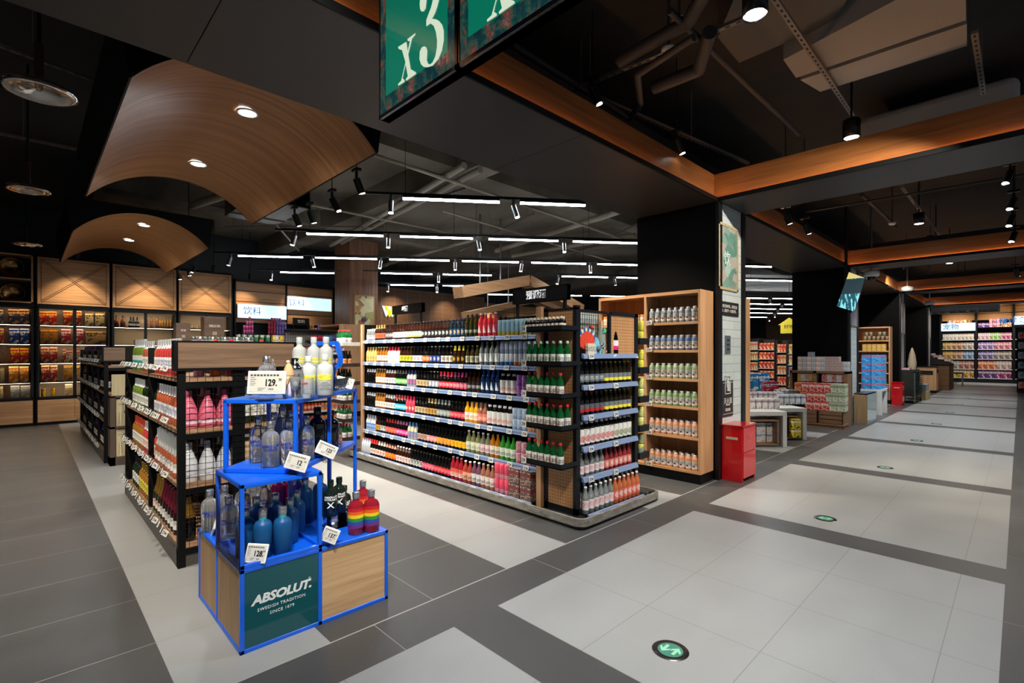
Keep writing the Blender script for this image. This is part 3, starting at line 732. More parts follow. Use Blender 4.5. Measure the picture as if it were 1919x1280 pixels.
track_row(545, 436, 1290, Z1, 'second linear track light from the front', [(575, 718), (750, 886), (916, 1046), (1074, 1240)], [(553, -.4, -.2, 110), (728, 0, -.3, 110), (896, .3, -.3, 110), (1057, 0, -.3, 110)])
track_row(425, 478, 1290, Z1, 'third linear track light from the front', [(447, 567), (591, 706), (730, 842), (866, 972), (996, 1098), (1120, 1200)], [(432, -.4, 0, 0), (585, .4, 0, 0), (714, -.2, -.3, 70), (853, 0, -.3, 70), (978, -.3, -.2, 70), (1106, 0, -.3, 70)])
track_row(505, 509, 640, Z1, 'short linear track light before the beverage wall', [(526, 626)], [(509, 0, -.3, 0)])
track_row(700, 511, 930, Z1, 'linear track light right of the wooden pillar, upper', [(714, 810), (830, 921)], [(822, 0, -.3, 0)])
track_row(1040, 517, 1330, Z1, 'linear track light above the peaked roof frame, right', [(1053, 1139), (1156, 1196)], [(1046, -.3, -.2, 0), (1151, .4, .2, 0)])
track_row(725, 533, 1000, Z1, 'linear track light right of the wooden pillar, lower', [(732, 813), (830, 893)], [(727, 0, -.3, 0), (819, 0, -.3, 0)])
track_row(905, 551, 1330, Z1, 'far thin linear track light over the roof frame', [(914, 965), (1030, 1090), (1107, 1190)], [(1194, 0, -.3, 0)])
for py, lst in ((498, [(1392, 1445, 0)]), (524, [(1395, 1490, 0)]), (558, [(1400, 1438, 0), (1449, 1490, 0)]), (569, [(1395, 1461, 0), (1471, 1490, 0)]), (578, [(1395, 1453, 0), (1462, 1490, 0)]), (586, [(1395, 1447, 0), (1457, 1490, 0)]), (594, [(1395, 1437, 0)])):
    track_row(1388, py, 1494, Z1, 'linear track light seen right of the white brick column, row at height %s' % {498: 'top', 524: 'second', 558: 'third', 569: 'fourth', 578: 'fifth', 586: 'sixth', 594: 'lowest'}[py], [(a, b) for a, b, _ in lst], [((lst[0][1] + 4), .1, -.3)] if py > 550 else [])

# spotlights hung from the right edge of the canopies
def gimbal(x, y, z, ax, ay, label, power=0, grp='black spotlights beside the canopy'):
    t = thing('track_spotlight', label, 'spotlight', (x, y, z), 0, grp)
    MB().cyl((0, 0, 0), (ax * .13, ay * .13, -.15), .042, 14).build('housing', BLKM, t)
    MB().cyl((ax * .131, ay * .131, -.151), (ax * .132, ay * .132, -.153), .034, 14).build('lamp_lens', LAMPC, t)
    MB().box(-.012, -.012, -.02, .012, .012, .1).box(-.03, -.06, .08, .03, .06, .11).cyl((0, 0, .1), (0, 0, 4.9 - z), .006, 6).build('bracket', BLKM, t)
    if power: add_spot('lamp_light', t, (ax * .14, ay * .14, -.16), (ax * 1.2, ay * 1.2, -1.5), power, 80, .8, (1, .90, .76), .03)
for i, (px, py, y, ax, ay, w, p) in enumerate(((668, 335, 5.2, .5, .0, 'black spotlight nearest the soffit, unlit side showing', 110), (622, 372, 5.9, .5, -.3, 'lit spotlight right of the big canopy edge', 180),
        (580, 395, 6.7, .5, .1, 'lit spotlight lowest pair beside the canopy', 180), (552, 402, 7.2, .5, .0, 'dark spotlight at the far corner of the big canopy', 170),
        (366, 500, 14.3, -.5, 0, 'lit spotlight at the right edge of the far canopy', 60), (352, 505, 14.4, .3, 0, 'dark spotlight second at the far canopy edge', 60), (334, 512, 14.55, .3, 0, 'dark spotlight lowest at the far canopy', 60))):
    x, z = at_Y(px, py, y); gimbal(x, y, z, ax, ay, w, p)

# spotlights added outside the picture edge to brighten the wine rack sides
for y, x in ((3.3, -.9), (4.9, -1.2), (6.6, -1.9), (9.0, -2.8)): gimbal(x, y, 3.7, .5, .12, 'added black spotlight outside the picture left of the wine racks', 170, 'added spotlights left of the wine racks')
gimbal(.2, 1.2, 3.9, .55, 1.6, 'added black spotlight outside the picture behind the blue stand', 330, 'added spotlights above the standpoint')  # added out of view to brighten the wine rack end
gimbal(2.6, .9, 3.9, .3, .5, 'added black spotlight outside the picture lighting the gondola end', 160, 'added spotlights above the standpoint')  # added out of view for more light on the end shelves
# added spotlights brightening the far bays, plus an unseen one for the brick strip
for x, y, ax, ay, p, w in ((8.2, 4.9, .5, -.9, 190, 'spotlight over the white display tables'), (10.6, 3.5, 1.2, -.1, 200, 'spotlight facing the crate shelf of noodle packs'), (12.4, 5.2, 1.3, -.1, 160, 'spotlight facing the snack gondolas'), (14.4, 1.4, .6, .9, 150, 'spotlight over the blue carton stack'), (17.4, 2.2, 1.4, .6, 170, 'spotlight facing the far oak bookcase'), (24.5, 1.6, 1.2, .6, 150, 'spotlight over the produce stand')):
    gimbal(x, y, 4.1, ax, ay, 'added black ' + w, p, 'added spotlights over the far bays')
gimbal(5.5, -.3, 3.95, .5, 1.9, 'added black spotlight outside the picture shining on the brick column', 240, 'added spotlights outside the picture')
# glass pendants, top left
for i, (px, py, y, w) in enumerate(((73, 165, 4.6, 'nearest hammered glass dish pendant, top left'), (52, 352, 7.9, 'middle glass dish pendant on the left'), (50, 455, 11.6, 'far thin glass dish pendant on the left'))):
    x, z = at_Y(px, py, y)
    t = thing('glass_pendant', w, 'pendant lamp', (x, y, z), 0, 'glass dish pendants')
    MB().lathe([(.0, .03), (.05, .035), (.13, .02), (.185, -.005), (.2, -.03), (.17, -.038), (.1, -.012), (.0, .0)], 28).build('dish', mat('b89a80', .08, trans=.97, ior=1.4), t)
    MB().cyl((0, 0, .03), (0, 0, .30), .024, 10).build('stem', mat('4a3430', .35, .5), t); MB().cyl((0, 0, .3), (0, 0, 4.88 - z), .012, 8).build('cord', BLKM, t)
    MB().ball((0, 0, 0), .022).build('bulb', mat('c8a078', .1, trans=.8), t)

# ---------------------------------------------------------------- services under the slab
def pipe(name, label, pts, r, m, cat='pipe', grp=None):
    a = MB()
    for p, q in zip(pts, pts[1:]): a.cyl(p, q, r, 12)
    for p in pts[1:-1]: a.ball(p, r * 1.02, 12, 8)
    return a.build(name, m, label=label, cat=cat, group=grp)
PG = mat('2c2b29', .6); PD = mat('3a3836', .5); GALV = mat('75726e', .45, .5)
def slot_rail(label, p0, p1, w=.045, grp='galvanised slotted ceiling rails', m=None):
    a = MB(); p0, p1 = Vector(p0), Vector(p1); a.bar(p0, p1, w, .03)
    L = (p1 - p0).length; d = (p1 - p0) / L; n = min(60, int(L / .09))
    for i in range(n):
        c = p0 + d * (i + .5) * L / n; a.bar(c - d * .02 - Vector((0, 0, .0155)), c + d * .02 - Vector((0, 0, .0155)), w * .35, .002, 1)
    k = .2
    while k < L: c = p0 + d * k; a.cyl(c, (c[0], c[1], 4.9), .005, 4, 0); k += 1.8
    return a.build('slotted_rail', [m or GALV, DARK], label=label, cat='ceiling rail', group=grp)
def ray_seg(px0, py0, px1, py1, z): a = at_Z(px0, py0, z); b = at_Z(px1, py1, z); return (a[0], a[1], z), (b[0], b[1], z)
def seg_names():
    yield from ()
slot_rail('slotted rail running from the big cylinder lamp towards the fascia', *ray_seg(1440, -20, 1598, 215, 4.45))
slot_rail('slotted rail crossing the dark coffer above the smoke detector', *ray_seg(1060, 175, 1440, 15, 4.4))
slot_rail('slotted rail ending above the walnut corner', *ray_seg(1080, 165, 1402, 306, 4.3))
slot_rail('slotted rail over the aisle beyond the first cross beam', *ray_seg(1690, 350, 1765, 445, 4.3))
slot_rail('thin slotted rail at the right picture edge above the fascia', *ray_seg(1843, 175, 1826, 60, 4.3))
GP = mat('2e2d2c', .6)
pipe('water_pipe', 'grey pipe with elbows under the slab above the walnut fascia', [ray_seg(960, 85, 1, 1, 4.2)[0], ray_seg(1180, 222, 1, 1, 4.2)[0], ray_seg(1200, 195, 1, 1, 4.2)[0], ray_seg(1195, 140, 1, 1, 4.2)[0], ray_seg(1300, 70, 1, 1, 4.2)[0]], .032, GP, grp='grey service pipes in the coffer')
pipe('water_pipe', 'thick grey pipe end near the smoke detector', [ray_seg(1225, 165, 1, 1, 4.3)[0], ray_seg(1310, 130, 1, 1, 4.3)[0], ray_seg(1330, 60, 1, 1, 4.3)[0]], .062, GP, grp='grey service pipes in the coffer')
pipe('water_pipe', 'thick grey pipe running to the top edge', [ray_seg(1160, 115, 1, 1, 4.35)[0], ray_seg(1290, 40, 1, 1, 4.35)[0], ray_seg(1330, -30, 1, 1, 4.35)[0]], .058, GP, grp='grey service pipes in the coffer')
pipe('conduit', 'straight grey conduit slanting across the first coffer', list(ray_seg(1255, 20, 1497, 252, 4.35)), .028, GP, grp='conduits in the coffer')
pipe('conduit', 'straight conduit beyond the first cross beam', list(ray_seg(1615, 365, 1680, 425, 4.3)), .03, GP, grp='conduits in the coffer')
pipe('sprinkler_pipe', 'thin pipe crossing behind the first cross beam', list(ray_seg(1505, 398, 1919, 328, 4.2)), .02, GP, grp='conduits in the coffer')
for i, (px0, py0, px1, py1, z, r, w) in enumerate(((360, 385, 470, 350, 4.3, .07, 'pipe under the slab right of the near canopy'), (620, 460, 870, 310, 4.3, .05, 'long slanting pipe behind the soffit'), (640, 455, 900, 318, 4.35, .05, 'second slanting pipe beside it'),
        (700, 290, 1190, 455, 4.2, .025, 'thin conduit falling to the right under the track lights'), (560, 380, 860, 440, 4.25, .02, 'thin conduit crossing the first tracks'), (930, 470, 1195, 385, 4.3, .06, 'thick pipe near the big column top'),
        (640, 520, 900, 445, 4.3, .045, 'pipe above the third track light'), (960, 480, 1190, 440, 4.3, .05, 'pipe between the third and fourth tracks'), (440, 330, 560, 470, 4.2, .02, 'conduit left of the nearest track light'), (830, 395, 1180, 500, 4.25, .02, 'conduit over the beer gondola'))):
    pipe('ceiling_pipe', w, list(ray_seg(px0, py0, px1, py1, z)), r, mat('8a8274', .6), grp='pipes under the hall slab')
for i, (px0, py0, px1, py1, w) in enumerate(((0, 85, 245, 175, 'grey rail above the nearest glass pendant'), (0, 250, 170, 285, 'grey rail above the middle glass pendant'), (420, 425, 720, 425, 'rail crossing behind the canopy corner'),
        (860, 470, 1000, 400, 'short rail crossing above the second track'), (985, 520, 1195, 420, 'rail slanting behind the big column'), (630, 435, 880, 350, 'rail slanting behind the nearest track light'))):
    slot_rail(w, *ray_seg(px0, py0, px1, py1, 4.22 + .05 * i), w=.035, grp='slotted rails in the hall', m=mat('5d574e', .6))
# ducts and cassette units
def duct(label, x0, y0, x1, y1, z0, z1, m, name='air_duct', grp=None):
    a = MB().box(x0, y0, z0, x1, y1, z1)
    for k in range(int((y1 - y0) / 1.2) + 1): a.box(x0 - .02, y0 + k * 1.2, z0 - .02, x1 + .02, y0 + k * 1.2 + .03, z1)
    return a.build(name, m, label=label, cat='duct', group=grp)
duct('dark rectangular air duct under the slab behind the near canopy', 2.6, 8.6, 3.5, 10.2, 4.1, 4.4, mat('46423c', .6))
duct('dark air duct crossing the hall left of the pendants', -3.4, 9.3, -1.9, 14.0, 4.1, 4.6, mat('2c2a28', .6))
DUCTG = mat('4a4743', .5)
for pl, z, m_, w in (([(1468, 112), (1492, 146), (1810, 38), (1810, -70)], 4.5, mat('8d887f', .6), 'upper pale duct strip in the first coffer at upper right'), ([(1500, 150), (1537, 172), (1812, 86), (1812, 45)], 4.5, mat('8d887f', .6), 'lower pale duct strip in the first coffer at upper right'),
        ([(1345, 70), (1385, 118), (1565, 40), (1620, -60), (1400, -60)], 4.62, mat('55534f', .6), 'dark grey duct panel behind the largest cylinder downlight')):
    MB().prism([at_Z(a_, b_, z) for a_, b_ in pl], 'z', z, 4.88).build('air_duct', m_, label=w, cat='duct')
t = thing('ceiling_cassette', 'large grey air conditioning box with louvred vent beyond the first beam', 'air conditioner', (9.0, .75, 4.3))
bevel(MB().box(-1.1, -.75, 0, 1.1, .75, .42).build('casing', mat('bebcb6', .55), t), .09, 3)
a = MB()
for k in range(9): a.box(-.2 + k * .1, -.35, -.012, -.15 + k * .1, .12, .0)
a.build('vent_grille', mat('5c5a56', .5), t)
# smoke detectors, cameras
for i, (px, py, z, w) in enumerate(((1253, 97, 4.25, 'white smoke detector in the first coffer'), (1672, 420, 4.1, 'smoke detector beyond the first cross beam'), (1273, 43, 4.4, 'second smoke detector near the top edge'))):
    x, y = at_Z(px, py, z)
    t = thing('smoke_detector', w, 'smoke detector', (x, y, z), 0, 'smoke detectors'); MB().lathe([(0, -.02), (.035, -.02), (.06, 0), (.065, .025), (0, .03)], 18).build('sensor_head', WHT, t)
    MB().cyl((0, 0, .02), (0, 0, 4.9 - z), .01, 6).build('drop_rod', PG, t)
for i, (px, py, x, w) in enumerate(((1633, 519, 13.6, 'nearest white dome camera beside the tilted screen'), (1700, 546, 19.3, 'middle dome camera on a long rod'), (1742, 572, 24.5, 'farthest dome camera below the beam'))):
    y, z = at_X(px, py, x)
    t = thing('dome_camera', w, 'security camera', (x, y, z), 0, 'white dome cameras'); MB().lathe([(.09, 0), (.15, .02), (.15, .12), (.05, .16)], 18).build('housing', WHT, t)
    MB().ball((0, 0, 0), .09, 14, 8).build('dome', mat('101214', .05), t); MB().cyl((0, 0, .15), (0, 0, 4.9 - z), .02, 6).build('drop_rod', STEEL, t)
# track heads over the right picture edge
for i, (px, py, x, w) in enumerate(((1893, 322, 8.6, 'upper'), (1900, 372, 9.4, 'second'), (1898, 405, 10.2, 'third'), (1902, 436, 11.2, 'lowest'))):
    y, z = at_X(px, py, x); gimbal(x, y, z, -.5, .3, 'lit aisle spotlight at the right picture edge, %s of the column' % w, 110 if i < 2 else 60, 'aisle spotlights at the right edge')
for i, (px, py, x, w) in enumerate(((1110, 165, 3.9, 'black box spotlight under the first coffer rail'), (1268, 262, 5.2, 'black spotlight above the walnut fascia'), (1472, 400, 7.9, 'spotlight behind the first cross beam, left'), (1508, 420, 8.6, 'second spotlight behind the first cross beam'), (1903, 505, 15.2, 'black spotlight below the second beam at right'), (1660, 548, 20.5, 'lit spotlight beyond the third beam'))):
    y, z = at_X(px, py, x); gimbal(x, y, z, .4, -.3, w, 0, 'black spotlights in the coffers')
# wall wash on the big column and bookcase
s = thing('track_spotlight', 'spotlight shining on the bookcase of juice bottles', 'spotlight', (4.9, 4.3, 3.9)); MB().cyl((0, 0, 0), (0, 0, 1.0), .01, 6).build('stem', BLKM, s); MB().cyl((0, 0, 0), (.06, -.03, -.14), .04, 10).build('housing', BLKM, s)
add_spot('lamp_light', s, (.065, -.035, -.15), (1.0, -1.1, -2.3), 150, 60, .8, (1, .86, .68), .03)
# peaked roof frames in the hall
def rafters(pts, Y, label, w=.30):
    t = thing('roof_frame', label, 'ceiling decoration', (at_Y(pts[1][0], pts[1][1], Y)[0], Y, at_Y(pts[1][0], pts[1][1], Y)[1]), 0, 'suspended oak roof frames')
    P3 = [Vector((at_Y(px, py, Y)[0], Y, at_Y(px, py, Y)[1])) for px, py in pts]
    for p, q in zip(P3, P3[1:]):
        wpart('rafter', MB().bar(p, q, .35, w), OAKW, t)
    a = MB()
    for p in (P3[0] * .7 + P3[1] * .3, P3[1] * .6 + P3[0] * .4): a.cyl(p, (p[0], p[1], 4.9), .02, 6)
    wpart('hanging_rod', a, STEEL, t)
rafters([(858, 548), (985, 526), (1085, 580)], 9.0, 'upper peaked oak roof frame hanging over the beer gondola', .26)
rafters([(872, 590), (1000, 562), (1070, 590)], 10.8, 'lower peaked oak roof frame behind the black aisle sign', .16)
# white slatted raft above the left bay beyond the column
x, y = at_Z(1440, 535, 3.85)
t = thing('slatted_raft', 'white slatted ceiling raft beyond the white brick column', 'ceiling decoration', (x, y, 3.85), R(-37))
a = MB()
for k in range(16): a.box(-2.2, -1.6 + k * .2, 0, 2.2, -1.52 + k * .2, .08)
a.box(-2.25, -1.65, 0, -2.2, 1.65, .1).box(2.2, -1.65, 0, 2.25, 1.65, .1); a.build('slats', mat('f0f0ee', .5), t)
MB().cyl((-1.5, 0, .05), (-1.5, 0, 1.05), .012, 6).cyl((1.5, 0, .05), (1.5, 0, 1.05), .012, 6).build('hanging_rod', STEEL, t)
y, z = at_X(1795, 585, 29.0)
t = thing('slatted_raft', 'white grid raft hanging before the far pet food wall', 'ceiling decoration', (29.0, y, z)); a = MB()
for k in range(9): a.box(-1, -1.3 + k * .32, 0, 1, -1.26 + k * .32, .22)
a.box(-1.02, -1.3, 0, -.98, 1.3, .24).box(.98, -1.3, 0, 1.02, 1.3, .24).box(-1, -1.3, .2, 1, 1.3, .23); a.build('slats', mat('c8c8c6', .5), t)
MB().cyl((0, -1, .2), (0, -1, 1.6), .015, 6).build('hanging_rod', STEEL, t)
# ---------------------------------------------------------------- blue vodka stand
X0, X1, XM, Y0, Y1, YM, ZB = .805, 1.682, 1.235, 2.875, 3.765, 3.33, .45
st = thing('display_stand', 'bright blue metal tiered stand with wood and green base panels', 'display stand', (X0, Y0, 0))
B = .022
a = MB()
for z in (0, ZB - B):
    for y in (Y0, Y1 - B): a.box(X0, y, z, X1, y + B, z + B)
    for x in (X0, XM - B/2, X1 - B): a.box(x, Y0, z, x + B, Y1, z + B)
for x in (X0, XM - B/2, X1 - B):
    for y in (Y0, Y1 - B): a.box(x, y, 0, x + B, y + B, ZB)
for y in (YM,): a.box(X0, y, 0, X0 + B, y + B, ZB); a.box(X1 - B, y, 0, X1, y + B, ZB)
bevel(wpart('base_frame', a, BLUE, st), .002, 1)
wpart('base_top', MB().box(X0 + .004, Y0 + .004, ZB - .004, X1 - .004, Y1 - .004, ZB + .002), BLUE, st)
LIGHTOAK = wood('a5835c', 'c8a67c', 'x', .55, 1.2); LIGHTOAKY = wood('94744f', 'b8966c', 'z', .55, 1.2)
wpart('side_panel', MB().box(X0 + .006, Y0 + B, B, X0 + .014, YM, ZB - B), LIGHTOAKY, st)
wpart('side_panel', MB().box(X0 + .006, YM + B, B, X0 + .014, Y1 - B, ZB - B), LIGHTOAKY, st)
wpart('front_panel', MB().box(XM + B/2, Y0 + .006, B, X1 - B, Y0 + .014, ZB - B), LIGHTOAK, st)
wpart('back_panel', MB().box(X0 + B, Y1 - .014, B, X1 - B, Y1 - .006, ZB - B).box(X1 - .014, Y0 + B, B, X1 - .006, Y1 - B, ZB - B), LIGHTOAK, st)
gp = wpart('logo_panel', MB().box(X0 + B, Y0 + .004, B, XM - B/2, Y0 + .014, ZB - B), mat('044a52', .12, coat=.6), st, 'glossy dark green panel with white lettering')
LW = mat('d8e0de', .5)
text('ABSOLUT.', .066, LW, gp, ((X0 + XM) / 2 + .003, Y0 + .0035, .262), FACE_Y, shear=.22, off=.0026, sx=1.13, spacing=.93)
text('®', .018, LW, gp, (XM - .062, Y0 + .0035, .295), FACE_Y)
text('SWEDISH TRADITION', .024, LW, gp, ((X0 + XM) / 2, Y0 + .0035, .207), FACE_Y, spacing=1.12)
text('SINCE 1879', .024, LW, gp, ((X0 + XM) / 2, Y0 + .0035, .172), FACE_Y, spacing=1.12)
# second tier: one open cube on the near left corner
ZC = .90
a = MB()
for x in (X0, XM - B/2):
    for y in (Y0, YM): a.box(x, y, ZB, x + B, y + B, ZC)
for z in (ZC - B, ZB):
    for y in (Y0, YM): a.box(X0, y, z, XM + B/2, y + B, z + B)
    for x in (X0, XM - B/2): a.box(x, Y0, z, x + B, YM + B, z + B)
bevel(wpart('middle_frame', a, BLUE, st), .002, 1)
wpart('middle_top', MB().box(X0 + .003, Y0 + .003, ZC - .002, XM + B/2 - .003, YM + B - .003, ZC + .004), BLUE, st)
wpart('acrylic_shield', MB().box(X0 - .004, Y0 + .0, ZB, X0 - .001, YM, ZB + .36), ACRYL, st)
# third tier turned 41 degrees on top, two cubes deep
ca, sa = math.sin(R(3.7)), math.cos(R(3.7))
def T3(u, v):        # u: metres left->right along its front, v: metres back
    r = -1.235 + u * sa + v * ca; d = 2.86 - u * ca + v * sa
    return cw(r, d)
ZD, ZT, U = .905, 1.328, .44
a = MB()
def bar3(p, q, z0, z1=None, m=0):
    (xa, ya), (xb, yb) = T3(*p), T3(*q); z1 = z0 if z1 is None else z1
    a.bar((xa, ya, z0), (xb, yb, z1), B, B)
def post3(p, z0, z1):
    x, y = T3(*p); n = Vector((T3(1, 0)[0] - T3(0, 0)[0], T3(1, 0)[1] - T3(0, 0)[1], 0)).normalized()
    a.bar((x, y, z0), (x, y, z1), B, B, 0, (n[0], n[1], 0.001))
for v in (0, .45, .90):
    bar3((-U, v), (0, v), ZT - B/2); bar3((-U, v), (0, v), ZD + B/2)
    for u in (-U + B/2, -B/2): post3((u, v), (ZD if v < .9 else .0), ZT)
post3((-B/2, .45), 0, ZD)
for u in (-U + B/2, -B/2):
    bar3((u, 0), (u, .9), ZT - B/2); bar3((u, 0), (u, .9), ZD + B/2)
bevel(wpart('upper_frame', a, BLUE, st), .002, 1)
def plate3(z0, z1, v0, v1):
    b = MB(); c = [T3(-U, v0), T3(0, v0), T3(0, v1), T3(-U, v1)]
    return b.prism(c, 'z', z0, z1)
wpart('upper_top', plate3(ZT - .002, ZT + .003, -.01, .91), mat('3a78e0', .3, coat=.4), st)
wpart('upper_shelf', plate3(ZD + B - .002, ZD + B + .002, -.01, .91), BLUE, st)
# bottle outline frame standing at the back of the stand
def W3(px, py, d): return Vector(cw((px - CX) / F * d, d) + (H - (py - CY) / F * d,))
pts = [W3(px, py, 3.68) for px, py in ((590, 735), (588, 690), (582, 684), (582, 668), (588, 643), (632, 643), (638, 668), (637, 684), (624, 692), (622, 735))]
a = MB(); [a.bar(p, q, .03, .03) for p, q in zip(pts, pts[1:])]; [a.ball(p, .016, 8, 6) for p in pts[1:-1]]
t = thing('bottle_outline_frame', 'bright blue bent metal frame outlining a bottle neck behind frosted bottles', 'display frame', tuple(pts[0])); wpart('tube', a, BLUE, t)

# vodka bottles
FROST = mat('eaf2f0', .45, trans=.45, ior=1.3); CLEAR = mat('eef4f8', .03, trans=.84, ior=1.3, spec=.8)
BFROST = mat('1c5f9c', .38, trans=.35, ior=1.35); BLKG = mat('060708', .06, coat=.5); GRNG = mat('0c1a12', .06, coat=.5)
PINKG = mat('d8287c', .25, trans=.4); PURG = mat('4a3a9c', .3, trans=.3); CAPS = mat('c4c8cc', .2, .9)
INKB = mat('16369c', .4); INKY = mat('f6e600', .5); INKW = mat('e8ecec', .4)
def vodka(loc, body, capm, label, group, words=None, ink=INKB, hs=1.0, rs=1.0, face=None, neckm=None, name='vodka_bottle', small=None, bands=None):
    pr = product('vodka', body, capm, None, seg=28)
    o = obj(name, pr[0][0][1], None, loc, 0, label, 'bottle', group)
    yaw = math.atan2(loc[1], loc[0]) - R(90) if face is None else face
    rs *= 1.18; o.rotation_euler = (0, 0, yaw); o.scale = (rs, rs, hs)
    for n, me in pr[0][1:]: obj(n, me, o)
    if neckm: MB().lathe([(.0172, .210), (.0172, .236)], 20, cap=False).build('neck_label', neckm, o)
    if words:
        for i, (w, s, z) in enumerate(words):
            cu = text(w, s, ink, o, (0, -.0432, z), FACE_Y, name='lettering', ext=.0012, off=.0013 if ink is INKY else .0006)
            # wrap the lettering round the cylinder
            if not cu.data.get('wrapped'):
                for v in cu.data.vertices:
                    x = v.co.x; th = x / .0432; v.co.x = .0432 * math.sin(th); v.co.z += -(.0432 - .0432 * math.cos(th))
                cu.data['wrapped'] = 1
    if small:
        a = MB()
        for k in range(6):
            w = .02 + .008 * ((k * 37) % 3); z = small - k * .009
            a.lathe([(.0431, z), (.0431, z + .0022)], 8, a0=-90 - w * 1100, a1=-90 + w * 1100)
        a.build('small_print', mat('4a5054', .5), o)
    if bands:
        n = len(bands); a = MB()
        for k, c in enumerate(bands): a.lathe([(.0432, .045 + (n - 1 - k) * .021), (.0432, .045 + (n - k) * .021)], 28, m=k, cap=False)
        a.build('rainbow_bands', [mat(c, .35) for c in bands], o)
    return o
def relax(lst, r=.1035):
    P = [list(q) for q in lst]
    for _ in range(60):
        for i in range(len(P)):
            for j in range(i):
                dx_, dy_ = P[i][0] - P[j][0], P[i][1] - P[j][1]; d = math.hypot(dx_, dy_) or 1e-4
                if d < r: k = (r - d) / 2 / d; P[i][0] += dx_ * k; P[i][1] += dy_ * k; P[j][0] -= dx_ * k; P[j][1] -= dy_ * k
    return P
def onlev(px, py, z): return at_Z(px, py, z) + (z,)
ZT2, ZD2, ZB2 = ZT + .003, ZD + B + .002, ZB + .002
YWORDS = [('ABSOLUT', .020, .128), ('CITRON', .020, .108)]
a = MB()
for q0, q1 in (((-.10, .60), (-.10, .88)), ((-.40, .60), (-.40, .88))): pass
rc = [T3(-.43, .60), T3(-.03, .60), T3(-.03, .88), T3(-.43, .88)]
a.prism(rc, 'z', ZT2 + .079, ZT2 + .085); a.prism([rc[0], rc[1], T3(-.03, .606), T3(-.43, .606)], 'z', ZT2, ZT2 + .079); a.prism([rc[3], rc[2], T3(-.03, .874), T3(-.43, .874)], 'z', ZT2, ZT2 + .079)
a.build('acrylic_riser', ACRYL, label='clear acrylic riser under the rear frosted bottles on the stand top', cat='riser')
for px, d, w in ((561, 3.56, 'left'), (588, 3.54, 'middle'), (611, 3.50, 'right')):
    x, y = cw((px - CX) / F * d, d)
    vodka((x, y, ZT2 + .086), FROST, FROST, 'tall frosted bottle with yellow lettering, back row %s on the blue stand top' % w, 'frosted bottles on the stand top', YWORDS, INKY, 1.10, .95, small=.085)
for px, d, w in ((578, 3.13, 'front left frosted bottle with yellow lettering behind the glasses'), (609, 3.14, 'front right frosted bottle with yellow lettering, widest on the stand top')):
    vodka(cw((px - CX) / F * d, d) + (ZT2,), FROST, FROST, w, 'frosted bottles on the stand top', YWORDS, INKY, .93 if px < 600 else .97, 1.0, small=.085)
vodka(cw((499 - CX) / F * 3.2, 3.2) + (ZT2,), CLEAR, CAPS, 'clear bottle behind the large price display on the stand top', 'clear bottles on the stand top', None, INKB, .92, 1.0)
o = obj('tall_glass', product('vodka', CLEAR)[0][0][1], None, cw((511 - CX) / F * 3.35, 3.35) + (ZT2,), 0, 'slim clear glass bottle second behind the large price display', 'bottle'); o.scale = (.5, .5, .93)
x, y = cw((520 - CX) / F * 3.4, 3.4)
# cocktail shaker
x, y = cw((553 - CX) / F * 3.02, 3.02)
t = thing('cocktail_shaker', 'printed glass cocktail shaker with chrome top', 'shaker', (x, y, ZT2))
MB().lathe([(.036, 0), (.044, .02), (.046, .16), (.044, .165)], 28, cap=False).build('glass_body', mat('dfe6ea', .05, trans=.8), t)
MB().lathe([(.046, .165), (.046, .178), (.026, .20), (.022, .205), (.022, .235), (.0, .24)], 28).build('chrome_top', CHROME, t)
text('10', .03, INK, t, (-.005, -.047, .13), FACE_Y); text('2\n3', .03, INK, t, (.01, -.047, .07), FACE_Y)
# gnome figurine
x, y = cw((541 - CX) / F * 2.97, 2.97)
t = thing('gnome_figurine', 'small beige hooded gnome figurine with a pom-pom hat', 'figurine', (x, y, ZT2), R(-45))
MB().lathe([(.0, 0), (.03, .002), (.036, .03), (.034, .08), (.026, .11), (0, .12)], 20).build('body', mat('cfc6d8', .7), t)
MB().lathe([(.026, .10), (.03, .125), (.026, .15), (.0, .165)], 20).build('head', mat('d8bfa0', .7), t)
a = MB(); a.lathe([(.031, .135), (.033, .145), (.024, .175), (.012, .20), (.0, .21)], 20); a.lathe([(.031, .130), (.035, .138), (.031, .146)], 20); a.build('hat', mat('c9a478', .9), t)
MB().ball((-.004, 0, .214), .011).build('pom_pom', mat('e2d3bd', .95), t)
MB().ball((0, -.029, .135), .007).build('nose', mat('c99a78', .6), t); MB().box(-.012, -.038, .085, .006, -.033, .102).build('bow', mat('1f6a3c', .6), t)
MB().prism([(-.022, .115), (.022, .115), (.0, .04)], 'y', -.04, -.03).build('beard', mat('b98f68', .9), t)
# drinking glasses
for px, d, h, r, w in ((553, 2.93, .105, .030, 'stemmed clear glass in front of the shaker'), (576, 2.95, .115, .036, 'faceted tumbler with small red print in front of the frosted bottles')):
    t = thing('drinking_glass', w, 'glass', cw((px - CX) / F * d, d) + (ZT2,), R(-45))
    if px < 560: MB().lathe([(.026, 0), (.004, .006), (.004, .045), (r * .8, .065), (r, h + .02), (r - .002, h + .02), (r * .75, .07), (0, .055)], 20).build('stemmed_bowl', CLEAR, t)
    else:
        MB().lathe([(0, 0), (r * .8, 0), (r, .02), (r, h), (r - .003, h), (r * .8, .025), (0, .02)], 10, smooth=False).build('tumbler', CLEAR, t)
        MB().box(-.018, -r - .002, h - .03, .018, -r, h - .022).build('red_print', mat('c8202c', .4), t)
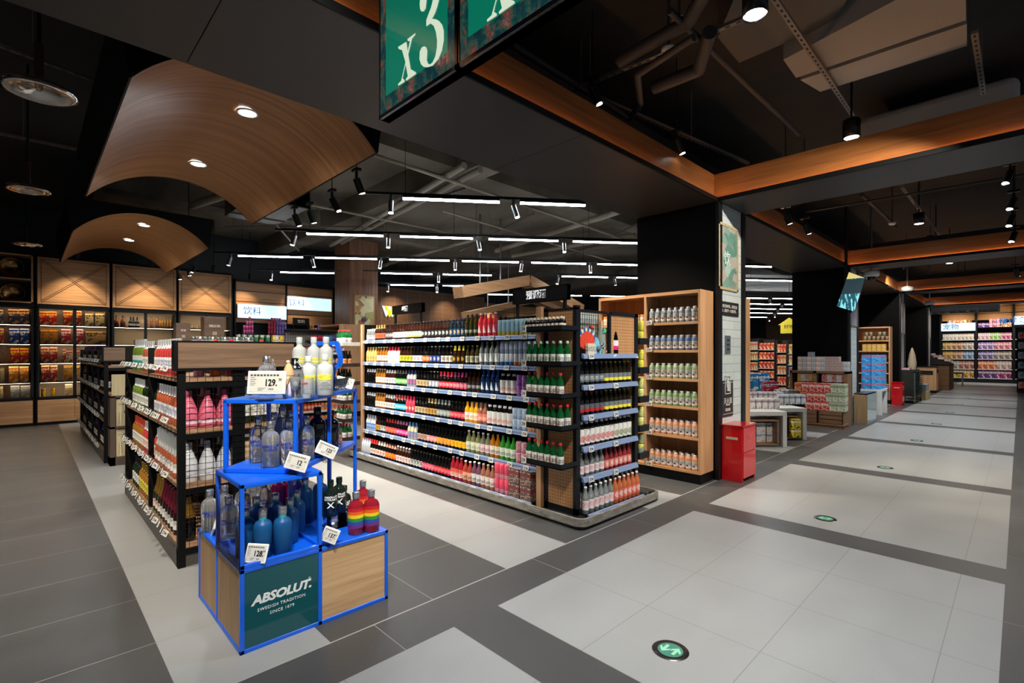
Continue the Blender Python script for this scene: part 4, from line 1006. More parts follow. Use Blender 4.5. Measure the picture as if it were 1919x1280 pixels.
# electronic price displays
def esl(px, py, d, w, h, price, label, tilt=-12, yaw=-45, roll=0, size=.4, dec='00'):
    x, y = cw((px - CX) / F * d, d); z = H - (py - CY) / F * d
    t = thing('price_display', label, 'price tag', (x, y, z), 0, 'large electronic price displays on the blue stand')
    t.rotation_euler = (R(tilt), R(roll), R(yaw))
    bevel(MB().box(-w/2, -.005, -h/2, w/2, .006, h/2).build('casing', mat('dfe0de', .35), t), .004, 3)
    s = MB().box(-w*.44, -.0062, -h*.40, w*.44, -.005, h*.42).build('e_paper_screen', mat('c6c6be', .4), t)
    text(price, h * size, INK, s, (w * .12, -.0072, -.02 * h), FACE_Y, off=h * .012, sx=.8)
    text(dec, h * size * .36, INK, s, (w * .36, -.0072, h * .12), FACE_Y)
    a = MB()
    for i in range(9): a.box(-w*.42 + i * w * .085, -.0068, h*.27, -w*.42 + i * w * .085 + w * .06, -.0062, h*.35)
    for i in range(5): a.box(-w*.42, -.0068, h*(.2 - i*.08), -w*(.30 - .03 * (i % 2)), -.0062, h*(.22 - i*.08))
    for i in range(3): a.box(-w*.22, -.0068, -h*(.24 + i * .05), w*(.0 - .05 * i), -.0062, -h*(.225 + i * .05))
    for i in range(8): a.box(w*(.06 + i*.018), -.0068, -h*.33, w*(.066 + i * .018 + .004 * (i % 2)), -.0062, -h*.24)
    a.build('small_print', mat('4c4c4a', .5), s)
    MB().box(-w*.2, -.004, -h/2 - .02, w*.2, .02, -h/2).box(-w*.3, .008, -h/2 - .024, w*.3, .06, -h/2 - .018).build('foot', ACRYL, t)
    return t
esl(500, 717, 2.86, .222, .135, '129.', 'largest price display reading 129 on the stand top', -8, -45)
esl(646, 717, 3.68, .13, .08, '125.', 'small tilted price display at the right end of the stand top', -20, -38, 14)
esl(557, 866, 2.84, .125, .095, '12', 'tilted price display behind the middle blue post', -14, -42, 16)
esl(612, 843, 3.19, .13, .085, '125', 'tilted price display leaning by the black bottles', -20, -20, 28)
esl(481, 1037, 2.71, .115, .10, '128.', 'price display reading 128 at the front corner of the base', -22, -43, 4)
esl(619, 1003, 2.97, .095, .085, '137.', 'price display reading 137 leaning on the acrylic riser', -20, -40, 22)
esl(402, 985, 3.15, .12, .07, '', 'price display seen edge-on at the left of the base', -20, -115, 30)
# clear bottles on the upper shelf
sp_ = ((484, 3.06), (507, 2.93), (541, 3.0), (574, 3.12), (529, 3.20), (514, 3.5), (546, 3.42), (595, 3.30), (620, 3.50))
SHP = dict(zip(sp_, relax([cw((a_ - CX) / F * b_, b_) for a_, b_ in sp_])))
CW = [('ABSOLUT', .0205, .125), ('VODKA', .0205, .104)]
for px, d, hs, w in ((484, 3.06, 1.05, 'leftmost clear bottle with blue lettering on the middle shelf'), (507, 2.93, 1.0, 'front clear bottle with blue lettering on the middle shelf'), (541, 3.0, 1.02, 'clear bottle with full blue lettering left of the blue post'), (574, 3.12, 1.02, 'clear bottle right of the blue post')):
    vodka(tuple(SHP[(px, d)]) + (ZD2,), CLEAR, CAPS, w, 'clear bottles on the middle shelf', CW, INKB, hs, 1.0, small=.082)
for px, d, hs, w, b in ((529, 3.20, 1.2, 'tall bottle rising at the back of the clear bottles', CLEAR), (514, 3.5, .95, 'small bottle far back on the middle shelf, left', CLEAR), (546, 3.42, 1.02, 'blue tinted bottle behind the middle post', BFROST), (595, 3.30, 1.16, 'glossy black bottle, nearest of two', BLKG), (620, 3.50, 1.0, 'glossy black bottle, right of two', BLKG)):
    vodka(tuple(SHP[(px, d)]) + (ZD2,), b, BLKG if b is BLKG else CAPS, w, 'back row bottles on the middle shelf', None, INKB, hs, 1.1 if b is BLKG else 1.0)
x, y = cw((630 - CX) / F * 3.6, 3.6)
t = thing('glass_tumbler', 'glass tumbler with orange flower print by the black bottles', 'glass', (x, y, ZD2)); MB().lathe([(0, 0), (.036, 0), (.04, .01), (.04, .12), (.037, .12), (.036, .01), (0, .008)], 20).build('tumbler', CLEAR, t)
MB().lathe([(.0405, .02), (.0405, .08)], 12, a0=-140, a1=-20).build('flower_print', label_mat('d8c0a0', 'd8481c', 'p', .05, .05), t)
# bottles on the base, inside and beside the middle cube
BASEPX = {}
bl_ = ((460, 1041), (495, 1043), (528, 1038), (543, 1016), (556, 998), (480, 1012), (516, 1004), (572, 978), (600, 968), (532, 950), (558, 958), (508, 952), (397, 992), (429, 1008), (417, 985), (450, 972), (484, 960))
for q_, p_ in zip(bl_, relax([at_Z(a_, b_, ZB2) for a_, b_ in bl_])): BASEPX[q_] = (max(X0 + .075 if q_[0] > 440 else 0, p_[0]), max(Y0 + .075, min(Y1 - .055, p_[1])), ZB2)
def onbase(px, py): return BASEPX[(px, py)]
NL = label_mat('28a0a0', 'd83070', 's', .21, .03)
for i, (px, py, w) in enumerate(((460, 1041, 'nearest the front left post'), (495, 1043, 'second along the front row'), (528, 1038, 'largest frontmost with its whole body showing'), (543, 1016, 'just behind the frontmost one'), (556, 998, 'third behind the frontmost one'), (480, 1012, 'in the middle of the second row'), (516, 1004, 'at the back of the row under the cube'), (572, 978, 'tallest at the right of the cube'), (600, 968, 'half hidden behind the middle blue post'))):
    vodka(onbase(px, py), BFROST, CAPS, 'frosted blue bottle on the stand base, %s' % w, 'frosted blue bottles on the base', None, INKB, 1.0 if i < 7 else 1.12, 1.0, neckm=NL)
for px, py, w, b in ((532, 950, 'pink bottle at the back of the base', PINKG), (558, 958, 'violet bottle right of the pink one', PURG), (508, 952, 'second pink bottle far back on the base', PINKG)):
    vodka(onbase(px, py), b, CAPS, w, 'pink and violet bottles on the base', None, INKB, 1.05, 1.0, neckm=NL)
for px, py, w in ((397, 992, 'clear bottle at the left rear outside the cube post'), (429, 1008, 'clear bottle inside the left post'), (417, 985, 'clear bottle behind the left post'), (450, 972, 'clear bottle in the rear row under the cube'), (484, 960, 'clear bottle farthest back under the cube')):
    vodka(onbase(px, py), CLEAR, CAPS, w, 'clear bottles on the base', CW, INKB, .98, 1.0)
RB = ['c8202c', 'e0641c', 'e8c81c', '2c8c3c', '2c4c9c', '6a2c7c']
REDL = mat('c8283c', .05, trans=.6)
for px, py, w in ((667, 999, 'left of the front pair'), (696, 994, 'right of the front pair'), (680, 972, 'behind the pair')):
    vodka(onlev(px, py, ZB2), REDL, CAPS, 'rainbow striped bottle on the base, %s' % w, 'rainbow striped bottles', None, INKW, .98, 1.0, bands=RB)
a = MB(); a.box(-.075, -.06, 0, .075, .06, .006).box(-.075, -.06, .0, -.070, .06, .075).box(.070, -.06, 0, .075, .06, .075).box(-.075, -.06, .07, .075, .06, .075)
rx, ry = at_Z(632, 985, ZB2)
o = a.build('acrylic_riser', ACRYL, label='clear acrylic riser under the black lettered bottles', cat='riser', loc=(rx, ry, ZB2 + .001), rz=R(0))
for dx_, dy_, w in ((-.045, .0, 'frontmost of three'), (.03, .035, 'middle of three'), (.085, .075, 'rear right of three')):
    zz = ZB2 + (.075 if dx_ < .05 else 0)
    vodka((rx + dx_, ry + dy_, zz), GRNG, GRNG, 'dark green black bottle with white lettering, %s' % w, 'dark lettered bottles', [('ABSOLUT', .019, .15), ('EXTRAKT', .019, .131), ('X', .062, .09)], INKW, .88, .92)

# ---------------------------------------------------------------- wine racks
TAN = wood('9a7658', 'bc9673', 'y', .5); 
GRN1 = mat('8fae4c', .08, trans=.35); GRN2 = mat('1c2a14', .08); ROSE = mat('d8704c', .08, trans=.3); ROSP = mat('e04c4c', .1, trans=.3); RED1 = mat('2a0c10', .08); AMBR = mat('b87c30', .1, trans=.3)
CAPW = mat('c8cccc', .3, .4); CREAM = 'e6e2d6'
LW1 = label_mat('e9e9e2', '8a8a80', 'n', .105, .05); LW2 = label_mat('e4e6ea', '5a6a9a', 'n', .105, .05); LW3 = label_mat('efe8d8', 'b03828', 'n', .105, .05); LY = label_mat('e8d84c', '6a6a20', 'n', .105, .05); LTEAL = label_mat('e9e9e2', '20a8a0', 's', .12, .05)
def wine_rack(xa, xb, ya, yb, label, levels, bays, head, words):
    t = thing('wine_rack', label, 'shelving', (xa, ya, 0), 0, 'brown and black wine racks')
    a = MB(); zt = 1.665
    for x in (xa, xb - .05): a.box(x, ya, 0, x + .05, ya + .05, zt)
    a.box((xa + xb) / 2 - .045, ya + .005, 0, (xa + xb) / 2 + .045, ya + .05, 1.46); a.box(xa, yb - .05, 0, xb, yb, zt); 
    n = len(bays) - 1
    for i in range(1, n): a.box(xa + .01, bays[i] - .02, .1, xa + .36, bays[i] + .02, zt - .02); a.box(xb - .36, bays[i] - .02, .1, xb - .01, bays[i] + .02, zt - .02)
    a.box((xa + xb) / 2 - .015, ya + .05, .1, (xa + xb) / 2 + .015, yb - .05, 1.62)
    for z in levels: a.box(xa + .05, ya, z - .075, xb - .05, ya + .025, z - .03)
    wpart('frame', a, BLK, t)
    a = MB()
    a.box(xa - .03, ya - .03, 1.465, xb + .03, ya + .06, 1.69)
    h = wpart('header', a, BLK, t)
    MB().box(xa - .005, ya - .034, 1.485, xb + .005, ya - .029, 1.675).build('header_panel', WALNUT, h)
    for k, z in enumerate(levels):
        s = wpart('shelf', MB().box(xa + .01, ya + .012, z - .03, xb - .01, yb - .05, z), TAN, t)
        w = MB(); tg = tag_mesh()
        w.box(xa - .035, ya + .05, z + .04, xa - .031, yb - .05, z + .044); w.box(xa - .035, ya + .05, z + .09, xa - .031, yb - .05, z + .094)
        w.build('wire_rail', STEEL, s)
        y = ya + .17
        while y < yb - .1:
            q = obj('price_tag', PM['tag', .062, .04], s, (xa - .05, y, z + .07)); q.rotation_euler = (R(-25), R(12 * math.sin(y * 31)), R(-90 + 20 * math.sin(y * 17)))
            y += .135
    wpart('kick_board', MB().box(xa, ya + .01, 0, xa + .02, yb, .14).box(xa + .02, ya + .01, 0, xb - .02, ya + .03, .13), mat('4b4640', .5), t)
    wpart('end_panel', MB().box(xa, yb, 0, xb, yb + .02, 1.2), WALNUT, t)
    if head:
        a = MB()
        for z in range(28):
            zz = .14 + z * .0475
            if 1.46 > zz: a.box(xa + .05, ya - .006, zz, xb - .05, ya - .003, zz + .003)
        k = 0
        while xa + .07 + k * .052 < xb - .05: a.box(xa + .07 + k * .052, ya - .009, .12, xa + .073 + k * .052, ya - .006, 1.46); k += 1
        wpart('wire_mesh', a, BLKM, t)
    return t
tag_mesh()
WL = [.165, .61, 1.02, 1.41]
wine_rack(.80, 1.62, 4.35, 7.1, 'nearest wine rack with wood header and wire mesh end', WL, [4.4, 5.66, 6.95], True, None)
wine_rack(.80, 1.62, 9.25, 13.7, 'farther wine rack with wooden wine boxes at its end', WL, [9.3, 10.3, 11.3, 12.4, 13.6], False, None)
WSETS = {3: [(product('wine', GRN1, CAPW, LTEAL, True, full=True, hs=1.08), 'white wine bottle with silver cap'), (product('wine', ROSE, CAPW, LW1, True, full=True), 'rose wine bottle with silver cap and white label'), (product('wine', ROSP, CAPW, LW2, True, full=True), 'red tinted sparkling bottle with clear top')],
         2: [(product('wine', GRN1, CAPW, LW1, True, full=True), 'green white wine bottle with white label'), (product('wine', GRN2, BLKM, LW1, True, full=True), 'black wine bottle with large white label'), (product('wine', ROSE, mat('c8c8d0', .3, .5), LW2, True, full=True), 'orange rose bottle with blue emblem')],
         1: [(product('wine', AMBR, mat('b03a2c', .4), LW1, True, full=True), 'amber wine bottle with white label'), (product('wine', ROSP, CAPW, LW3, True, full=True), 'red wine bottle with white and red label'), (product('champ', ROSE, CAPW, LW1, True), 'stout rose bottle with foil neck')],
         0: [(product('wine', GRN2, BLKM, LW1, True, full=True), 'dark green wine bottle on bottom shelf'), (product('wine', AMBR, GOLD, LY, True, full=True), 'golden wine bottle with yellow label'), (product('champ', GRN2, GOLD, LW3, True), 'gold necked sparkling bottle'), (product('champ', RED1, mat('6a1a2c', .3, .4), LW1, True), 'dark red sparkling bottle')]}
LVN = ['bottom', 'third', 'second', 'top']
for rack, (ya, yb, wtxt, sp) in enumerate(((4.60, 6.95, 'nearest wine rack', .104), (9.42, 13.5, 'farther wine rack', .15))):
    for l in range(4):
        S = WSETS[l] if not rack else [(product('wine', RED1, mat('4a1018', .4), LW1, True, full=True), 'dark red wine bottle'), (product('wine', RED1, BLKM, LW3, True, full=True), 'black capped red wine bottle'), (product('wine', GRN2, mat('20408c', .4), LW2, True, full=True), 'blue capped wine bottle')]
        n = int((yb - ya) / sp)
        for i in range(n):
            y = ya + (yb - ya) * (i + .5) / n
            if min(abs(y - q) for q in ((5.66, 6.95) if not rack else (10.3, 11.3, 12.4))) < .062: continue
            f = 1 - i / n if not rack else (i * 7 % 10) / 10
            k = min(len(S) - 1, int((1 - f) * .999 * len(S))) if not rack else int(f * len(S))
            if not rack: k = min(len(S) - 1, int((f) * .999 * len(S)))
            pr, nm = S[k]
            place(pr, 'wine_bottle', '%s, %s shelf of the %s' % (nm, LVN[l], wtxt), 'bottle', (.868, y, WL[l] + .001), R(-90) + .3 * math.sin(i * 5.1), 'aisle side wine bottles, %s shelf of the %s' % (LVN[l], wtxt))
# magnums behind the mesh
PKM = mat('e0708c', .35); WHM = mat('cfd2d8', .35)
lp = label_mat('f0d4dc', '8a3048', 'n', .06, .012)
pm = product('magnum', PKM, PKM, lp, hs=.82, seg=24); wm = product('magnum', WHM, WHM, label_mat('e4e4e8', '50505a', 'n', .06, .012), hs=.86, seg=24)
gm = product('champ', BLKG, GOLD, None, True, seg=20)
pf = product('wine', mat('a83c5c', .15, trans=.3), mat('c890a4', .4), None, True)
wf = product('wine', mat('3a1a1c', .1), CAPW, None, True)
for i, x in enumerate((.892, 1.014, 1.136)):
    w = ('left', 'middle', 'right')[i]
    place(pm, 'sparkling_bottle', 'large pink bottle behind the wire mesh, %s of three' % w, 'bottle', (x, 4.46, 1.02), 0, 'pink magnums')
    place(wm, 'sparkling_bottle', 'large white bottle behind the wire mesh, %s of three' % w, 'bottle', (x, 4.46, .61), 0, 'white magnums')
    place(pf, 'wine_bottle', 'dark pink bottle in the row behind the pink magnums', 'bottle', (x + .02, 4.70, 1.02), 0, 'dark pink bottles behind the magnums')
    place(wf, 'wine_bottle', 'silver necked bottle in the row behind the white magnums', 'bottle', (x + .02, 4.70, .61), 0, 'silver necked bottles behind the magnums')
    place(gm, 'sparkling_bottle', 'black bottle with gold foil neck behind the lowest mesh, %s of three' % w, 'bottle', (x, 4.46, .165), 0, 'gold necked bottles behind the mesh')
rs = product('wine', ROSE, mat('d86a4c', .4), None)
for i in range(5): place(product('wine', mat(('a86a8c', 'd85a2c', 'd83c5c')[i % 3], .3), None, None), 'wine_bottle', 'coloured bottle on the top shelf seen under the wood header', 'bottle', (.97 + i * .115, 4.52, 1.41), 0, 'bottles under the wood header')
wl2 = product('wine', GRN2, CAPW, LW1, True)
for i in range(4): place(wl2, 'wine_bottle', 'dark bottle with white label in the right half of the mesh end', 'bottle', (1.29 + i * .078, 4.47, 1.02), 0, 'white labelled bottles right of the mesh post')
o = MB().box(0, 0, 0, .34, .12, .28).build('wooden_crate', wood('bfa57a', 'd9c195', 'z', .6), label='pale wooden wine box behind the right half of the mesh', cat='crate', loc=(1.265, 4.42, .612))
# signs standing on the rack
for px0, px1, px2, pt, d, s, w in ((330, 357, 370, 605, 5.6, 'WHITE WINE\n\n白葡萄酒', 'brown box sign reading WHITE WINE on the nearest rack'), (383, 421, 437, 593, 4.95, 'SPARKLING WINE\n\n起泡酒', 'taller brown box sign reading SPARKLING WINE on the nearest rack')):
    zb = 1.66; xa, za = at_Y(px0, pt, d); xb, _ = at_Y(px1, pt, d)
    t = thing('box_sign', w, 'sign', ((xa + xb) / 2, d, zb)); hw = (xb - xa) / 2; hh = za - zb
    MB().box(-hw, 0, 0, hw, .13, hh).build('sign_box', wood('4b3a30', '6b5546', 'x', .5), t)
    text(s, hh * .13, mat('dcd6cc', .5), t, (0, -.002, hh * .55), FACE_Y, sx=.62 * hw / .15)
# top of the rack: small items
c2 = product('jar', mat('b8c0b8', .15, .3), mat('8c9490', .3, .8))
for i in range(10): place(c2, 'wine_can', 'silver lidded jar in the row on top of the nearest wine rack', 'jar', (1.0 + (i % 5) * .09, 4.62 + (i // 5) * .12, 1.632), 0, 'silver lidded jars on the rack top')
t = thing('end_display_box', 'pink lettered carton on top of the wine rack', 'box', (1.36, 5.0, 1.63)); MB().box(-.06, -.03, 0, .06, .03, .09).build('carton', pack_mat('e8a0b4', 'b83c64', 'ffffff'), t)
# wooden wine boxes at the end of the farther rack
PINE = wood('c9b68c', 'e0cfa6', 'z', .6); 
t = thing('bottle_presenter', 'brown two tier stand holding wooden wine boxes at the far rack end', 'display stand', (.86, 9.0, 0))
a = MB().box(.84, 8.95, 0, .90, 9.22, .98).box(1.56, 8.95, 0, 1.62, 9.22, .98).box(.84, 8.95, 0, 1.62, 9.22, .12).box(.84, 8.95, .52, 1.62, 9.22, .55).box(.84, 8.95, .96, 1.62, 9.22, .99); wpart('frame', a, mat('5a4a3e', .5), t)
for l, z in enumerate((.12, .55)):
    for i in range(3):
        t = thing('wooden_wine_box', 'pale wooden wine box with burnt crest, %s row at far rack end' % ('lower', 'upper')[l], 'box', (.91 + i * .22, 8.97, z + .002), 0, 'wooden wine boxes %s row' % ('lower', 'upper')[l])
        MB().box(0, 0, 0, .205, .2, .385).build('crate', PINE, t); text('CHATEAU', .036, mat('4a3a24', .6), t, (.10, -.001, .31), FACE_Y); MB().box(.03, -.001, .04, .034, 0, .2).box(.06, -.001, .04, .064, 0, .2).box(.14, -.001, .04, .144, 0, .2).build('print', mat('6a5434', .6), t); MB().cyl((.10, -.0015, .20), (.10, 0, .20), .016, 12).build('crest', mat('5a4628', .6), t)
t = thing('open_wine_case', 'open pale case showing a dark bottle on the brown stand', 'box', (.86, 9.0, .99), 0); t.rotation_euler = (0, 0, R(-12))
MB().box(0, .0, 0, .30, .03, .30).build('case_lid', PINE, t); MB().box(.31, 0, 0, .62, .02, .30).box(.31, -.06, 0, .33, 0, .30).box(.60, -.06, 0, .62, 0, .30).box(.31, -.06, 0, .62, 0, .02).box(.31, -.06, .28, .62, 0, .30).build('case', PINE, t)
place(product('brandy', mat('14100e', .1), BLKM, mat('d8b48c', .5), hs=1.1), 'brandy_bottle', 'squat dark bottle inside the open wine case', 'bottle', (1.27, 8.84, 1.015), 0, None)
# ---------------------------------------------------------------- long beer gondola
GX0, GX1, GY0, GY1, GZ = 3.72, 4.78, 2.92, 7.08, 2.03
RZ = [1.765, 1.44, 1.12, .765, .415, .075]           # rail centres, top to bottom
g = thing('store_gondola', 'long black and oak store gondola filled with beer bottles and cans', 'shelving', (GX0, GY0, 0))
a = MB()
a.box(4.22, GY0 + .35, .05, 4.26, GY1, GZ - .02); a.box(GX0, GY1 - .03, .1, GX1, GY1 - .005, GZ)
a.box(GX0 + .0, GY0 + .50, .05, GX0 + .5, GY0 + .515, GZ - .1)
for y in (GY0 + .52, 4.75, 6.1): a.box(4.19, y, .05, 4.22, y + .05, GZ)
a.box(GX0, 3.42, .03, GX1, GY1, .06); a.box(4.19, 3.4, GZ - .03, 4.30, GY1, GZ)
wpart('back_panel', a, BLK, g)
wpart('end_post', MB().box(GX0 - .03, GY1 - .02, 0.06, GX0 + .3, GY1 + .04, GZ + .0), OAK, g)
wpart('corner_post', MB().box(GX0 - .06, 3.335, .06, GX0 + .0, 3.40, 2.06), OAK, g)
a = MB(); a.box(GX0 - .02, GY0, .05, GX0 + .04, GY0 + .04, 2.05).box(GX0 - .02, 3.28, .05, GX0 + .02, 3.33, 2.05).box(GX1 - .06, GY0, .05, GX1, GY0 + .04, 2.02)
a.box(GX0 - .02, GY0, .05, GX0 + .02, 3.33, .12).box(GX0 - .02, GY0, 2.01, GX0 + .02, 3.33, 2.03)
a.box(GX1 - .5, GY0 - .0, 1.985, GX1, GY0 + .03, 2.02).box(GX0 + .04, GY0 + .0, 1.99, 4.2, GY0 + .03, 2.015).box(4.24, GY0, 1.56, 4.27, GY0 + .03, 2.0)
wpart('black_frame', a, mat('11161c', .38, .2), g)
def pegboard(name, root, o, u, v, nu, nv, W_, H_):
    """perforated oak board: sheet with a grid of dark holes"""
    m, nt, b = new_mat('perforated_board'); q = N(nt); s = q.sep(q.coord())
    U, V = s[u], s[v]
    fu = q.m('SUBTRACT', q.m('FRACT', q.m('DIVIDE', U, .032)), .5); fv = q.m('SUBTRACT', q.m('FRACT', q.m('DIVIDE', V, .032)), .5)
    hole = q.m('LESS_THAN', q.m('ADD', q.m('POWER', fu, 2.0), q.m('POWER', fv, 2.0)), .026)
    n = q.noise(q.scale(q.coord(), (20, 20, 2)), 1.0, 2.0)
    q.link(q.mix(hole, q.mix(n, 'b07f50', 'c99766'), '1c120a'), b.inputs['Base Color']); b.inputs['Roughness'].default_value = .5
    return m
PEGX = pegboard('a', None, None, 1, 2, 0, 0, 0, 0); PEGY = pegboard('b', None, None, 0, 2, 0, 0, 0, 0)
wpart('pegboard', MB().box(GX0 - .012, GY0 + .03, .1, GX0 + .0, 3.29, 2.02), PEGX, g)
wpart('back_board', MB().box(GX0 + .04, 3.085, .1, GX1 - .05, 3.095, 1.56), BLK, g)
wpart('pegboard', MB().box(4.26, GY0 + .012, 1.56, GX1 - .05, GY0 + .024, 1.99), PEGY, g)
wpart('side_pegboard', MB().box(GX1 - .06, GY0 + .03, .1, GX1 - .05, 3.08, 1.56), PEGX, g)
# bumper plinth of weathered metal
def rrect(x0, y0, x1, y1, r, n=6):
    p = []
    for cx, cy, a0 in ((x1 - r, y0 + r, -90), (x1 - r, y1 - r, 0), (x0 + r, y1 - r, 90), (x0 + r, y0 + r, 180)):
        for i in range(n + 1): q = R(a0 + 90 * i / n); p.append((cx + r * math.cos(q), cy + r * math.sin(q)))
    return p
def ring(name, root, outer, inner, z0, z1, m):
    n = len(outer); a = MB(); v = [(x, y, z0) for x, y in outer] + [(x, y, z0) for x, y in inner] + [(x, y, z1) for x, y in outer] + [(x, y, z1) for x, y in inner]
    f = []
    for i in range(n):
        j = (i + 1) % n; f += [(i, j, 2*n + j, 2*n + i), (n + j, n + i, 3*n + i, 3*n + j), (2*n + i, 2*n + j, 3*n + j, 3*n + i), (j, i, n + i, n + j)]
    a.add(v, f); return wpart(name, a, m, root)
def weathered():
    m, nt, b = new_mat('weathered_zinc'); q = N(nt); n = q.noise(q.scale(q.coord(), (7, 7, 25)), 1.0, 6.0, .8, .7)
    q.link(q.ramp(n, [(.3, '6a665e'), (.5, '97938a'), (.7, 'b5b1a6')]), b.inputs['Base Color']); b.inputs['Roughness'].default_value = .45; b.inputs['Metallic'].default_value = .35; return m
ZW = weathered()
ring('bumper_rail', g, rrect(3.53, 2.72, 4.93, 7.3, .10), rrect(3.555, 2.745, 4.905, 7.275, .085), .035, .105, ZW)
ring('lower_rail', g, rrect(3.56, 2.75, 4.96, 7.3, .08), rrect(3.575, 2.765, 4.945, 7.28, .07), .0, .014, mat('3a3835', .4, .6))
a = MB()
for x, y in ((3.6, 2.8), (4.85, 2.8), (3.6, 4.3), (3.6, 5.8), (3.6, 7.2)): a.box(x - .02, y - .02, 0, x + .02, y + .02, .09)
a.box(3.62, 2.86, .04, 4.86, 7.2, .06); wpart('foot', a, mat('0d0d0d', .6), g)
TG = tag_mesh(.074, .050)
def rail_x(z, x, ya, yb, n, bottom=False):
    s = wpart('shelf', MB().box(x + .02, ya, z - .005, 4.22, yb, z + .012).box(x + .02, ya, z - .03, x + .025, yb, z + .01), BLK, g)
    k = MB().prism([(x + .02, z + .022), (x, z + .018), (x - .012, z - .022), (x - .004, z - .026), (x + .02, z - .014)], 'y', ya, yb, 0).build('price_rail', [RAILM], s)
    MB().box(x - .008, ya, z - .003, x - .005, yb, z + .004).build('rail_groove', RAILD, s)
    rnd = random.Random(int(z * 997)); L = yb - ya
    for i in range(n):
        y = yb - L * (i + .35 + .3 * rnd.random()) / n
        q = obj('price_tag', TG, s, (x - .014, y, z - .002)); q.rotation_euler = (R(-10), 0, R(-90))
for i, z in enumerate(RZ):
    rail_x(z, 3.68 if i < 5 else 3.60, 3.42, 7.03, 14, i == 5)

def C(c, r=.18, **k): return mat(c, r, **k)
BRN = C('2a1208', .1); BLKG2 = C('0a0a0a', .1); AMBG = C('a86a20', .1, trans=.3); CLRG = C('c8d2d0', .08, trans=.7); NVY = C('12284a', .12); OLV = C('3a3410', .1)
wc, kc, gc_, rc_, oc, bc = C('dcdcdc', .4), C('0e0e0e', .4), C('c8a860', .3, metal=.7), C('c81c24', .3), C('d08c3c', .35), C('1c2c5c', .3)
def L(bg, fg='2a2a2a', st='n', sh='beer', bg2=None): z0, z1 = LAB[sh]; return label_mat(bg, fg, st, round((z0 + z1) / 2, 3), round((z1 - z0) / 2, 3), bg2)
def bt(body, cap, lab, foil=False, sh='beer', neck=None, hs=1.0): return product(sh, body, cap, lab, foil, 12, True, None, hs, neck=neck)
def cn(c0, c1, sh='can', seg=12, hs=1.0): z = PROF[sh][4][1]; return product(sh, label_mat(c0, c1, 's' if sh != 'can' else 'p', .06, .05), None, None, seg=seg, hs=hs)
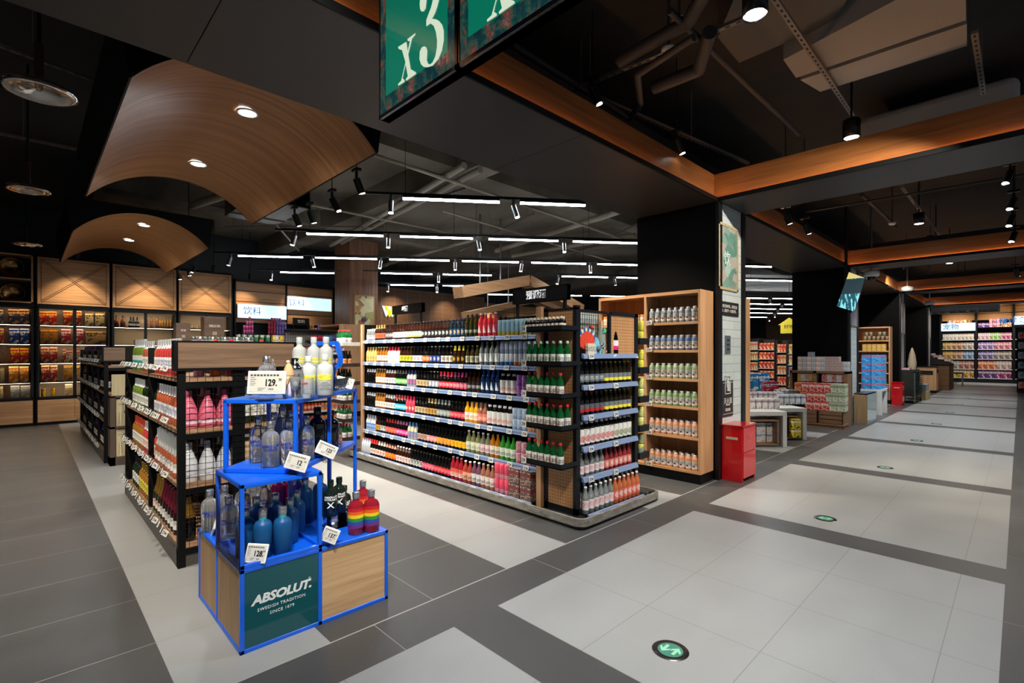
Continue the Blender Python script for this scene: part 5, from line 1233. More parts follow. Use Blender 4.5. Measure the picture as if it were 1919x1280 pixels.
# name, product, width, stack, words, kind
SK = {
 'wcap':(bt(CLRG,wc,L('c4c8d0'),sh='mini',hs=1.5),.062,1,'small clear bottle with white cap','beer_bottle'),
 'goldor':(bt(BRN,gc_,L('d8643c'),True),.068,1,'gold foiled bottle with orange label','beer_bottle'),
 'dkgrey':(bt(BRN,kc,L('4a4a4c','d8d8d8')),.066,1,'brown bottle with dark grey label','beer_bottle'),
 'brwhite':(bt(BRN,kc,L('dcdad4','6a2a1c')),.066,1,'brown bottle with white label','beer_bottle'),
 'ltblue':(bt(BRN,kc,L('8cc0d8','e0c060','s')),.066,1,'brown bottle with light blue label','beer_bottle'),
 'navyov':(bt(BRN,kc,L('16202c','ddd6c4','o')),.070,1,'dark bottle with cream oval label','beer_bottle'),
 'tanov':(bt(C('182430',.1),bc,L('2c5070','d8b890','o')),.070,1,'navy bottle with tan oval label','beer_bottle'),
 'olivetall':(bt(OLV,kc,L('2c2c14','c8d0b0'),sh='tall'),.074,1,'tall olive bottle with pale lettering','beer_bottle'),
 'coral':(bt(C('e4404a',.2),C('e8e4e0',.3),L('e4505a','f4ecec','t','tall'),sh='tall'),.076,1,'coral red bottle with white sail label','beer_bottle'),
 'slimyel':(cn('a8d0dc','e0c860','slim',hs=1.15),.062,1,'slim pale blue and yellow can','drink_can'),
 'slimblu':(cn('d8dce0','3c8cd0','slim',hs=.88),.060,2,'slim white can with blue foot','drink_can'),
 'slimor':(cn('d8dce0','e08c4c','slim',hs=.88),.060,2,'slim white can with orange foot','drink_can'),
 'slimclr':(cn('b8c4d0','8898b0','slim',hs=.88),.060,1,'slim silver blue can in the upper layer','drink_can'),
 'gold':(bt(C('d8b464',.3),C('d8b464',.3),L('d8b870','8a6a30')),.068,1,'golden yellow wrapped bottle','beer_bottle'),
 'amwhite':(bt(AMBG,wc,L('ece6dc','6a4a2c')),.066,1,'amber bottle with white cap and label','beer_bottle'),
 'redwhite':(bt(C('d8dcd8',.3),C('d81c34',.3),L('e4e0dc','d87080'),True),.068,1,'white bottle with bright red neck','beer_bottle'),
 'olyel':(bt(BRN,C('6a6a3c',.3),L('b8bc38','4a4c14')),.068,1,'dark bottle with olive yellow label','beer_bottle'),
 'dkwhite':(bt(BLKG2,kc,L('dcdcdc','a83c3c')),.068,1,'black bottle with small white label','beer_bottle'),
 'dkorange':(bt(BLKG2,kc,L('d86030','f0d8b0')),.068,1,'black bottle with orange label','beer_bottle'),
 'dkblue':(bt(BLKG2,C('a0a8b0',.3,metal=.6),L('2c48a0','d8c890','o')),.070,1,'black bottle with royal blue label','beer_bottle'),
 'dkcream':(bt(BLKG2,C('a0a8b0',.3,metal=.6),L('ddd4c0','3a3a34')),.068,1,'black bottle with cream label','beer_bottle'),
 'dkyelov':(bt(BRN,C('d8c83c',.3),L('2a2410','e8a820','o'),True),.070,1,'bottle with yellow neck and yellow oval','beer_bottle'),
 'olcream':(bt(OLV,C('c8a860',.3),L('c8c4a8','4a4c2c')),.072,1,'olive bottle with cream label','beer_bottle'),
 'clrsail':(bt(CLRG,C('8a9090',.3,metal=.5),L('b8c0bc','eef0ee','t','tall'),sh='tall'),.074,1,'clear bottle with white sail label','beer_bottle'),
 'neckwh':(bt(BLKG2,kc,None,neck=L('dcdce0','3a3a4a')),.068,1,'black bottle with white neck label','beer_bottle'),
 'amwh2':(bt(AMBG,oc,L('e8e0d4','8a5a30')),.068,1,'amber bottle with orange cap and white label','beer_bottle'),
 'brdot':(bt(BRN,kc,L('e4e0d8','2a2a2a'),neck=L('dcdcdc','2a2a2a')),.066,1,'brown bottle with white label and white neck dot','beer_bottle'),
 'green':(bt(BLKG2,kc,L('48a838','e4f0dc'),neck=L('5a5a52')),.068,1,'black bottle with bright green label','beer_bottle'),
 'navcream':(bt(C('b8b4b0',.3),C('2c3c6c',.3),L('6c6488','d85080','o'),True),.072,1,'cream bottle with navy neck and lavender label','beer_bottle'),
 'dkbeige':(bt(BLKG2,kc,L('c8b088','6a5434')),.068,1,'black bottle with beige label','beer_bottle'),
 'dksilver':(bt(BLKG2,C('c0c4c8',.3,metal=.6),L('a8b4c4','f0f0f0','o')),.068,1,'black bottle with silver blue label','beer_bottle'),
 'redneck':(bt(BLKG2,C('e02c48',.35),L('d8303c','f4e0dc'),True),.068,1,'black bottle with red foil neck and red label','beer_bottle'),
 'purneck':(bt(BLKG2,C('7a2c5c',.35),L('d83c5c','f4e0dc'),True),.068,1,'black bottle with purple foil neck','beer_bottle'),
 'pinkneck':(bt(BLKG2,C('e03c80',.35),L('e04c6c','f4e0dc'),True),.068,1,'black bottle with pink foil neck','beer_bottle'),
 'dkbw':(bt(BRN,C('5a2c24',.3),L('2a2422','d8d8d4'),sh='tall',hs=.92),.074,1,'dark bottle with black and white label','beer_bottle'),
 'navysail':(bt(NVY,C('2c50a8',.3),L('1c4470','e8ecf0','t','tall'),True,sh='tall'),.076,1,'navy bottle with white sail label','beer_bottle'),
 'bkwhcap':(bt(BLKG2,wc,L('dcdcd8','d85030'),sh='juice',hs=1.25),.080,1,'black bottle with white cap and white label','beer_bottle'),
 'purplecan':(cn('b878c8','6a2c7c'),.072,2,'lilac can stacked two high','drink_can'),
 'greencan':(cn('44a83c','c8b070'),.072,2,'green can stacked two high','drink_can'),
 'cyan':(bt(BLKG2,C('b84c4c',.3),L('2cb0d0','e4f4f8'),neck=L('c85858')),.068,1,'black bottle with cyan label','beer_bottle'),
 'pinkcream':(bt(C('c84058',.3),C('e02c58',.3),L('c83c54','e8dcc8','o'),True,neck=None),.074,1,'crimson and cream bottle with pink neck','beer_bottle'),
 'goldfoil':(bt(BLKG2,C('c8b078',.35,metal=.4),L('c8984c','6a4a1c'),True),.070,1,'black bottle with gold foil neck and label','beer_bottle'),
 'silfoil':(bt(BLKG2,C('8a9898',.35,metal=.4),L('8a9890','e4e8e4'),True),.070,1,'black bottle with silver foil neck and grey label','beer_bottle'),
 'crimson':(bt(BLKG2,kc,L('d82c54','f0c8a0')),.068,1,'black bottle with crimson label','beer_bottle'),
 'orjuice':(bt(C('eaa414',.2),C('d88c14',.3),L('f0ece0','d88c14'),sh='tall',hs=.9),.080,1,'orange yellow juice wine bottle','juice_bottle'),
 'coralclr':(bt(C('c07a60',.15,trans=.4),C('8a6a54',.3),L('e08068','f4d8cc'),sh='tall',hs=.9),.074,1,'clear bottle with coral label','beer_bottle'),
 'palecan':(cn('bccfe0','8aa4c8'),.072,2,'pale blue can stacked two high','drink_can'),
 'coralcan':(cn('e07a6c','e4dc9c'),.072,2,'coral and yellow can stacked two high','drink_can'),
 'whblue':(bt(C('c8ccd4',.3),C('a8acb4',.3),L('3c80cc','c8ccd4','n')),.068,1,'white bottle with blue lower label','beer_bottle'),
 'dkgold':(bt(BRN,kc,L('c89034','6a4410')),.064,1,'dark bottle with gold label','beer_bottle'),
 'dkpat':(bt(BLKG2,kc,L('c8d4d8','1c2428','p')),.064,1,'dark bottle with patterned white label','beer_bottle'),
 'dkcoral':(bt(BLKG2,kc,L('e8543c','f08c74'),neck=L('b8242c')),.068,1,'black bottle with coral label','beer_bottle'),
 'magenta':(bt(BLKG2,kc,L('e0187c','f4d4e4'),neck=L('b85c8c')),.068,1,'black bottle with magenta label','beer_bottle'),
 'blueneck':(bt(C('d0c8a4',.3),C('5080b8',.3),L('6c90b8','d87080','o'),True),.074,1,'cream bottle with blue neck and label','beer_bottle'),
 'dkredbg':(bt(BLKG2,kc,L('b8a894','b02820','o')),.068,1,'black bottle with red beige label','beer_bottle'),
 'dkpink':(bt(BLKG2,kc,L('e48c8c','f4dcd4')),.068,1,'black bottle with light pink label','beer_bottle'),
 'dkor2':(bt(BLKG2,kc,L('e8842c','f4c850','p')),.068,1,'black bottle with orange peel label','beer_bottle'),
 'dkyel':(bt(BLKG2,kc,L('f0c01c','e88c14')),.068,1,'black bottle with yellow label','beer_bottle'),
 'paleyel':(bt(C('b8bc84',.12,trans=.6),wc,L('dce0c8','8a945c'),sh='tall',hs=.95),.080,1,'pale yellow clear bottle with white label','beer_bottle'),
 'palepink':(bt(C('b4b498',.12,trans=.6),wc,L('e4ccd0','a04860'),sh='tall',hs=.95),.078,1,'pale clear bottle with pinkish label','beer_bottle'),
 'amor':(bt(C('c87c1c',.15,trans=.3),C('8a5a1c',.3),L('e4dcc8','2a2a2a'),sh='tall',hs=.98),.076,1,'amber orange clear bottle with white label','beer_bottle'),
 'grn':(bt(C('3ca038',.15,trans=.3),C('2c6a24',.3),L('dce8d8','2a4a2a'),sh='tall',hs=.98),.076,1,'bright green bottle with white label','beer_bottle'),
 'pkwcan':(cn('d4b8c0','c85c74'),.074,2,'pinkish white can stacked two high','drink_can'),
 'blucan':(cn('8cb4d4','3c6ca4'),.074,2,'sky blue can stacked two high','drink_can'),
 'whred':(bt(C('b8c0cc',.3),C('8c3c4c',.3),L('a0b0d0','d8c0a0','p')),.064,1,'white blue bottle with red cap','beer_bottle'),
 'dkredneck':(bt(BLKG2,C('d82c2c',.3),L('dcd4c8','a83024'),True),.070,1,'black bottle with red neck and white label','beer_bottle'),
 'dkrw':(bt(BLKG2,C('6a645c',.3),L('d8ccc0','b8402c','o'),neck=L('c8c4bc')),.072,1,'black bottle with red and white label','beer_bottle'),
 'fire':(bt(BLKG2,kc,L('e8501c','f0a83c','p'),neck=L('e49484','a82c1c')),.070,1,'black bottle with fiery orange label','beer_bottle'),
 'brwcap':(bt(BRN,wc,L('dcd8d0','b83c34'),neck=L('6a5c54')),.070,1,'brown bottle with white cap and round white label','beer_bottle'),
 'bkbw':(bt(BLKG2,kc,L('dcdcd8','1c1c1c','p')),.068,1,'black bottle with black and white pattern label','beer_bottle'),
 'bkpink':(bt(BLKG2,kc,L('e0506c','f0b0b8')),.066,1,'black bottle with pink red label','beer_bottle'),
 'bkred':(bt(BLKG2,kc,L('d82434','f0b0a8')),.066,1,'black bottle with red label','beer_bottle'),
 'winered':(bt(C('a82434',.12,trans=.2),C('8a8484',.3,metal=.4),L('e4dcd8','d84c4c',bg2='e0644c'),sh='tall'),.076,1,'wine red bottle with white and pink label','beer_bottle'),
 'salmon':(bt(C('c05040',.12,trans=.3),wc,L('e8ac8c','3a3a3a'),sh='tall',hs=.95),.080,1,'salmon bottle with orange label','beer_bottle'),
 'mauve':(bt(C('8c5c74',.15,trans=.4),wc,L('dcd8d8','2a2a2a'),sh='tall'),.076,1,'mauve bottle with white label','beer_bottle'),
 'peach':(bt(C('c08068',.15,trans=.4),C('b8a498',.3),L('e4d8d0','2a2a2a'),sh='tall'),.076,1,'peach brown bottle with white label','beer_bottle'),
 'pinkcan':(cn('e0506c','f0a0b0','tallcan'),.076,2,'tall pink can stacked two high','drink_can'),
 'photopk':(carton(.15,.12,.20,pack_mat('5c4a48','c8a890','8c2c34',20)),.165,2,'photo printed multipack stacked two high','multipack'),
}
ROWS = [
 'wcap*4 goldor*4 dkgrey*3 brwhite*5 ltblue*5 navyov*8 tanov*4 olivetall*3 coral*4 slimyel*9',
 'gold*4 amwhite*4 redwhite*4 olyel*4 dkwhite*3 dkorange*2 dkblue*3 dkcream*3 dkyelov*3 olcream*3 clrsail*4 slimblu*3 slimor*5',
 'neckwh*4 amwhite*4 brdot*4 green*4 navcream*3 dkbeige*4 dksilver*3 redneck*4 purneck*2 pinkneck*2 dkbw*3 navysail*4 bkwhcap*3 purplecan*2 greencan*2',
 'neckwh*4 amwh2*4 brdot*4 cyan*4 pinkcream*3 dkbeige*4 goldfoil*3 silfoil*4 crimson*4 orjuice*3 coralclr*2 bkwhcap*5 palecan*3 coralcan*2',
 'whblue*4 dkgold*2 dkpat*2 dkcoral*4 magenta*4 blueneck*3 dkredbg*3 dkpink*3 dkor2*4 dkyel*4 paleyel*3 palepink*2 amor*2 grn*3 pkwcan*3 blucan*1',
 'whred*4 dkredneck*3 dkrw*3 fire*4 brwcap*5 bkbw*4 bkpink*4 bkred*5 winered*3 salmon*2 mauve*2 peach*3 pinkcan*3 photopk*2']
SHN = ['top', 'second', 'third', 'fourth', 'fifth', 'bottom']
# share of the shelf length where named runs begin, read off the picture (px at the rail)
rear = MB()
for r, spec in enumerate(ROWS):
    z = RZ[r] + .013; runs = [(s.split('*')[0], int(s.split('*')[1])) for s in spec.split()]
    tot = sum(SK[k][1] * n for k, n in runs); ya, yb = 7.00, 3.44; f = (ya - yb) / tot; y = ya
    x = 3.735 if r < 5 else 3.66
    for k, n in runs:
        pr, w, st_, words, nm = SK[k]; h = pr[1][1]
        for i in range(n):
            yy = y - w * f * .5
            for s in range(st_ if h * st_ < .33 or r == 0 or k == 'photopk' else 1):
                hh = h if nm != 'multipack' else .155
                if s and k in ('slimblu', 'slimor'): pr = SK['slimclr'][0]
                elif k in ('slimblu', 'slimor'): pr = SK[k][0]
                o = place(pr, nm, '%s, %s shelf of the beer gondola' % (words, SHN[r]), {'drink_can': 'can', 'multipack': 'multipack'}.get(nm, 'bottle'), (x + (.03 if nm == 'multipack' else 0), yy, z + s * hh), R(-90), '%s, %s shelf of the beer gondola' % (words, SHN[r]))
                if nm == 'multipack': o.scale = (1, 1, .76)
            if nm != 'multipack':
                for q in (1, 2): rear.lathe([(.029, 0), (.029, .14), (.0125, .2), (.0125, min(.23, h))] if nm == 'beer_bottle' else [(.030, 0), (.030, h)], 6, 0 if nm == 'beer_bottle' else 1, True, x + .078 * q, yy, z)
            y -= w * f
rear.build('beer_bottles', [mat('120b08', .12), mat('9aa4b0', .3, .3)], label='rows of bottles standing behind the front ones on the beer gondola', cat='bottle', kind='stuff')

# end cap shelves
EZ = [1.568, 1.269, .98, .68, .392, .055]
for i, z in enumerate(EZ):
    y = 2.89 if i < 5 else 2.82
    xa, xb = 3.765, GX1 - .06 + (.03 if i == 5 else 0)
    s = wpart('end_shelf', MB().box(xa, y + .02, z - .005, xb, 3.07, z + .012).box(xa, y + .02, z - .03, xb, y + .025, z + .01), BLK, g)
    MB().prism([(y + .02, z + .024), (y, z + .020), (y - .014, z - .024), (y - .005, z - .028), (y + .02, z - .016)], 'x', xa, xb).build('price_rail', RAILM, s)
    for xx in ((xa + .10, 4.28) if i else (xa + .10,)):
        q = obj('price_tag', tag_mesh(.075, .05), s, (xx, y - .018, z - .004)); q.rotation_euler = (R(-8), 0, 0)
sodaA = bt(BLKG2, C('9aa0a4', .3, metal=.6), L('5c6468', 'd0d4d8', sh='beer'), hs=1.0); sodaB = bt(C('181408', .1), C('c8b838', .3), L('70767c', 'e8d840', 's'), hs=1.0)
redA = bt(BLKG2, C('a02c34', .3), L('5c5c60', 'b8242c', 's'), hs=1.0); winA = product('juice', BLKG2, wc, L('dcdcd8', 'c8242c', 'o', 'juice'), hs=1.28); winB = product('juice', BLKG2, wc, L('d8d8d0', '6a7a4a', 'o', 'juice'), hs=1.28)
clrA = bt(CLRG, C('c0c0c0', .3), L('e4dcdc', 'd85c6c', 'n'), hs=1.0); rosA = bt(C('a8383c', .15, trans=.3), C('8a5a54', .3), L('e08478', 'd8e0d8', 'o'), hs=1.0)
clrB = bt(CLRG, wc, L('e8e0e0', 'd85c6c', 'n', 'tall'), sh='tall', hs=.95); orB = bt(C('d8784c', .15, trans=.3), wc, L('e06c5c', 'e8e0d8', 'o', 'tall'), sh='tall', hs=.95)
for r, (lst) in enumerate((None, ((sodaA, 5, 'dark bottle with grey label'), (sodaB, 6, 'dark bottle with yellow cap and grey label')), ((redA, 5, 'dark bottle with red capped neck'), (sodaB, 6, 'dark bottle with yellow foot label')),
        ((winA, 7, 'black bottle with white cap and red dot label'), (winB, 4, 'black bottle with white cap and grey green label')), ((clrA, 5, 'clear bottle with pinkish white label'), (rosA, 6, 'rosy red bottle with pink label')), ((clrB, 6, 'clear bottle with white cap and pink label'), (orB, 6, 'orange pink bottle with white cap')))):
    if not lst: continue
    n = sum(q[1] for q in lst); k = 0
    xa, xb = 3.80, 4.62 if r < 5 else 4.70
    for pr, c, w in lst:
        for i in range(c):
            x = xa + (xb - xa) * k / (n - 1)
            for row in (0, 1) if r in (3, 4, 5) else (0,):
                place(pr, 'drink_bottle', '%s, %s shelf of the gondola end' % (w, SHN[r]), 'bottle', (x, (2.945 if r < 5 else 2.89) + row * .08, EZ[r] + .013), 0, '%s, %s end shelf' % (w, SHN[r]))
            k += 1
# display on the top end shelf
zt = EZ[0] + .013
wp = product('champ', BLKG, BLKM, label_mat('e8e4e0', 'e0187c', 's', .10, .05), hs=.98, seg=20, labz=(.05, .15))
place(wp, 'wine_bottle', 'black bottle with white and hot pink label on the top end shelf', 'bottle', (4.37, 2.955, zt), 0, None)
o = place(product('champ', C('0c1410', .1), BLKM, None, hs=.93), 'wine_bottle', 'second dark bottle hidden behind the pink labelled one', 'bottle', (4.44, 3.02, zt), 0, None)
t = place(product('champ', C('b8c8bc', .08, trans=.5), OAK, label_mat('3a4a44', 'c8d0c8', 'p', .08, .05), hs=1.05), 'sake_bottle', 'pale green tinted bottle with teal star ornament', 'bottle', (4.17, 2.97, zt), 0, None)
a = MB(); a.prism([(.035 * math.cos(R(36 * i)) * (1 if i % 2 == 0 else .45), .24 + .035 * math.sin(R(36 * i)) * (1 if i % 2 == 0 else .45)) for i in range(10)], 'y', -.045, -.035); a.build('star_ornament', mat('48c8a0', .4), t)
t = thing('paper_decoration', 'red and blue fan shaped paper decoration on the top end shelf', 'decoration', (3.93, 2.97, zt))
a = MB()
for i in range(14):
    q0, q1 = R(20 + i * 10), R(20 + (i + 1) * 10); a.add([(0, 0, .03), (.16 * math.cos(q0), -.006 * (i % 2), .03 + .20 * math.sin(q0)), (.16 * math.cos(q1), -.006 * ((i + 1) % 2), .03 + .20 * math.sin(q1)), (0, .012, .03)], [(0, 1, 2), (3, 2, 1), (0, 2, 3), (0, 3, 1)], 0)
a.build('fan', mat('d8442c', .6), t)
a = MB()
for i in range(14):
    q0, q1 = R(20 + i * 10), R(20 + (i + 1) * 10); c = [(s * math.cos(q), 0, .03 + 1.25 * s * math.sin(q)) for q in (q0, q1) for s in (.16, .185)]; a.add([(x, -.004, z) for x, y, z in c] + [(x, .004, z) for x, y, z in c], [(0, 1, 3, 2), (4, 6, 7, 5), (1, 5, 7, 3)], i % 2)
a.build('fan_edge', [mat('2c5c9c', .6), mat('d8d4c8', .6)], t)
MB().box(-.05, -.05, 0, .07, -.02, .11).build('small_card', label_mat('d8ccb8', '4a6a5c', 'n', .055, .05), t)
o = MB().prism([(-.05, 0), (.05, 0), (.055, .05), (.02, .13), (-.01, .17), (-.03, .13), (-.06, .06)], 'y', -.01, .01).build('paper_fish', mat('7cc0dc', .6), label='light blue paper figure leaning by the green bottle', cat='decoration', loc=(4.07, 2.95, zt))
MB().ball((0, -.012, .06), .03, 12, 6, 0, 1).build('grey_eye', mat('5c646c', .5), o)
MB().box(0, 0, 0, .045, .03, .20).build('paper_tube', mat('e0c890', .5), label='cream coloured carton at the left of the top end shelf', cat='carton', loc=(3.77, 2.97, zt))
a = MB()
for k in range(13): a.box(3.78 + k * .036, 3.045, 1.6, 3.7825 + k * .036, 3.048, 2.0)
for k in range(9): a.box(3.78, 3.048, 1.62 + k * .045, 4.23, 3.0505, 1.6225 + k * .045)
wpart('wire_grid', a, BLKM, g)
m_ = wpart('backing_sheet', MB().box(3.78, 3.051, 1.6, 4.23, 3.056, 2.0), mat('c4c8be', .6), g)
MB().ball((4.09, 3.03, 1.86), .022, 10, 6).build('paper_flower', mat('e0503c', .6), label='small red paper flower on the wire grid', cat='decoration')

# side racks with soju bottles
SZ = [1.83, 1.50, 1.205, .91, .56]
CHG = C('0f5c2c', .08, trans=.35)
sj1 = product('soju', CHG, C('b8c8b8', .3, metal=.3), label_mat('d8dcd4', '2c4a34', 'n', .062, .034), hs=1.08, seg=14)
sj2 = product('soju', CHG, C('c8242c', .3), label_mat('e0dcd6', '3a2a24', 'n', .062, .034), hs=1.08, seg=14)
mb_ = product('mini', BLKG2, C('b8a890', .3), label_mat('d8ccb8', 'c83c24', 's', .038, .03), hs=1.05)
ink2 = mat('26201e', .5); peachm = mat('d88458', .5); gm2 = mat('a8c860', .5)
def soju_lab(o, pm_):
    me = TXT.get(('soj', pm_.name))
    if not me:
        a = MB()
        def st(x, z, w, h): a.box(x, -.0372, z, x + w, -.0364, z + h, 0)
        # brush-like characters on the label
        st(-.004, .082, .012, .003); st(.001, .074, .003, .008); st(-.004, .072, .010, .0025); st(-.006, .060, .013, .003); st(-.001, .050, .003, .010); st(.008, .052, .0025, .012); st(-.005, .046, .012, .0028)
        a.cyl((-.013, -.0364, .044), (-.013, -.0374, .044), .008, 10, 1)
        me = a.mesh([ink2, pm_]); TXT['soj', pm_.name] = me
    obj('brush_lettering', me, o)
for i, z in enumerate(SZ):
    s = wpart('side_rack', MB().box(3.462, 2.905, z - .028, 3.71, 3.40, z - .02).box(3.462, 2.905, z - .03, 3.47, 3.40, z + .022).box(3.47, 2.905, z - .03, 3.71, 2.915, z + .022).box(3.47, 3.39, z - .03, 3.71, 3.40, z + .022), mat('14181d', .35, .3), g)
    q = obj('price_tag', tag_mesh(.06, .06), s, (3.455, 3.37, z)); q.rotation_euler = (0, 0, R(-90))
    if i == 0:
        for k in range(10): place(mb_, 'miniature_bottle', 'small black bottle with cream and red label on the top side rack', 'bottle', (3.50, 3.37 - k * .048, z - .02), R(-90), 'small bottles on the top side rack')
        for k in range(9): place(mb_, 'miniature_bottle', 'small black bottle in the second row of the top side rack', 'bottle', (3.56, 3.345 - k * .048, z - .02), R(-90), 'second row of small bottles')
    else:
        for k in range(6):
            o = place(sj1 if i == 1 else sj2, 'soju_bottle', 'green soju bottle with %s cap on the %s side rack, front row' % ('silver' if i == 1 else 'red', SHN[i]), 'bottle', (3.512, 3.352 - k * .079, z - .02), R(-70 + 12 * math.sin(k * 3 + i)), 'front soju bottles of the %s side rack' % SHN[i])
            soju_lab(o, gm2 if i == 1 else peachm)
            if i in (1, 3) : place(sj1 if i == 1 else sj2, 'soju_bottle', 'green soju bottle in the rear row of the %s side rack' % SHN[i], 'bottle', (3.60, 3.342 - k * .079, z - .02), R(-90), 'rear soju bottles of the %s side rack' % SHN[i])
for i, z in enumerate([1.74, 1.42, 1.10, .78, .48]):
    wpart('side_rack', MB().box(4.79, 2.93, z - .03, 4.97, 3.36, z - .02).box(4.79, 2.905, z - .05, 4.99, 2.93, z + .02).box(4.97, 2.93, z - .03, 4.98, 3.36, z + .02), mat('14181d', .35, .3), g)
yb = [(product('can', label_mat('d8d020', 'e8e86c', 'p', .06, .05), None), 'yellow'), (product('can', label_mat('c0cc4c', 'e0e4a8', 'p', .06, .05), None), 'lime'), (product('can', label_mat('c8c85c', '3c7cc0', 'o', .06, .05), None), 'yellow blue')]
for i, z in enumerate([1.74, 1.42, 1.10, .78, .48]):
    for k in range(3):
        for s in range(2): place(yb[0 if i < 2 else 1 if i < 4 else 2][0], 'drink_can', '%s can on the right hand side rack of the gondola, level %s' % (yb[0 if i < 2 else 1 if i < 4 else 2][1], SHN[i]), 'can', (4.93, 2.975 + k * .07, z - .02 + s * .12), 0, 'cans on the right side rack, level %s' % SHN[i])
# far-end side rack with green bottles
for i, z in enumerate([1.74, 1.42, 1.14, .86, .58, .30]):
    wpart('far_rack', MB().box(3.42, 7.14, z - .03, 3.68, 7.5, z - .02).box(3.41, 7.13, z - .035, 3.42, 7.5, z + .02).box(3.41, 7.12, z - .035, 3.68, 7.14, z + .02), mat('b8b8b4' if i == 0 else '2a201a', .4), g)
    pr = sj2 if i in (0, 3, 4, 5) else bt(BLKG2, kc, L('d89060' if i == 1 else '6a9a5c', '2a2a2a'))
    for k in range(3):
        for s in range(2): place(pr, 'drink_bottle', '%s bottle on the rack at the far end of the beer gondola, level %s' % ('green' if i in (0, 3, 4, 5) else 'dark', SHN[i]), 'bottle', (3.46 + s * .08, 7.18 + k * .1, z - .02), R(-60), 'bottles on the far end rack, level %s' % SHN[i])
# aisle signs on posts above the gondola
for px0, px1, pyt, pyb, X, s, w in ((964, 1066, 545, 569, 4.24, '预调酒', 'large black aisle sign with three white characters'), (738, 793, 574, 590, 4.24, '啤酒', 'small black aisle sign with two white characters')):
    y0, z1 = at_X(px0, pyt, X); y1, _ = at_X(px1, 545, X); z0 = at_X(px0, pyb + (2 if px0 > 900 else 0), X)[1]
    t = thing('aisle_sign', w, 'sign', (X, (y0 + y1) / 2, z0), 0, 'black aisle signs'); hw = abs(y0 - y1) / 2; hh = z1 - z0
    MB().box(-.03, -hw, 0, .03, hw, hh).build('sign_board', mat('070707', .35), t); a = MB()
    a.box(-.034, -hw, 0, .034, -hw + .02, hh).box(-.034, hw - .02, 0, .034, hw, hh).box(-.034, -hw, hh - .012, .034, hw, hh).box(-.034, -hw, 0, .034, hw, .012); a.build('frame', BLKM, t)
    MB().box(-.015, -hw + .04, -(z0 - 2.0), .015, -hw + .07, 0).box(-.015, hw - .07, -(z0 - 2.0), .015, hw - .04, 0).build('post', BLKM, t)
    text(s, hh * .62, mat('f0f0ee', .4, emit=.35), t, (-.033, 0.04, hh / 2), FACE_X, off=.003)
# ---------------------------------------------------------------- bookcase of juice bottles against the first column
def bookcase(label, xa, xb, ya, yb, zt, boards, dividers, side='x', grp='oak bookcases'):
    """open towards -X; oak sides, top, boards; black base"""
    t = thing('bookcase', label, 'bookcase', (xa, (ya + yb) / 2, 0), 0, grp)
    wpart('side_panel', MB().box(xa, ya, .12, xb, ya + .03, zt), OAK, t); wpart('side_panel', MB().box(xa, yb - .03, .12, xb, yb, zt), OAK, t)
    wpart('top_board', MB().box(xa, ya + .03, zt - .04, xb, yb - .03, zt), OAKX, t)
    wpart('back_panel', MB().box(xb - .02, ya + .03, .12, xb, yb - .03, zt - .04), OAK, t)
    for y in dividers: wpart('divider', MB().box(xa, y - .015, .12, xb - .02, y + .015, zt - .04), OAK, t)
    for z in boards: wpart('shelf_board', MB().box(xa + .005, ya + .03, z - .032, xb - .02, yb - .03, z), OAKX, t)
    wpart('base', MB().box(xa + .01, ya + .005, 0, xb, yb - .005, .12), BLK, t)
    return t
BZ = [1.985, 1.634, 1.276, .93, .56, .15]
bc = bookcase('tall oak bookcase of small juice bottles leaning on the black column', 5.82, 6.18, 2.70, 4.19, 2.37, BZ, [3.45])
def jb(c, f='4a4a4c'): return product('juice', mat(c, .25), mat('c9c4c0', .4), label_mat('e2ddd4', '3a2c2a', 'n', .08, .05, c), hs=.98, seg=14)
JC = [('8c98a4', 'grey'), ('6c7ea0', 'slate blue'), ('9cb088', 'pale green'), ('88a470', 'green'), ('d89c78', 'peach'), ('d89a70', 'amber peach')]
for l, z in enumerate(BZ):
    pr = jb(JC[l][0]); wt = '%s juice bottle on the %s shelf of the oak bookcase' % (JC[l][1], SHN[l])
    for k in range(8):
        y = 3.375 - k * .083
        o = place(pr, 'juice_bottle', wt + ', front row', 'bottle', (5.87, y, z), R(-90), 'front juice bottles, %s bookcase shelf' % SHN[l])
        obj('emblem', TXT.setdefault('emb', MB().lathe([(.0362, .045), (.0362, .062)], 8, a0=-115, a1=-65).mesh(mat('5a2c28', .5))), o)
        place(pr, 'juice_bottle', wt + ', rear row', 'bottle', (5.955, y - .02, z), R(-90), 'rear juice bottles, %s bookcase shelf' % SHN[l])
    q = obj('price_tag', tag_mesh(.075, .05), bc, None); q.matrix_parent_inverse = Matrix.Translation(bc.location).inverted(); q.location = (5.81, 3.385, z + .005); q.rotation_euler = (0, 0, R(-90))
oj = product('jar', mat('e4ded4', .3), mat('d88c3c', .35), label_mat('e6e0d6', 'c87838', 'n', .04, .03), hs=1.25)
for k in range(8): place(oj, 'cookie_jar', 'white jar with orange lid in the left bay of the oak bookcase', 'jar', (5.90, 4.12 - k * .085, 1.985), R(-90), 'orange lidded jars')
bookcase('oak bookcase end seen beyond the white brick column', 7.08, 7.40, 2.70, 3.80, 2.37, [1.9, 1.5, 1.1, .7], [])

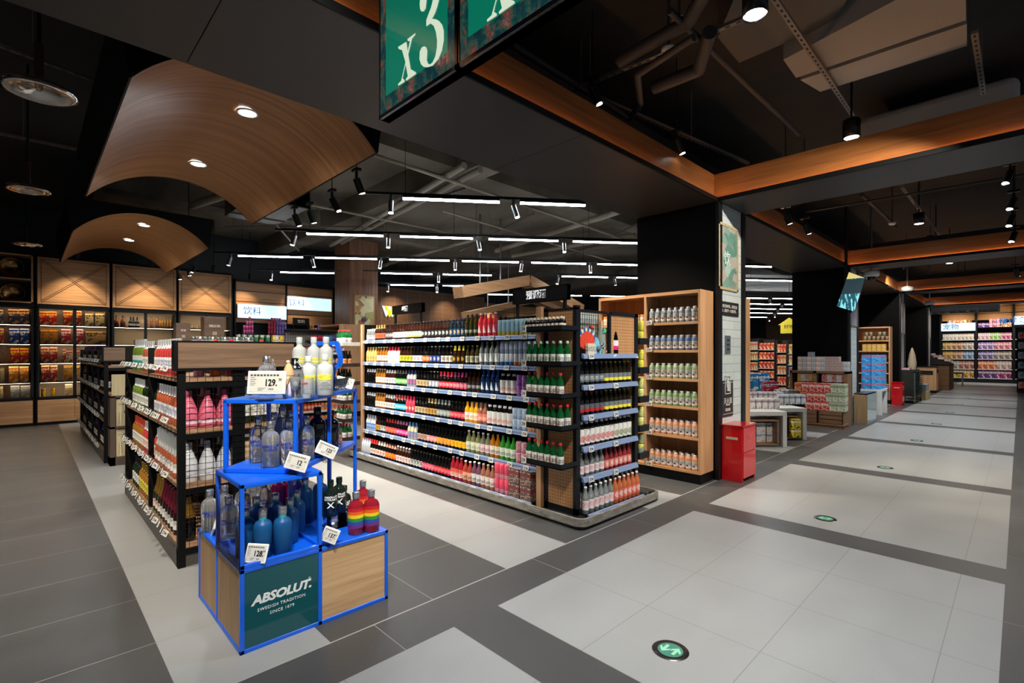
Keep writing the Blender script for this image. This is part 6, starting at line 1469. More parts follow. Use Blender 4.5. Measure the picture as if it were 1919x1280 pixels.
# things fixed to the column's brick strip
FY = CY0
def plaque(name, label, px0, px1, py0, py1, m, lines, cat='sign', pad=.004):
    px = (px0 + px1) / 2
    xa, za = at_Y(px0, py0, FY - .01); xb, _ = at_Y(px1, py0, FY - .01); z1 = at_Y(px, py0, FY - .01)[1]; z0 = at_Y(px, py1, FY - .01)[1]
    t = thing(name, label, cat, ((xa + xb) / 2, FY - .012, z0)); hw = (xb - xa) / 2
    MB().box(-hw, 0, 0, hw, .012, z1 - z0).build('plate', m, t)
    for s, sz, u, v, mm in lines: text(s, sz, mm, t, (u * hw, -.002, v * (z1 - z0)), FACE_Y, off=.001)
    return t, hw, z1 - z0
pw = mat('c8c8c4', .5)
plaque('wall_sign', 'black sign with two lines of small white characters on the brick column', 1345, 1384, 566, 592, mat('23211f', .5), [('清爽畅饮好时光，乐享生活', .045, 0, .66, pw), ('美味、就在每一天的相伴。', .045, 0, .34, pw)])
t, hw, hh = plaque('wall_device', 'small grey vertical device on the brick column', 1359.5, 1369, 629, 663, mat('6f7a80', .35, .5), [], 'control panel')
for k in range(3): MB().box(-hw * .4, -.006, hh * (.2 + k * .25), hw * .4, 0, hh * (.3 + k * .25)).build('button', mat('2a3036', .4), t)
t, hw, hh = plaque('fire_sign', 'dark sign with a white extinguisher symbol on the brick column', 1353.5, 1373.5, 713, 780, mat('2a2826', .5), [('灭火器', .085, 0, .42, pw), ('MIEHUOQI', .025, 0, .32, pw), ('消防设施', .04, 0, .18, pw)])
a = MB(); q = hh * .62
for b in ((-.09, q, -.075, q + .24), (.075, q, .09, q + .24), (-.09, q, .09, q + .012), (-.09, q + .228, .09, q + .24)): a.box(b[0], -.003, b[1], b[2], 0, b[3])
a.cyl((0, -.002, q + .04), (0, -.002, q + .15), .024, 12); a.ball((0, -.002, q + .15), .024, 10, 6); a.box(-.01, -.004, q + .17, .01, 0, q + .2).box(-.03, -.004, q + .195, .02, 0, q + .207)
a.tube([(-.02, -.003, q + .19), (-.04, -.003, q + .15), (-.035, -.003, q + .09)], .005, 6); a.box(-hw * .9, -.003, .03, hw * .9, 0, .036).box(-hw * .9, -.003, hh - .03, hw * .9, 0, hh - .024)
a.build('symbol', pw, t)
xa, za = at_Y(1347, 415, FY - .02); xb, zb = at_Y(1383, 545, FY - .02); z0 = at_Y(1365, 545, FY)[1]; z1 = at_Y(1365, 424, FY)[1]
picture('framed_poster', 'tall framed poster of iced green drinks high on the brick column', xb - xa, z1 - z0, ['7aa294', '4c7c70', 'a8a49c', 'b49c98', '9cc0b4', '35584c'], ((xa + xb) / 2, FY - .005, z0), 0, wood('a8946c', 'c4b088', 'z', .5), ('饮', .2, mat('d8e8e4', .5), -.04, (z1 - z0) * .47))
# posters on the farther columns
for k, (cx_, w) in enumerate(((13.05, 'second'), (19.8, 'third'), (26.5, 'fourth'))):
    picture('framed_poster', 'framed pale poster on the brick strip of the %s column' % w, .58, 1.0, ['8c94a8', 'b8a8a8', '5c6c8c', 'c8c0c0'], (cx_ + .43, FY - .005, 2.2), 0, mat('9a948a', .5))
# red fire cabinets
FR = mat('b80f18', .22, coat=.5)
def fire_cabinet(x, y, label, w=.42, d=.25, h=.70):
    t = thing('fire_cabinet', label, 'fire cabinet', (x, y, 0), 0, 'red fire extinguisher cabinets')
    bevel(MB().box(0, 0, .045, w, d, h - .015).box(0, 0, 0, .035, d, .05).box(w - .035, 0, 0, w, d, .05).build('body', FR, t), .004, 2)
    bevel(MB().box(-.012, -.02, h - .018, w + .012, d + .01, h).build('lid', FR, t), .004, 2)
    o = MB().box(.012, -.012, .37, w - .012, 0, h - .03).build('door', FR, t); text('消防器材', .05, mat('d86a70', .4), o, (w * .5, -.0135, .55), FACE_Y); text('119', .05, mat('d86a70', .4), o, (w * .5, -.0135, .48), FACE_Y)
    MB().box(.012, -.012, .05, w - .012, 0, .362).build('door', FR, t)
    MB().box(-.006, d * .22, .52, 0, d * .78, .55).build('label_slot', mat('b8a894', .4), t)
    return t
fire_cabinet(6.28, 2.385, 'nearest red fire cabinet at the foot of the brick column')
x, y = at_Z(1690, 762); fire_cabinet(18.9, 2.5, 'smaller looking red fire cabinet beside the far oak bookcase')

# ---------------------------------------------------------------- big screens, top
XT = 1.42; tvb = 2.9
def screen_mat():
    m, nt, b = new_mat('promotion_screen'); g_ = N(nt); gc = g_.coord('Generated'); o = g_.sep(gc); u, v = o[1], o[2]
    du = g_.m('MINIMUM', u, g_.m('SUBTRACT', 1.0, u)); inn = g_.m('MULTIPLY', g_.m('GREATER_THAN', du, .085), g_.m('GREATER_THAN', v, .075))
    n = g_.noise(g_.scale(gc, (1, 9, 12)), 1.0, 5.0, .3, .65); n3 = g_.noise(g_.scale(gc, (1, 40, 60)), 1.0, 2.0)
    ph = g_.ramp(n, [(.30, '06222c'), (.45, '12343a'), (.52, '244a40'), (.60, '6a3430'), (.68, '7a6258'), (.74, '0a2838')])
    ph = g_.mix(g_.m('MULTIPLY', g_.m('GREATER_THAN', n3, .55), .5), ph, '0c3028')
    c = g_.mix(inn, ph, g_.mix(g_.m('SUBTRACT', v, .2), '087058', '025044'))
    b.inputs['Base Color'].default_value = lin('060808'); g_.link(c, b.inputs['Emission Color']); b.inputs['Emission Strength'].default_value = .52
    b.inputs['Roughness'].default_value = .12; return m
SM = screen_mat(); GLY = new_mat('screen_figure')[0]; _b = GLY.node_tree.nodes['Principled BSDF']; _b.inputs['Base Color'].default_value = lin('0a0b0a'); _b.inputs['Emission Color'].default_value = lin('c8d4bc'); _b.inputs['Emission Strength'].default_value = .62; _b.inputs['Specular IOR Level'].default_value = .1
def zp(x, y): return at_X(700 + x / 5.05, y / 5.05, XT - .012)
XG = [[(232,445),(300,402),(312,396),(330,520),(352,655),(400,682),(403,700),(310,765),(305,750),(325,722),(300,580),(270,475),(240,465)], [(322,370),(398,312),(395,330),(365,367),(318,560),(285,690),(276,742),(295,760),(293,775),(235,812),(233,795),(262,765),(300,600),(345,390),(325,388)],
      [(620,0),(632,-120),(600,-230),(545,-250),(480,-170),(445,-60),(437,40),(441,85),(452,108),(475,108),(494,80),(500,30),(510,-90),(540,-170),(562,-120),(562,0),(545,70),(522,130),(500,190),(500,250),(540,222),(570,245),(590,300),(602,380),(600,450),(586,530),(560,590),(535,610),(516,602),(505,570),(510,480),(500,448),(480,438),(455,450),(438,490),(435,560),(450,610),(475,633),(510,637),(560,622),(615,560),(648,480),(666,380),(665,290),(650,235),(620,198),(590,182),(555,178),(585,120),(605,60)]]
for k, (ya, w) in enumerate(((1.80, 'left and fully in view'), (1.09, 'right and mostly cut by the top edge'))):
    t = thing('hanging_screen', 'tall green promotion screen hanging at the top, %s' % w, 'screen', (XT, ya + .35, tvb), 0, 'paired green promotion screens')
    wpart('display', MB().box(XT - .01, ya + .018, tvb + .02, XT, ya + .69, tvb + 1.18), SM, t)
    wpart('bezel', MB().box(XT - .014, ya, tvb, XT + .05, ya + .70, tvb + .02).box(XT - .014, ya, tvb, XT + .05, ya + .018, tvb + 1.2).box(XT - .014, ya + .69, tvb, XT + .05, ya + .70, tvb + 1.2).box(XT, ya, tvb, XT + .05, ya + .7, tvb + 1.2), mat('060608', .15, coat=.5), t)
    a = MB(); s = k * .71
    for poly in XG:
        P_ = [zp(*p) for p in poly]; a.add([(XT - .0125, y - s, z) for y, z in P_], [tuple(range(len(P_)))])
    wpart('printed_figure', a, GLY, t)
    wpart('logo_strip', MB().box(XT - .0135, ya + .63, tvb + .86, XT - .0115, ya + .48, tvb + .90), mat('c8d4c4', .4), t)
    MB().cyl((0, 0, 1.2), (0, 0, 2.0), .02, 8).build('ceiling_bracket', BLKM, t)

# tilted screen on the second column
t = thing('tilted_screen', 'slim glowing screen tilted on the corner of the second black column', 'screen', (12.6, 2.62, 2.45))
c0 = [at_X(px, py, 12.5) for px, py in ((1568, 574), (1591, 510), (1621, 521), (1601, 584))]
m, nt, b = new_mat('screen_picture'); g_ = N(nt); gc = g_.coord('Generated'); o = g_.sep(gc)
n = g_.noise(g_.scale(gc, (1, 14, 4)), 1.0, 3.0); cc = g_.mix(g_.m('GREATER_THAN', n, .55), '1c4a54', '7ac0cc'); cc = g_.mix(g_.m('MULTIPLY', g_.m('GREATER_THAN', o[2], .45), g_.m('LESS_THAN', o[2], .82)), cc, '24343a'); cc = g_.mix(g_.m('GREATER_THAN', o[2], .83), cc, 'c8b870')
g_.link(cc, b.inputs['Base Color']); g_.link(cc, b.inputs['Emission Color']); b.inputs['Emission Strength'].default_value = .7
a = MB(); v = [(12.5, y, z) for y, z in c0] + [(12.54, y, z) for y, z in c0]; a.add(v, [(0, 1, 2, 3)]); wpart('display', a, m, t)
a = MB(); a.add([(12.502, y * 1.0, z) for y, z in c0] + [(12.56, y, z) for y, z in c0], [(4, 5, 6, 7), (0, 4, 5, 1), (1, 5, 6, 2), (2, 6, 7, 3), (3, 7, 4, 0)]); wpart('casing', a, BLKM, t)
MB().cyl((0, 0, .2), (0, 0, 2.3), .03, 8).cyl((0, 0, .2), (-.05, -.1, 0), .03, 8).build('pole', BLK, t)

# ---------------------------------------------------------------- white display tables
def white_table(px, py, zt, w, d, label):
    x, y = at_Z(px, py)
    t = thing('display_table', label, 'table', (x, y, 0), R(-45), 'white display tables')
    bevel(MB().box(-w, 0, zt - .07, 0, d, zt).box(-.07, 0, 0, 0, d, zt - .07).box(-w, 0, 0, -w + .07, d, zt - .07).build('white_top_and_legs', mat('c9cbcc', .4), t), .004, 2)
    a = MB()
    q = [(-w + .1, .03, .02, -.12, d - .05, .05), (-w + .1, .03, zt - .17, -.12, d - .05, zt - .14), (-.15, .03, .02, -.12, d - .05, zt - .14), (-w + .1, .03, .02, -w + .13, d - .05, zt - .14), (-w + .1, d - .07, .02, -.12, d - .05, zt - .14)]
    for b_ in q: a.box(*b_)
    a.build('wooden_crate', WALNUT, t); return t
white_table(1475, 838, .60, 1.25, .55, 'nearest white display table with crate and diaper boxes under it')
white_table(1512, 825, .585, .95, .5, 'second white display table behind to the right, yellow boxes under it')
DP = pack_mat('e4e0d8', 'd0b8a8', '2c8cd0', 7)
def local_at(px, py, basex, basey, ang, u, v): pass
def put_on(px, py, z, w, d, h, m, name, label, cat, grp, rz=R(-45)):
    x, y = at_Z(px, py, z); o = obj(name, carton(w, d, h, m)[0][0][1], None, (x, y, z), rz, label, cat, grp); return o
for i, px in enumerate((1422, 1441)):
    for l in range(2): put_on(px, 827, .05, .155, .16, .165, DP, 'diaper_box', 'white and blue diaper box in the crate under the nearest white table', 'box', 'diaper boxes in the crate').location[2] = .05 + l * .167
YBX = pack_mat('d8c424', '3a2a24', 'e8e4e0', 8)
for l in range(2): put_on(1490, 822, .03, .135, .14, .165, YBX, 'cereal_box', 'yellow printed box in the crate under the second white table, %s' % ('lower', 'upper')[l], 'box', 'yellow boxes under the table').location[2] = .06 + l * .167
MK = pack_mat('ece6e4', 'c8b8c0', '9c8c98', 8); MK2 = pack_mat('e4e8ea', 'a4b0bc', '7c8894', 8)
for i in range(6):
    put_on(1397 + i * 11.5, 766, .60, .085, .085, .19, MK, 'milk_carton', 'tall pale milk carton in the front row of the nearest white table', 'carton', 'front cartons on the nearest white table')
for i in range(8):
    put_on(1395 + i * 9.5, 751, .60, .08, .08, .19, MK, 'milk_carton', 'pale pinkish milk carton in the rear rows of the nearest white table', 'carton', 'rear cartons on the nearest white table')
for i in range(5): put_on(1462 + i * 10.5, 757, .585, .085, .085, .19, MK2, 'milk_carton', 'tall bluish white milk carton in the front row of the second white table', 'carton', 'front cartons on the second white table')
for i in range(6): put_on(1456 + i * 8.5, 745, .585, .08, .08, .19, MK2, 'milk_carton', 'bluish milk carton in the rear row of the second white table', 'carton', 'rear cartons on the second white table')

# cube shelf by the second column: crates, red and green packs
t = thing('crate_display', 'dark wooden crate shelf stacked with red and green noodle packs', 'shelving', (12.6, 2.7, 0))
CX_ = 12.55
def yx(px): return at_X(px, 661, CX_)[0]
yR, yL = yx(1588), yx(1484)
CRT = wood('5a3e28', '8a6444', 'y', .6)
a = MB(); zt = at_X(1560, 696, CX_)[1]
a.box(CX_, yR, zt - .05, 13.0, yL + .05, zt).box(CX_, yR, 0, 13.0, yR + .06, zt).box(CX_, yL, 0, 13.0, yL + .05, zt).box(CX_, (yR + yL) / 2 + .05, .35, 13.0, (yR + yL) / 2 + .11, zt).box(12.96, yR, 0, 13.0, yL + .05, zt)
wpart('shelf_frame', a, CRT, t)
for k in range(3):
    ya = yR + .0 + k * .47; a = MB()
    for z in (.10, .19, .28): a.box(CX_ - .38, ya, z, CX_ - .36, ya + .44, z + .075)
    a.box(CX_ - .38, ya, .05, CX_, ya + .015, .35).box(CX_ - .38, ya + .43, .05, CX_, ya + .445, .35).box(CX_ - .38, ya, .04, CX_, ya + .44, .06)
    wpart('crate', a, CRT, t)
a = MB(); 
for z in (0.0, .055): a.box(CX_ - .42, yR - .03, z, CX_, yL + .05, z + .035)
wpart('pallet_base', a, CRT, t)
NR = pack_mat('c42c2c', 'e0c8b0', 'f0e8e0', 16); NG = pack_mat('a8b094', 'e0e4d8', '6a7c54', 16); NO = pack_mat('c86a3c', 'd8d0a8', 'c82c24', 16)
XF = CX_ - .36
for r, (py, px0, px1, n) in enumerate(((765, 1508, 1583, 5), (750, 1499, 1583, 7), (731, 1488, 1583, 7))):
    z = at_X(1560, py, XF)[1]; 
    for i in range(n):
        pa, pb = px0 + (px1 - px0) * i / n, px0 + (px1 - px0) * (i + 1) / n; ya, yb_ = at_X(pb, 661, XF)[0], at_X(pa, 661, XF)[0]
        red = (pa + pb) / 2 < 1553; m = NR if red and not (r and i < 1) else NO if red else NG
        w = yb_ - ya
        o = obj('noodle_pack', carton(.30, w * .97, .19, m)[0][0][1], None, (XF + .16, (ya + yb_) / 2, .36 + .195 * r), 0, '%s noodle pack, %s layer of the crate shelf pile' % ('red' if m is NR else 'orange' if m is NO else 'green and white', ('bottom', 'middle', 'top')[r]), 'pack', '%s packs in the %s layer' % ('red' if m is NR else 'orange' if m is NO else 'green', ('bottom', 'middle', 'top')[r]))
BX = pack_mat('dccabc', '9c6456', 'e8dcd0', 12); BX2 = pack_mat('a08884', 'c8b8b0', 'b09890', 12); GBX = pack_mat('b4bcbc', '8c9498', 'c8cccc', 12)
for r in range(3):
    n = 11 if r < 2 else 9
    for i in range(n):
        px = 1494 + i * (90 / 10.5)
        y = yx(px + 4); m = (BX if i % 2 == 0 and i < 6 else GBX if i < 6 else BX2 if i < 10 else GBX)
        obj('food_box', carton(.22, .085 if i != 10 else .09, .105, m)[0][0][1], None, (CX_ + .14, y, zt + r * .107), 0, 'small pinkish grey box stacked on top of the crate shelf, %s row' % ('lower', 'middle', 'upper')[r], 'box', 'boxes on the crate shelf, %s row' % ('lower', 'middle', 'upper')[r])
for i, px in enumerate((1497, 1504, 1511, 1518, 1526)):
    obj('food_box', carton(.2, .075, .17, (pack_mat('c8a838', '8c98a4'), GBX, BX2)[i % 3])[0][0][1], None, (CX_ + .13, yx(px), .955), 0, 'grey and yellow box in the left opening of the crate shelf', 'box', 'boxes in the left opening')
for i, px in enumerate((1544, 1553, 1562, 1571, 1580)):
    obj('food_box', carton(.2, .09, .17, (pack_mat('a83c34', 'b8bcc0'), GBX)[i % 2])[0][0][1], None, (CX_ + .13, yx(px), .955), 0, 'grey and red box in the right opening of the crate shelf', 'box', 'boxes in the right opening')
o = MB().box(-.005, -.07, 0, .005, .07, .10).build('price_card', mat('8c9498', .4), label='grey card standing on top of the boxes by the second column', cat='sign', loc=(CX_ + .1, yx(1518), zt + .322))

# bin, blue boxes and stand in front of the second column
t = thing('waste_bin', 'wood and glass sided bin in front of the second brick column', 'bin', (13.42, 2.385, 0)); MB().box(0, 0, 0, 1.0, .02, .68).box(.98, 0, 0, 1.0, .25, .68).build('glass_side', mat('9cb0b4', .1, coat=.6), t); MB().box(-.01, 0.0, 0, .01, .25, .68).box(0, .23, 0, 1.0, .25, .68).build('wood_side', LIGHTOAKY, t); MB().box(-.01, 0, .66, 1.0, .25, .68).build('rim', STEEL, t)
BLB = pack_mat('1c84d0', '68b4e4', 'd83040', 9); BLB2 = pack_mat('48a0dc', '1c78c8', 'd84050', 9)
bt_ = thing('display_table', 'white side table carrying the stack of blue boxes', 'table', (15.6, 2.47, 0)); MB().box(0, 0, .60, .75, .45, .66).box(.69, 0, 0, .75, .45, .6).box(0, 0, 0, .06, .45, .6).build('white_top_and_legs', mat('c4c8c8', .4), bt_)
for r in range(5):
    for i in range(2):
        obj('detergent_box', carton(.72, .2, .175, (BLB, BLB2)[i])[0][0][1], None, (15.97, 2.80 - i * .21, .66 + r * .177), 0, 'bright blue carton with red band, %s layer of the tall blue stack, %s' % (('lowest', 'second', 'third', 'fourth', 'top')[r], ('left', 'right')[i]), 'box', 'blue cartons stacked before the second column')

# far bookcase beside the third column
BZ2 = [2.02, 1.66, 1.34, .98, .64, .30]
bookcase('far oak bookcase of cups and yellow boxes beside the third column', 19.25, 19.7, 2.84, 3.75, 2.42, [1.99, 1.66, 1.30, .96, .62], [])
cup = product('cup', mat('b0a890', .4), None, None, hs=1.3)
for i in range(6): place(cup, 'paper_cup', 'pale cup on the top shelf of the far oak bookcase, lower layer', 'cup', (19.32, 3.5 - i * .115, 1.99), 0, 'cups, lower layer')
for i in (0, 1, 3, 4): place(cup, 'paper_cup', 'pale cup on the top shelf of the far oak bookcase, upper layer', 'cup', (19.32, 3.46 - i * .115, 2.125), 0, 'cups, upper layer')
YB1 = pack_mat('c89a4c', 'd8c08c', 'b0b048', 10); YB2 = pack_mat('d8a82c', 'e0d0a0', 'c84030', 10)
for l, z in enumerate((1.66, 1.30, .96, .62)):
    for i in range(5):
        for s in range(2): obj('tea_box', carton(.15, .115, .105, (YB1 if l < 2 else YB2))[0][0][1], None, (19.34, 3.50 - i * .125, z + s * .107), 0, 'yellow box on the far oak bookcase, %s shelf of yellow boxes' % ('first', 'second', 'third', 'fourth')[l], 'box', 'yellow boxes, %s shelf' % ('first', 'second', 'third', 'fourth')[l])
for i in range(2): obj('picture_box', carton(.2, .30, .44, pack_mat('b06a8c', 'e8d0dc', '6a2c4c', 9))[0][0][1], None, (19.36, 3.35 - i * .32, .13), 0, 'large pink purple box on the bottom of the far oak bookcase', 'box', 'pink boxes on the far bookcase')
# stacked baskets trolley, cabinet, slatted crate stand further down the aisle
t = thing('flat_trolley', 'dark green stacked roll cages on castors beside the far fire cabinet', 'trolley', (19.85, 2.33, 0)); a = MB()
a.box(0, .0, .22, 1.3, .57, 1.05); a.build('black_load', mat('0c1410', .6), t)
a = MB()
for k in range(14): a.box(-.01, -.09, .25 + k * .058, 1.31, -.01, .265 + k * .058)
a.build('wire_shelves', mat('31453c', .4, .4), t); a = MB().cyl((0, -.02, .08), (0, -.02, .95), .02).cyl((1.3, -.05, .08), (1.3, -.05, .6), .02); a.build('frame', STEEL, t)
for x in (0, 1.3): MB().cyl((x, -.045, .06), (x, -.005, .06), .06, 12).build('castor', mat('26282a', .5), t)
obj('cardboard_box', carton(.7, .4, .30, mat('b09a68', .6))[0][0][1], None, (22.0, 2.38, 0.0), 0, 'cardboard box on the floor behind the green trolley', 'box')
obj('cardboard_box', carton(.5, .35, .22, mat('8c9498', .6))[0][0][1], None, (22.0, 2.38, .302), 0, 'grey box on top of the floor cardboard box', 'box')
obj('magazine_pile', carton(.4, .3, .06, mat('c49aa8', .6))[0][0][1], None, (20.2, 2.6, 1.052), 0, 'pink papers lying on the green trolley', 'papers')
t = thing('paper_sculpture', 'pale pointed bag standing at the rear of the green trolley', 'bag', (20.95, 2.5, 1.052)); MB().lathe([(.10, 0), (.12, .2), (.08, .5), (.02, .7), (0, .72)], 12).build('bag', mat('c9b8a4', .7), t)
t = thing('oak_bin', 'oak fronted waste cabinet against the fourth black wall', 'bin', (25.75, 2.32, 0)); MB().box(0, 0, .1, .7, .6, 1.02).build('body', OAK, t); MB().box(.1, -.01, .80, .6, 0, .93).build('opening', DARK, t); MB().box(-.01, .1, .72, 0, .5, .88).build('opening', DARK, t); MB().box(0, .0, 0, .7, .6, .1).build('base', BLK, t); MB().box(-.02, -.02, 1.02, .69, .62, 1.05).build('top', BLKM, t)
t = thing('produce_stand', 'brown slatted wooden produce stand before the fourth column', 'display stand', (27.9, 2.08, 0)); a = MB()
for k in range(14): a.box(-.0, 0, .06 + k * .075, .02, .7, .11 + k * .075); a.box(0, 0, .06 + k * .075, 1.8, .02, .11 + k * .075)
a.box(.02, .02, 0, 1.8, .7, 1.05); a.build('slatted_body', CRT, t); MB().prism([(0, 1.05), (.7, 1.05), (.7, 1.45), (.0, 1.12)], 'x', .0, 1.8).build('sloped_top', mat('14100e', .6), t)
for i in range(14): obj('snack_pack', carton(.2, .12, .1, pack_mat(('c89aa8', 'd8c8b8', 'b07888')[i % 3], 'ece4dc'))[0][0][1], None, (28.1 + (i % 4) * .40, 2.20 + (i // 4) * .17, 1.235 + (i // 4) * .08), R(20 * i), 'small pinkish pack lying on the brown produce stand', 'pack', 'packs on the produce stand')
t = thing('step_stool', 'thin legged dark stool at the end of the aisle', 'stool', (31.5, 1.9, 0)); a = MB()
for x, y in ((0, 0), (.5, 0), (0, .5), (.5, .5)): a.box(x, y, 0, x + .03, y + .03, .62)
a.build('leg', STEEL, t); MB().box(0, .0, .6, .53, .53, .66).build('seat', BLKM, t)

# ---------------------------------------------------------------- far wall of pet food
XW = 36.5
def yw(px): return at_X(px, 661, XW)[0]
yA, yM, yB_, yC = yw(1763), yw(1829), yw(1900), yw(1990)
t = thing('wall_shelving', 'far black wall shelving of pet food and household packs at the aisle end', 'shelving', (XW, (yA + yC) / 2, 0))
a = MB(); a.box(XW + .5, yC, 0, XW + .55, yA, 3.35)
for y in (yA, yM, yB_): a.box(XW - .02, y - .05, 0, XW + .5, y + .05, 4.75)
a.box(XW, yC, 0, XW + .5, yA, .22); wpart('frame', a, mat('0a0b0e', .5), t)
SZF = [2.95, 2.31, 1.79, 1.27, .73, .25]
for z in SZF: wpart('shelf', MB().box(XW - .02, yC, z - .04, XW + .5, yA, z), mat('c4ccd4', .4) if z < 2.9 else BLKM, t)
wpart('wood_panel', MB().box(XW + .1, yC, 3.35, XW + .15, yA, 4.75), PANELY, t)
a = MB()
for z in (3.7, 4.05, 4.4): a.box(XW + .09, yC, z - .012, XW + .1, yA, z + .012)
wpart('panel_groove', a, BLK, t)
for px0, px1, pz, s, w in ((1764, 1828, 613, '宠物', 'glowing white sign with two characters over the pet food'), (1901, 1960, 600, '保健食品', 'glowing blue white sign cut by the right picture edge')):
    ya, yb_ = yw(px1), yw(px0); zc = at_X((px0 + px1) / 2, pz, XW)[1]
    lb = thing('light_box_sign', w, 'sign', (XW - .03, (ya + yb_) / 2, zc), 0, 'glowing signs on the far wall'); hw = (yb_ - ya) / 2
    MB().box(-.03, -hw, -.21, .03, hw, .21).build('light_panel', LBOX, lb); text(s, .34, SIGNB, lb, (-.034, .3 if s == '宠物' else .45, 0), FACE_X, off=.004)
WR = [('row of', 2.31 + .0)]
palettes = [(0, [('e0a040', 'pet food tub'), ('d87838', 'pet food tub'), ('e8d8a0', 'pet food tub')], .24), (1, [('d8ccc0', 'white pet food can'), ('c8b8a8', 'white pet food can')], .26), (2, [('c89c3c', 'yellow pouch'), ('b87848', 'orange pouch'), ('a89890', 'grey pouch')], .30),
            (3, [('c8942c', 'golden pouch'), ('b07c50', 'tan pouch'), ('6a8cb0', 'blue pouch')], .32), (4, [('a49a8c', 'grey pouch'), ('b06c5c', 'reddish pouch')], .34), (5, [('d8b424', 'yellow bag'), ('d09c30', 'golden bag')], .38)]
pal2 = [(0, [('7c4ca0', 'purple pack'), ('c87898', 'pink pack'), ('e8a880', 'peach pack')], .24), (1, [('c8a0a8', 'pink bottle'), ('8cb060', 'green bottle'), ('b04c70', 'magenta bottle')], .28), (2, [('8c6ca8', 'violet pouch'), ('c86c7c', 'rose pouch')], .30), (3, [('6c5c90', 'violet pouch'), ('8c7c70', 'brown pouch')], .32), (4, [('d87038', 'orange pouch'), ('c8ac9c', 'cream pouch')], .36), (5, [('6a3c80', 'purple bag'), ('a83c78', 'magenta bag')], .36)]
PLN = ['top', 'second', 'third', 'fourth', 'fifth', 'bottom']
for (ya, yb_, pals, where) in ((yM, yA, palettes, 'left bay'), (yB_, yM, pal2, 'right bay')):
    for l, kinds, h in pals:
        z = SZF[l]; n = {0: 9, 1: 16, 2: 12, 3: 12, 4: 11, 5: 9}[l]
        w = (yb_ - ya - .16) / n
        SK_ = (0, 8) if where == 'left bay' else ()
        for i in range(n):
            if l == 0 and i in SK_: continue
            c, nm = kinds[min(len(kinds) - 1, i * len(kinds) // n)]
            pm = pack_mat(c, 'e4dcd8' if i % 2 else '3c2c34', 'ece6e0', 9)
            hb = min(h * 1.22, .46) if l else h
            obj('pet_food_pack', carton(.22, w * .9, hb, pm)[0][0][1], None, (XW + .12, yb_ - .08 - (i + .5) * w, z), 0, '%s on the %s shelf of the far wall, %s' % (nm, PLN[l], where), 'pack', '%s row on the %s shelf, far wall %s' % (nm, PLN[l], where))
            if l == 0 and 2 < i % 9 < 7 and i not in SK_ : obj('pet_food_pack', carton(.2, w * .85, .2, pm)[0][0][1], None, (XW + .12, yb_ - .08 - (i + .5) * w, z + h), 0, '%s in the upper pile on top of the far wall, %s' % (nm, where), 'pack', '%s upper pile, far wall %s' % (nm, where))
        # lower bags of the second bay and bottom row
n = 7; w = (yM - yB_ - .16) / n
for (ya, yb_, cs, where) in ((yM, yA, ('d8b424', 'd8b424'), 'left bay'),):
    pass
def plush(px, label, c0, c1):
    y = yw(px); t = thing('plush_toy', label, 'plush toy', (XW + .22, y, SZF[0])); 
    MB().ball((0, 0, .22), .22, 14, 8).build('body', mat(c0, .9), t); MB().ball((-.05, 0, .55), .2, 14, 8).build('head', mat(c0, .9), t)
    for s in (-1, 1): MB().ball((-.02, .15 * s, .72), .07, 10, 6).build('ear', mat(c1, .9), t); MB().ball((-.22, .07 * s, .58), .045, 8, 6).build('eye_patch', mat('14141a', .6), t); MB().ball((-.2, .15 * s, .082), .08, 8, 6).build('foot', mat(c1, .9), t)
    t.scale = (.62, .62, .62); t.location[2] += .002
plush(1780, 'white and grey sitting plush animal on top of the far wall shelving', 'd8d8dc', '5c5c64'); plush(1816, 'orange brown plush animal on top of the far wall shelving', 'd0945c', 'a8643c')
for i, y in enumerate((yw(1795), yw(1866), yw(1930))):
    s = thing('track_spotlight', 'warm spotlight on the far wall panel, %s' % ('over the pet sign', 'middle', 'at the right edge')[i], 'spotlight', (35.3, y, 4.75), 0, 'spotlights on the far wall'); MB().cyl((0, 0, 0), (0, 0, .15), .02, 6).build('stem', BLKM, s); MB().cyl((0, 0, 0), (.06, 0, -.14), .05, 10).build('housing', BLKM, s); add_spot('lamp_light', s, (.065, 0, -.15), (1, 0, -1.0), 32, 75, .9, (1, .78, .5), .04)
    add_spot('lamp_light', s, (-.065, 0, -.15), (.45, 0, -2.0), 150, 90, .9, (1, .95, .85), .04)
# gondola at the right picture edge
y0 = at_X(1888, 661, 21.0)[0]
t = thing('store_gondola', 'dark shelving of toys and blue packs at the right picture edge', 'shelving', (28.6, -.4, 0)); y_ = -.25
wpart('frame', MB().box(28.6, -1.6, 0, 30.4, y_ + .35, .15).box(28.9, -1.6, 0, 28.95, y_ + .35, 2.35), mat('0b0c10', .5), t)
for k, z in enumerate((.15, .55, .95, 1.35, 1.75, 2.15)):
    wpart('shelf', MB().box(28.6, -1.6, z - .03, 28.95, y_ + .35, z), BLKM, t)
    for i in range(5): obj('toy_pack', carton(.2, .26, .28, pack_mat(('d86040', '5c8ca0', '3c6c98', '8c98a8', 'a0a8b0', 'c84840')[(k + i) % 6], 'e4e0dc'))[0][0][1], None, (28.75, y_ + .18 - i * .3, z), 0, 'boxed toy on the dark shelving at the right edge, %s shelf' % PLN[5 - k], 'box', 'toy boxes, %s shelf at the right edge' % PLN[5 - k])

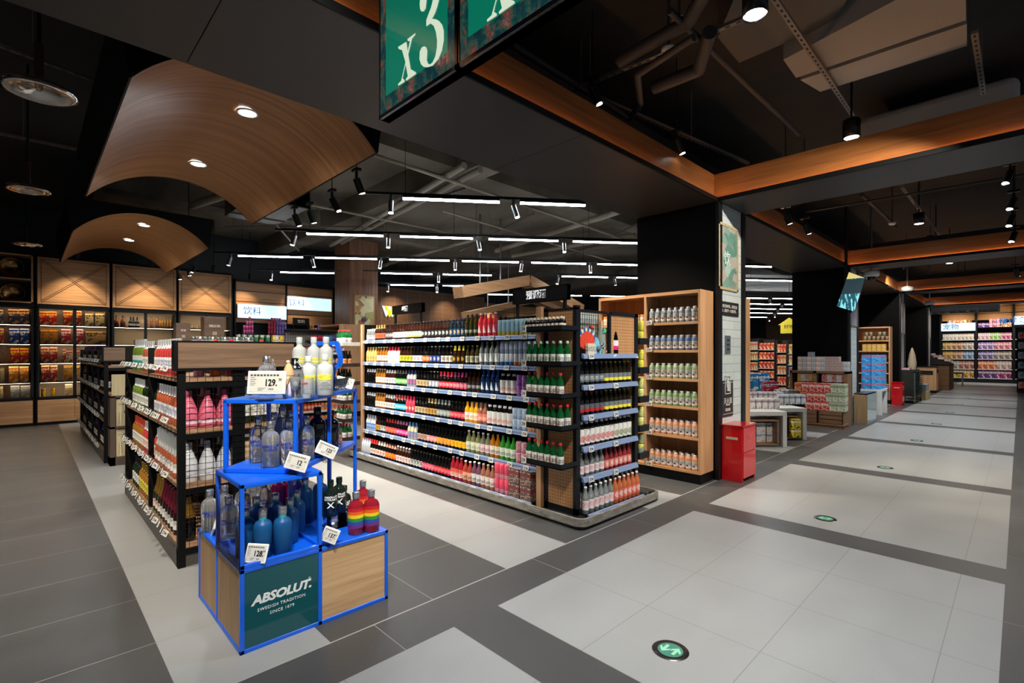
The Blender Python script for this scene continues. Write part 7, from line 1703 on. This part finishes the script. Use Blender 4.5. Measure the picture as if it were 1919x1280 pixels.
# ---------------------------------------------------------------- gondolas beyond the columns, left of the aisle
def small_gondola(xa, ya, yb_, zt, label, rows, cols, words, pal, hh):
    t = thing('store_gondola', label, 'shelving', (xa, (ya + yb_) / 2, 0), 0, 'gondolas beyond the brick column')
    a = MB().box(xa + .4, ya, 0, xa + .44, yb_, zt).box(xa, ya - .03, 0, xa + .44, ya, zt).box(xa, yb_, 0, xa + .44, yb_ + .03, zt).box(xa, ya, 0, xa + .4, yb_, .12); wpart('frame', a, mat('1a1512', .5), t)
    for r in range(rows):
        z = .12 + r * (zt - .15) / rows; wpart('shelf', MB().box(xa - .02, ya, z - .02, xa + .4, yb_, z), mat('c8c4bc', .4), t)
        for i in range(cols):
            c = pal[(r * 3 + i // 2) % len(pal)] if len(pal) > 3 else pal[(r + i // 2) % len(pal)]; w = (yb_ - ya) / cols
            obj('snack_pack', carton(.16, w * .88, hh, pack_mat(c, 'ecdcc0', 'c83020', 8))[0][0][1], None, (xa + .1, ya + (i + .5) * w, z), 0, '%s, %s shelf up' % (words, ('bottom', 'second', 'third', 'fourth', 'fifth', 'sixth', 'seventh')[r]), 'pack', '%s, %s shelf' % (words, ('bottom', 'second', 'third', 'fourth', 'fifth', 'sixth', 'seventh')[r]))
def px_span(px0, px1, X): return at_X(px1, 661, X)[0], at_X(px0, 661, X)[0]
ya, yb_ = px_span(1422, 1450.5, 14.9); small_gondola(14.9, ya, yb_, 1.98, 'gondola of orange snack packs seen right of the brick column', 7, 4, 'orange red round snack pack on the left snack gondola', ['d8602c', 'c84a2c', 'b83428'], .19)
ya, yb_ = px_span(1456, 1473, 14.9); small_gondola(14.9, ya, yb_, 1.95, 'narrow gondola bay of tan and red packs', 6, 3, 'tan and red pack in the narrow middle gondola bay', ['c89464', 'd0a070', 'd84828'], .22)
ya, yb_ = px_span(1477, 1492, 14.4); small_gondola(14.4, ya, yb_, 1.9, 'narrow gondola bay of blue and green packs by the second column', 6, 2, 'blue or green pack in the bay touching the second column', ['3c98d0', 'b8b878', 'a8ac60'], .25)
ya, yb_ = px_span(1398, 1421, 16.2); small_gondola(16.2, ya, yb_, 2.05, 'rear gondola bay of bread and sauce packs by the oak end panel', 6, 5, 'tan or green pack in the rear gondola bay', ['b8a070', '9c9858', 'c8543c', 'c8a090'], .24)
y, z = at_X(1479, 613, 14.0); t = thing('hanging_house_sign', 'yellow house shaped hanging sign beyond the brick column', 'sign', (14.0, y, z)); MB().prism([(-.2, -.16), (.2, -.16), (.2, .06), (.26, .06), (0, .24), (-.26, .06), (-.2, .06)], 'x', -.02, .02).build('board', mat('d8cc3c', .5), t); MB().cyl((0, 0, .2), (0, 0, 4.9 - z), .006, 5).build('wire', BLKM, t); text('好物', .12, mat('3c3c20', .5), t, (-.022, 0, 0), FACE_X)
x, y = at_Z(1412, 735, .6)
for k, (px, pyb, w, h, c, f, nm) in enumerate(((1403, 733, .42, .50, '2a8cd0', 'e4e8ea', 'large blue and white carton rising behind the nearest white table'), (1426, 733, .34, .52, '1c80cc', 'c8dce8', 'bright blue carton right of the white one'), (1440, 738, .42, .32, 'd8344c', 'e8b0b8', 'red and pink box behind the milk cartons'))):
    x, y = at_Z(px, pyb, .6)
    o = obj('display_carton', carton(w * .8, .2, h * .9, pack_mat(c, f, 'e8e8e8', 7))[0][0][1], None, (x + .25, y + .05, .6), R(-45), nm, 'box')
# shelf stands carrying them
t = thing('display_table', 'low wooden table behind the nearest white table', 'table', (10.2, 3.6, 0)); x, y = at_Z(1418, 734, .6); t.location = (x + .25, y + .15, 0); MB().box(-.6, -.4, .55, .6, .4, .597).box(-.55, -.35, 0, -.5, .35, .55).box(.5, -.35, 0, .55, .35, .55).build('table', WALNUT, t)

# juice gondola between the wine racks and the beer gondola
xa = at_Y(548, 661, 10.0)[0]; xb = at_Y(648, 661, 10.0)[0]; YJ = 10.0
t = thing('store_gondola', 'gondola of orange juice bottles behind the blue stand', 'shelving', ((xa + xb) / 2, YJ, 0)); zt = 2.04
wpart('back_panel', MB().box(xa, YJ + .38, 0, xb, YJ + .42, zt).box(xa, YJ + .02, 0, xb, YJ + .4, .08), mat('1a1a1c', .5), t)
a = MB(); k = 0
while xa + k * .05 < xb: a.box(xa + k * .05, YJ + .37, 1.75, xa + k * .05 + .004, YJ + .376, zt); k += 1
for k in range(6): a.box(xa, YJ + .37, 1.76 + k * .05, xb, YJ + .376, 1.764 + k * .05)
wpart('wire_mesh', a, BLKM, t); wpart('mesh_back', MB().box(xa, YJ + .376, 1.74, xb, YJ + .38, zt - .01), mat('b4b4b2', .6), t); wpart('top_rail', MB().box(xa - .02, YJ, zt, xb, YJ + .4, zt + .03), BLKM, t)
JL = [1.60, 1.36, 1.12, .88, .65, .42, .16]
jo = product('juice', mat('e07818', .25), mat('2a2422', .4), label_mat('e88c28', '3c78b0', 'o', .08, .05), hs=.88); jr = product('juice', mat('c83c1c', .25), mat('2a2422', .4), label_mat('d8401c', 'e8d8b0', 'o', .08, .05), hs=.88)
dr = [product('can', label_mat('b82034', 'e8d0d0', 'o', .06, .05), None), product('can', label_mat('3468a8', 'e0e0e8', 'o', .06, .05), None), product('can', label_mat('6c4c90', 'e0d8e8', 'o', .06, .05), None)]
for l, z in enumerate(JL):
    s = wpart('shelf', MB().box(xa, YJ + .02, z - .02, xb, YJ + .38, z), BLKM, t); MB().box(xa, YJ - .0, z - .035, xb, YJ + .02, z + .01).build('price_rail', mat('c4c4c4', .4), s)
    n = 15
    for i in range(n):
        x = xa + .06 + (xb - xa - .1) * i / (n - 1)
        if l < 2:
            pr = dr[0 if i < 6 else 1 if i < 10 else 2]; w = ('red', 'blue', 'violet')[0 if i < 6 else 1 if i < 10 else 2]
            place(pr, 'drink_can', '%s can on the %s shelf of the juice gondola' % (w, ('top', 'second')[l]), 'can', (x, YJ + .06, z), 0, '%s cans, %s shelf of the juice gondola' % (w, ('top', 'second')[l]))
        else:
            pr, w = (jr, 'red orange') if (i < 8 and l > 3) or i < 4 else (jo, 'orange')
            place(pr, 'juice_bottle', '%s juice bottle on the %s shelf of the juice gondola' % (w, ('', '', 'third', 'fourth', 'fifth', 'sixth', 'lowest')[l]), 'bottle', (x, YJ + .07, z), 0, '%s juice bottles, %s shelf' % (w, ('', '', 'third', 'fourth', 'fifth', 'sixth', 'lowest')[l]))
for i in range(16):
    nm, c = (('red', 'c82840'), ('blue', '3c88b8'), ('violet', '5c4488'))[0 if i < 6 else 1 if i < 11 else 2]
    place(product('mini', mat(c, .3), None, None), 'small_can', 'small %s can in the row along the mesh of the juice gondola' % nm, 'can', (xa + .45 + i * (xb - xa - .52) / 15, YJ + .12, 1.85), 0, 'small %s cans along the mesh' % nm)
wpart('shelf', MB().box(xa + .4, YJ + .05, 1.83, xb, YJ + .37, 1.85), BLKM, t)
# packs on a low shelf between wine rack and beverage wall
xl = at_Y(440, 640, 9.4)[0]
t = thing('snack_table', 'dark shelf holding green jars and yellow packs behind the wine rack', 'shelving', (3.0, 9.4, 0)); xa2, xb2 = at_Y(430, 640, 9.4)[0], at_Y(535, 640, 9.4)[0]
wpart('shelf', MB().box(xa2, 9.2, 1.70, xb2, 9.6, 1.74), mat('7a2024', .5), t); wpart('leg', MB().box(xa2, 9.2, 0, xa2 + .05, 9.6, 1.70), BLK, t); wpart('leg', MB().box(xb2 - .05, 9.2, 0, xb2, 9.6, 1.70), BLK, t)
gj = product('jar', mat('3c7050', .15, trans=.3), mat('8c9c90', .3, .5), None, hs=1.7)
for i in range(6): place(gj, 'green_jar', 'green glass jar on the dark shelf behind the wine rack', 'jar', (xa2 + .10 + i * .095, 9.28, 1.74), 0, 'green jars behind the wine rack')
for i, c in enumerate(('d8c424', 'c8c0b0', 'd8d0c4', 'c8c8c0', 'b82830', 'd8c818', 'c8bc20', '9c6c8c')):
    obj('tea_pack', carton((xb2 - xa2 - .72) / 8.4, .08, .17, pack_mat(c, '5c4428' if i != 4 else 'e8e0e0', None, 12))[0][0][1], None, (xa2 + .66 + i * (xb2 - xa2 - .72) / 8, 9.28, 1.74), 0, '%s pack in the row behind the wine rack header' % ('yellow', 'cream', 'white', 'grey', 'red', 'bright yellow', 'lemon yellow', 'mauve')[i], 'pack', 'packs behind the wine rack')
# tall oak shelf beyond the juice gondola, near the far end of the beer gondola
xq, yq = 5.58, 11.7
bookcase('tall oak cabinet side standing beyond the juice gondola', 5.50, 6.15, 11.7, 12.9, 2.31, [1.9, 1.4, .9], [])

# ---------------------------------------------------------------- floor arrow discs
def arrow(c, ang):
    pts = [(-.040, -.009), (.004, -.009), (-.014, -.026), (.004, -.027), (.036, .0), (.004, .027), (-.014, .026), (.004, .009), (-.040, .009)]
    ca_, sa_ = math.cos(ang), math.sin(ang); return [(c[0] + x * ca_ - y * sa_, c[1] + x * sa_ + y * ca_) for x, y in pts]
for i, w in enumerate(('nearest', 'second', 'third', 'fourth', 'fifth', 'sixth', 'seventh', 'eighth')):
    t = thing('floor_arrow_disc', '%s round floor marker with two pale green arrows in the aisle' % w, 'floor marker', (2.476 + i * 3.035, 1.315, 0), 0, 'round floor arrow markers')
    MB().lathe([(.066, .003), (.092, .003), (.096, .0005)], 36, cap=False).build('metal_ring', mat('55504e', .25, .9), t)
    MB().cyl((0, 0, .0005), (0, 0, .002), .066, 36).build('green_plate', mat('3f7a6c', .3), t)
    a = MB()
    for c, an in (((-.006, .029), R(180)), ((.006, -.029), R(0))): a.prism(arrow(c, an), 'z', .0025, .0035)
    a.build('arrows', mat('8cc4a4', .35), t)
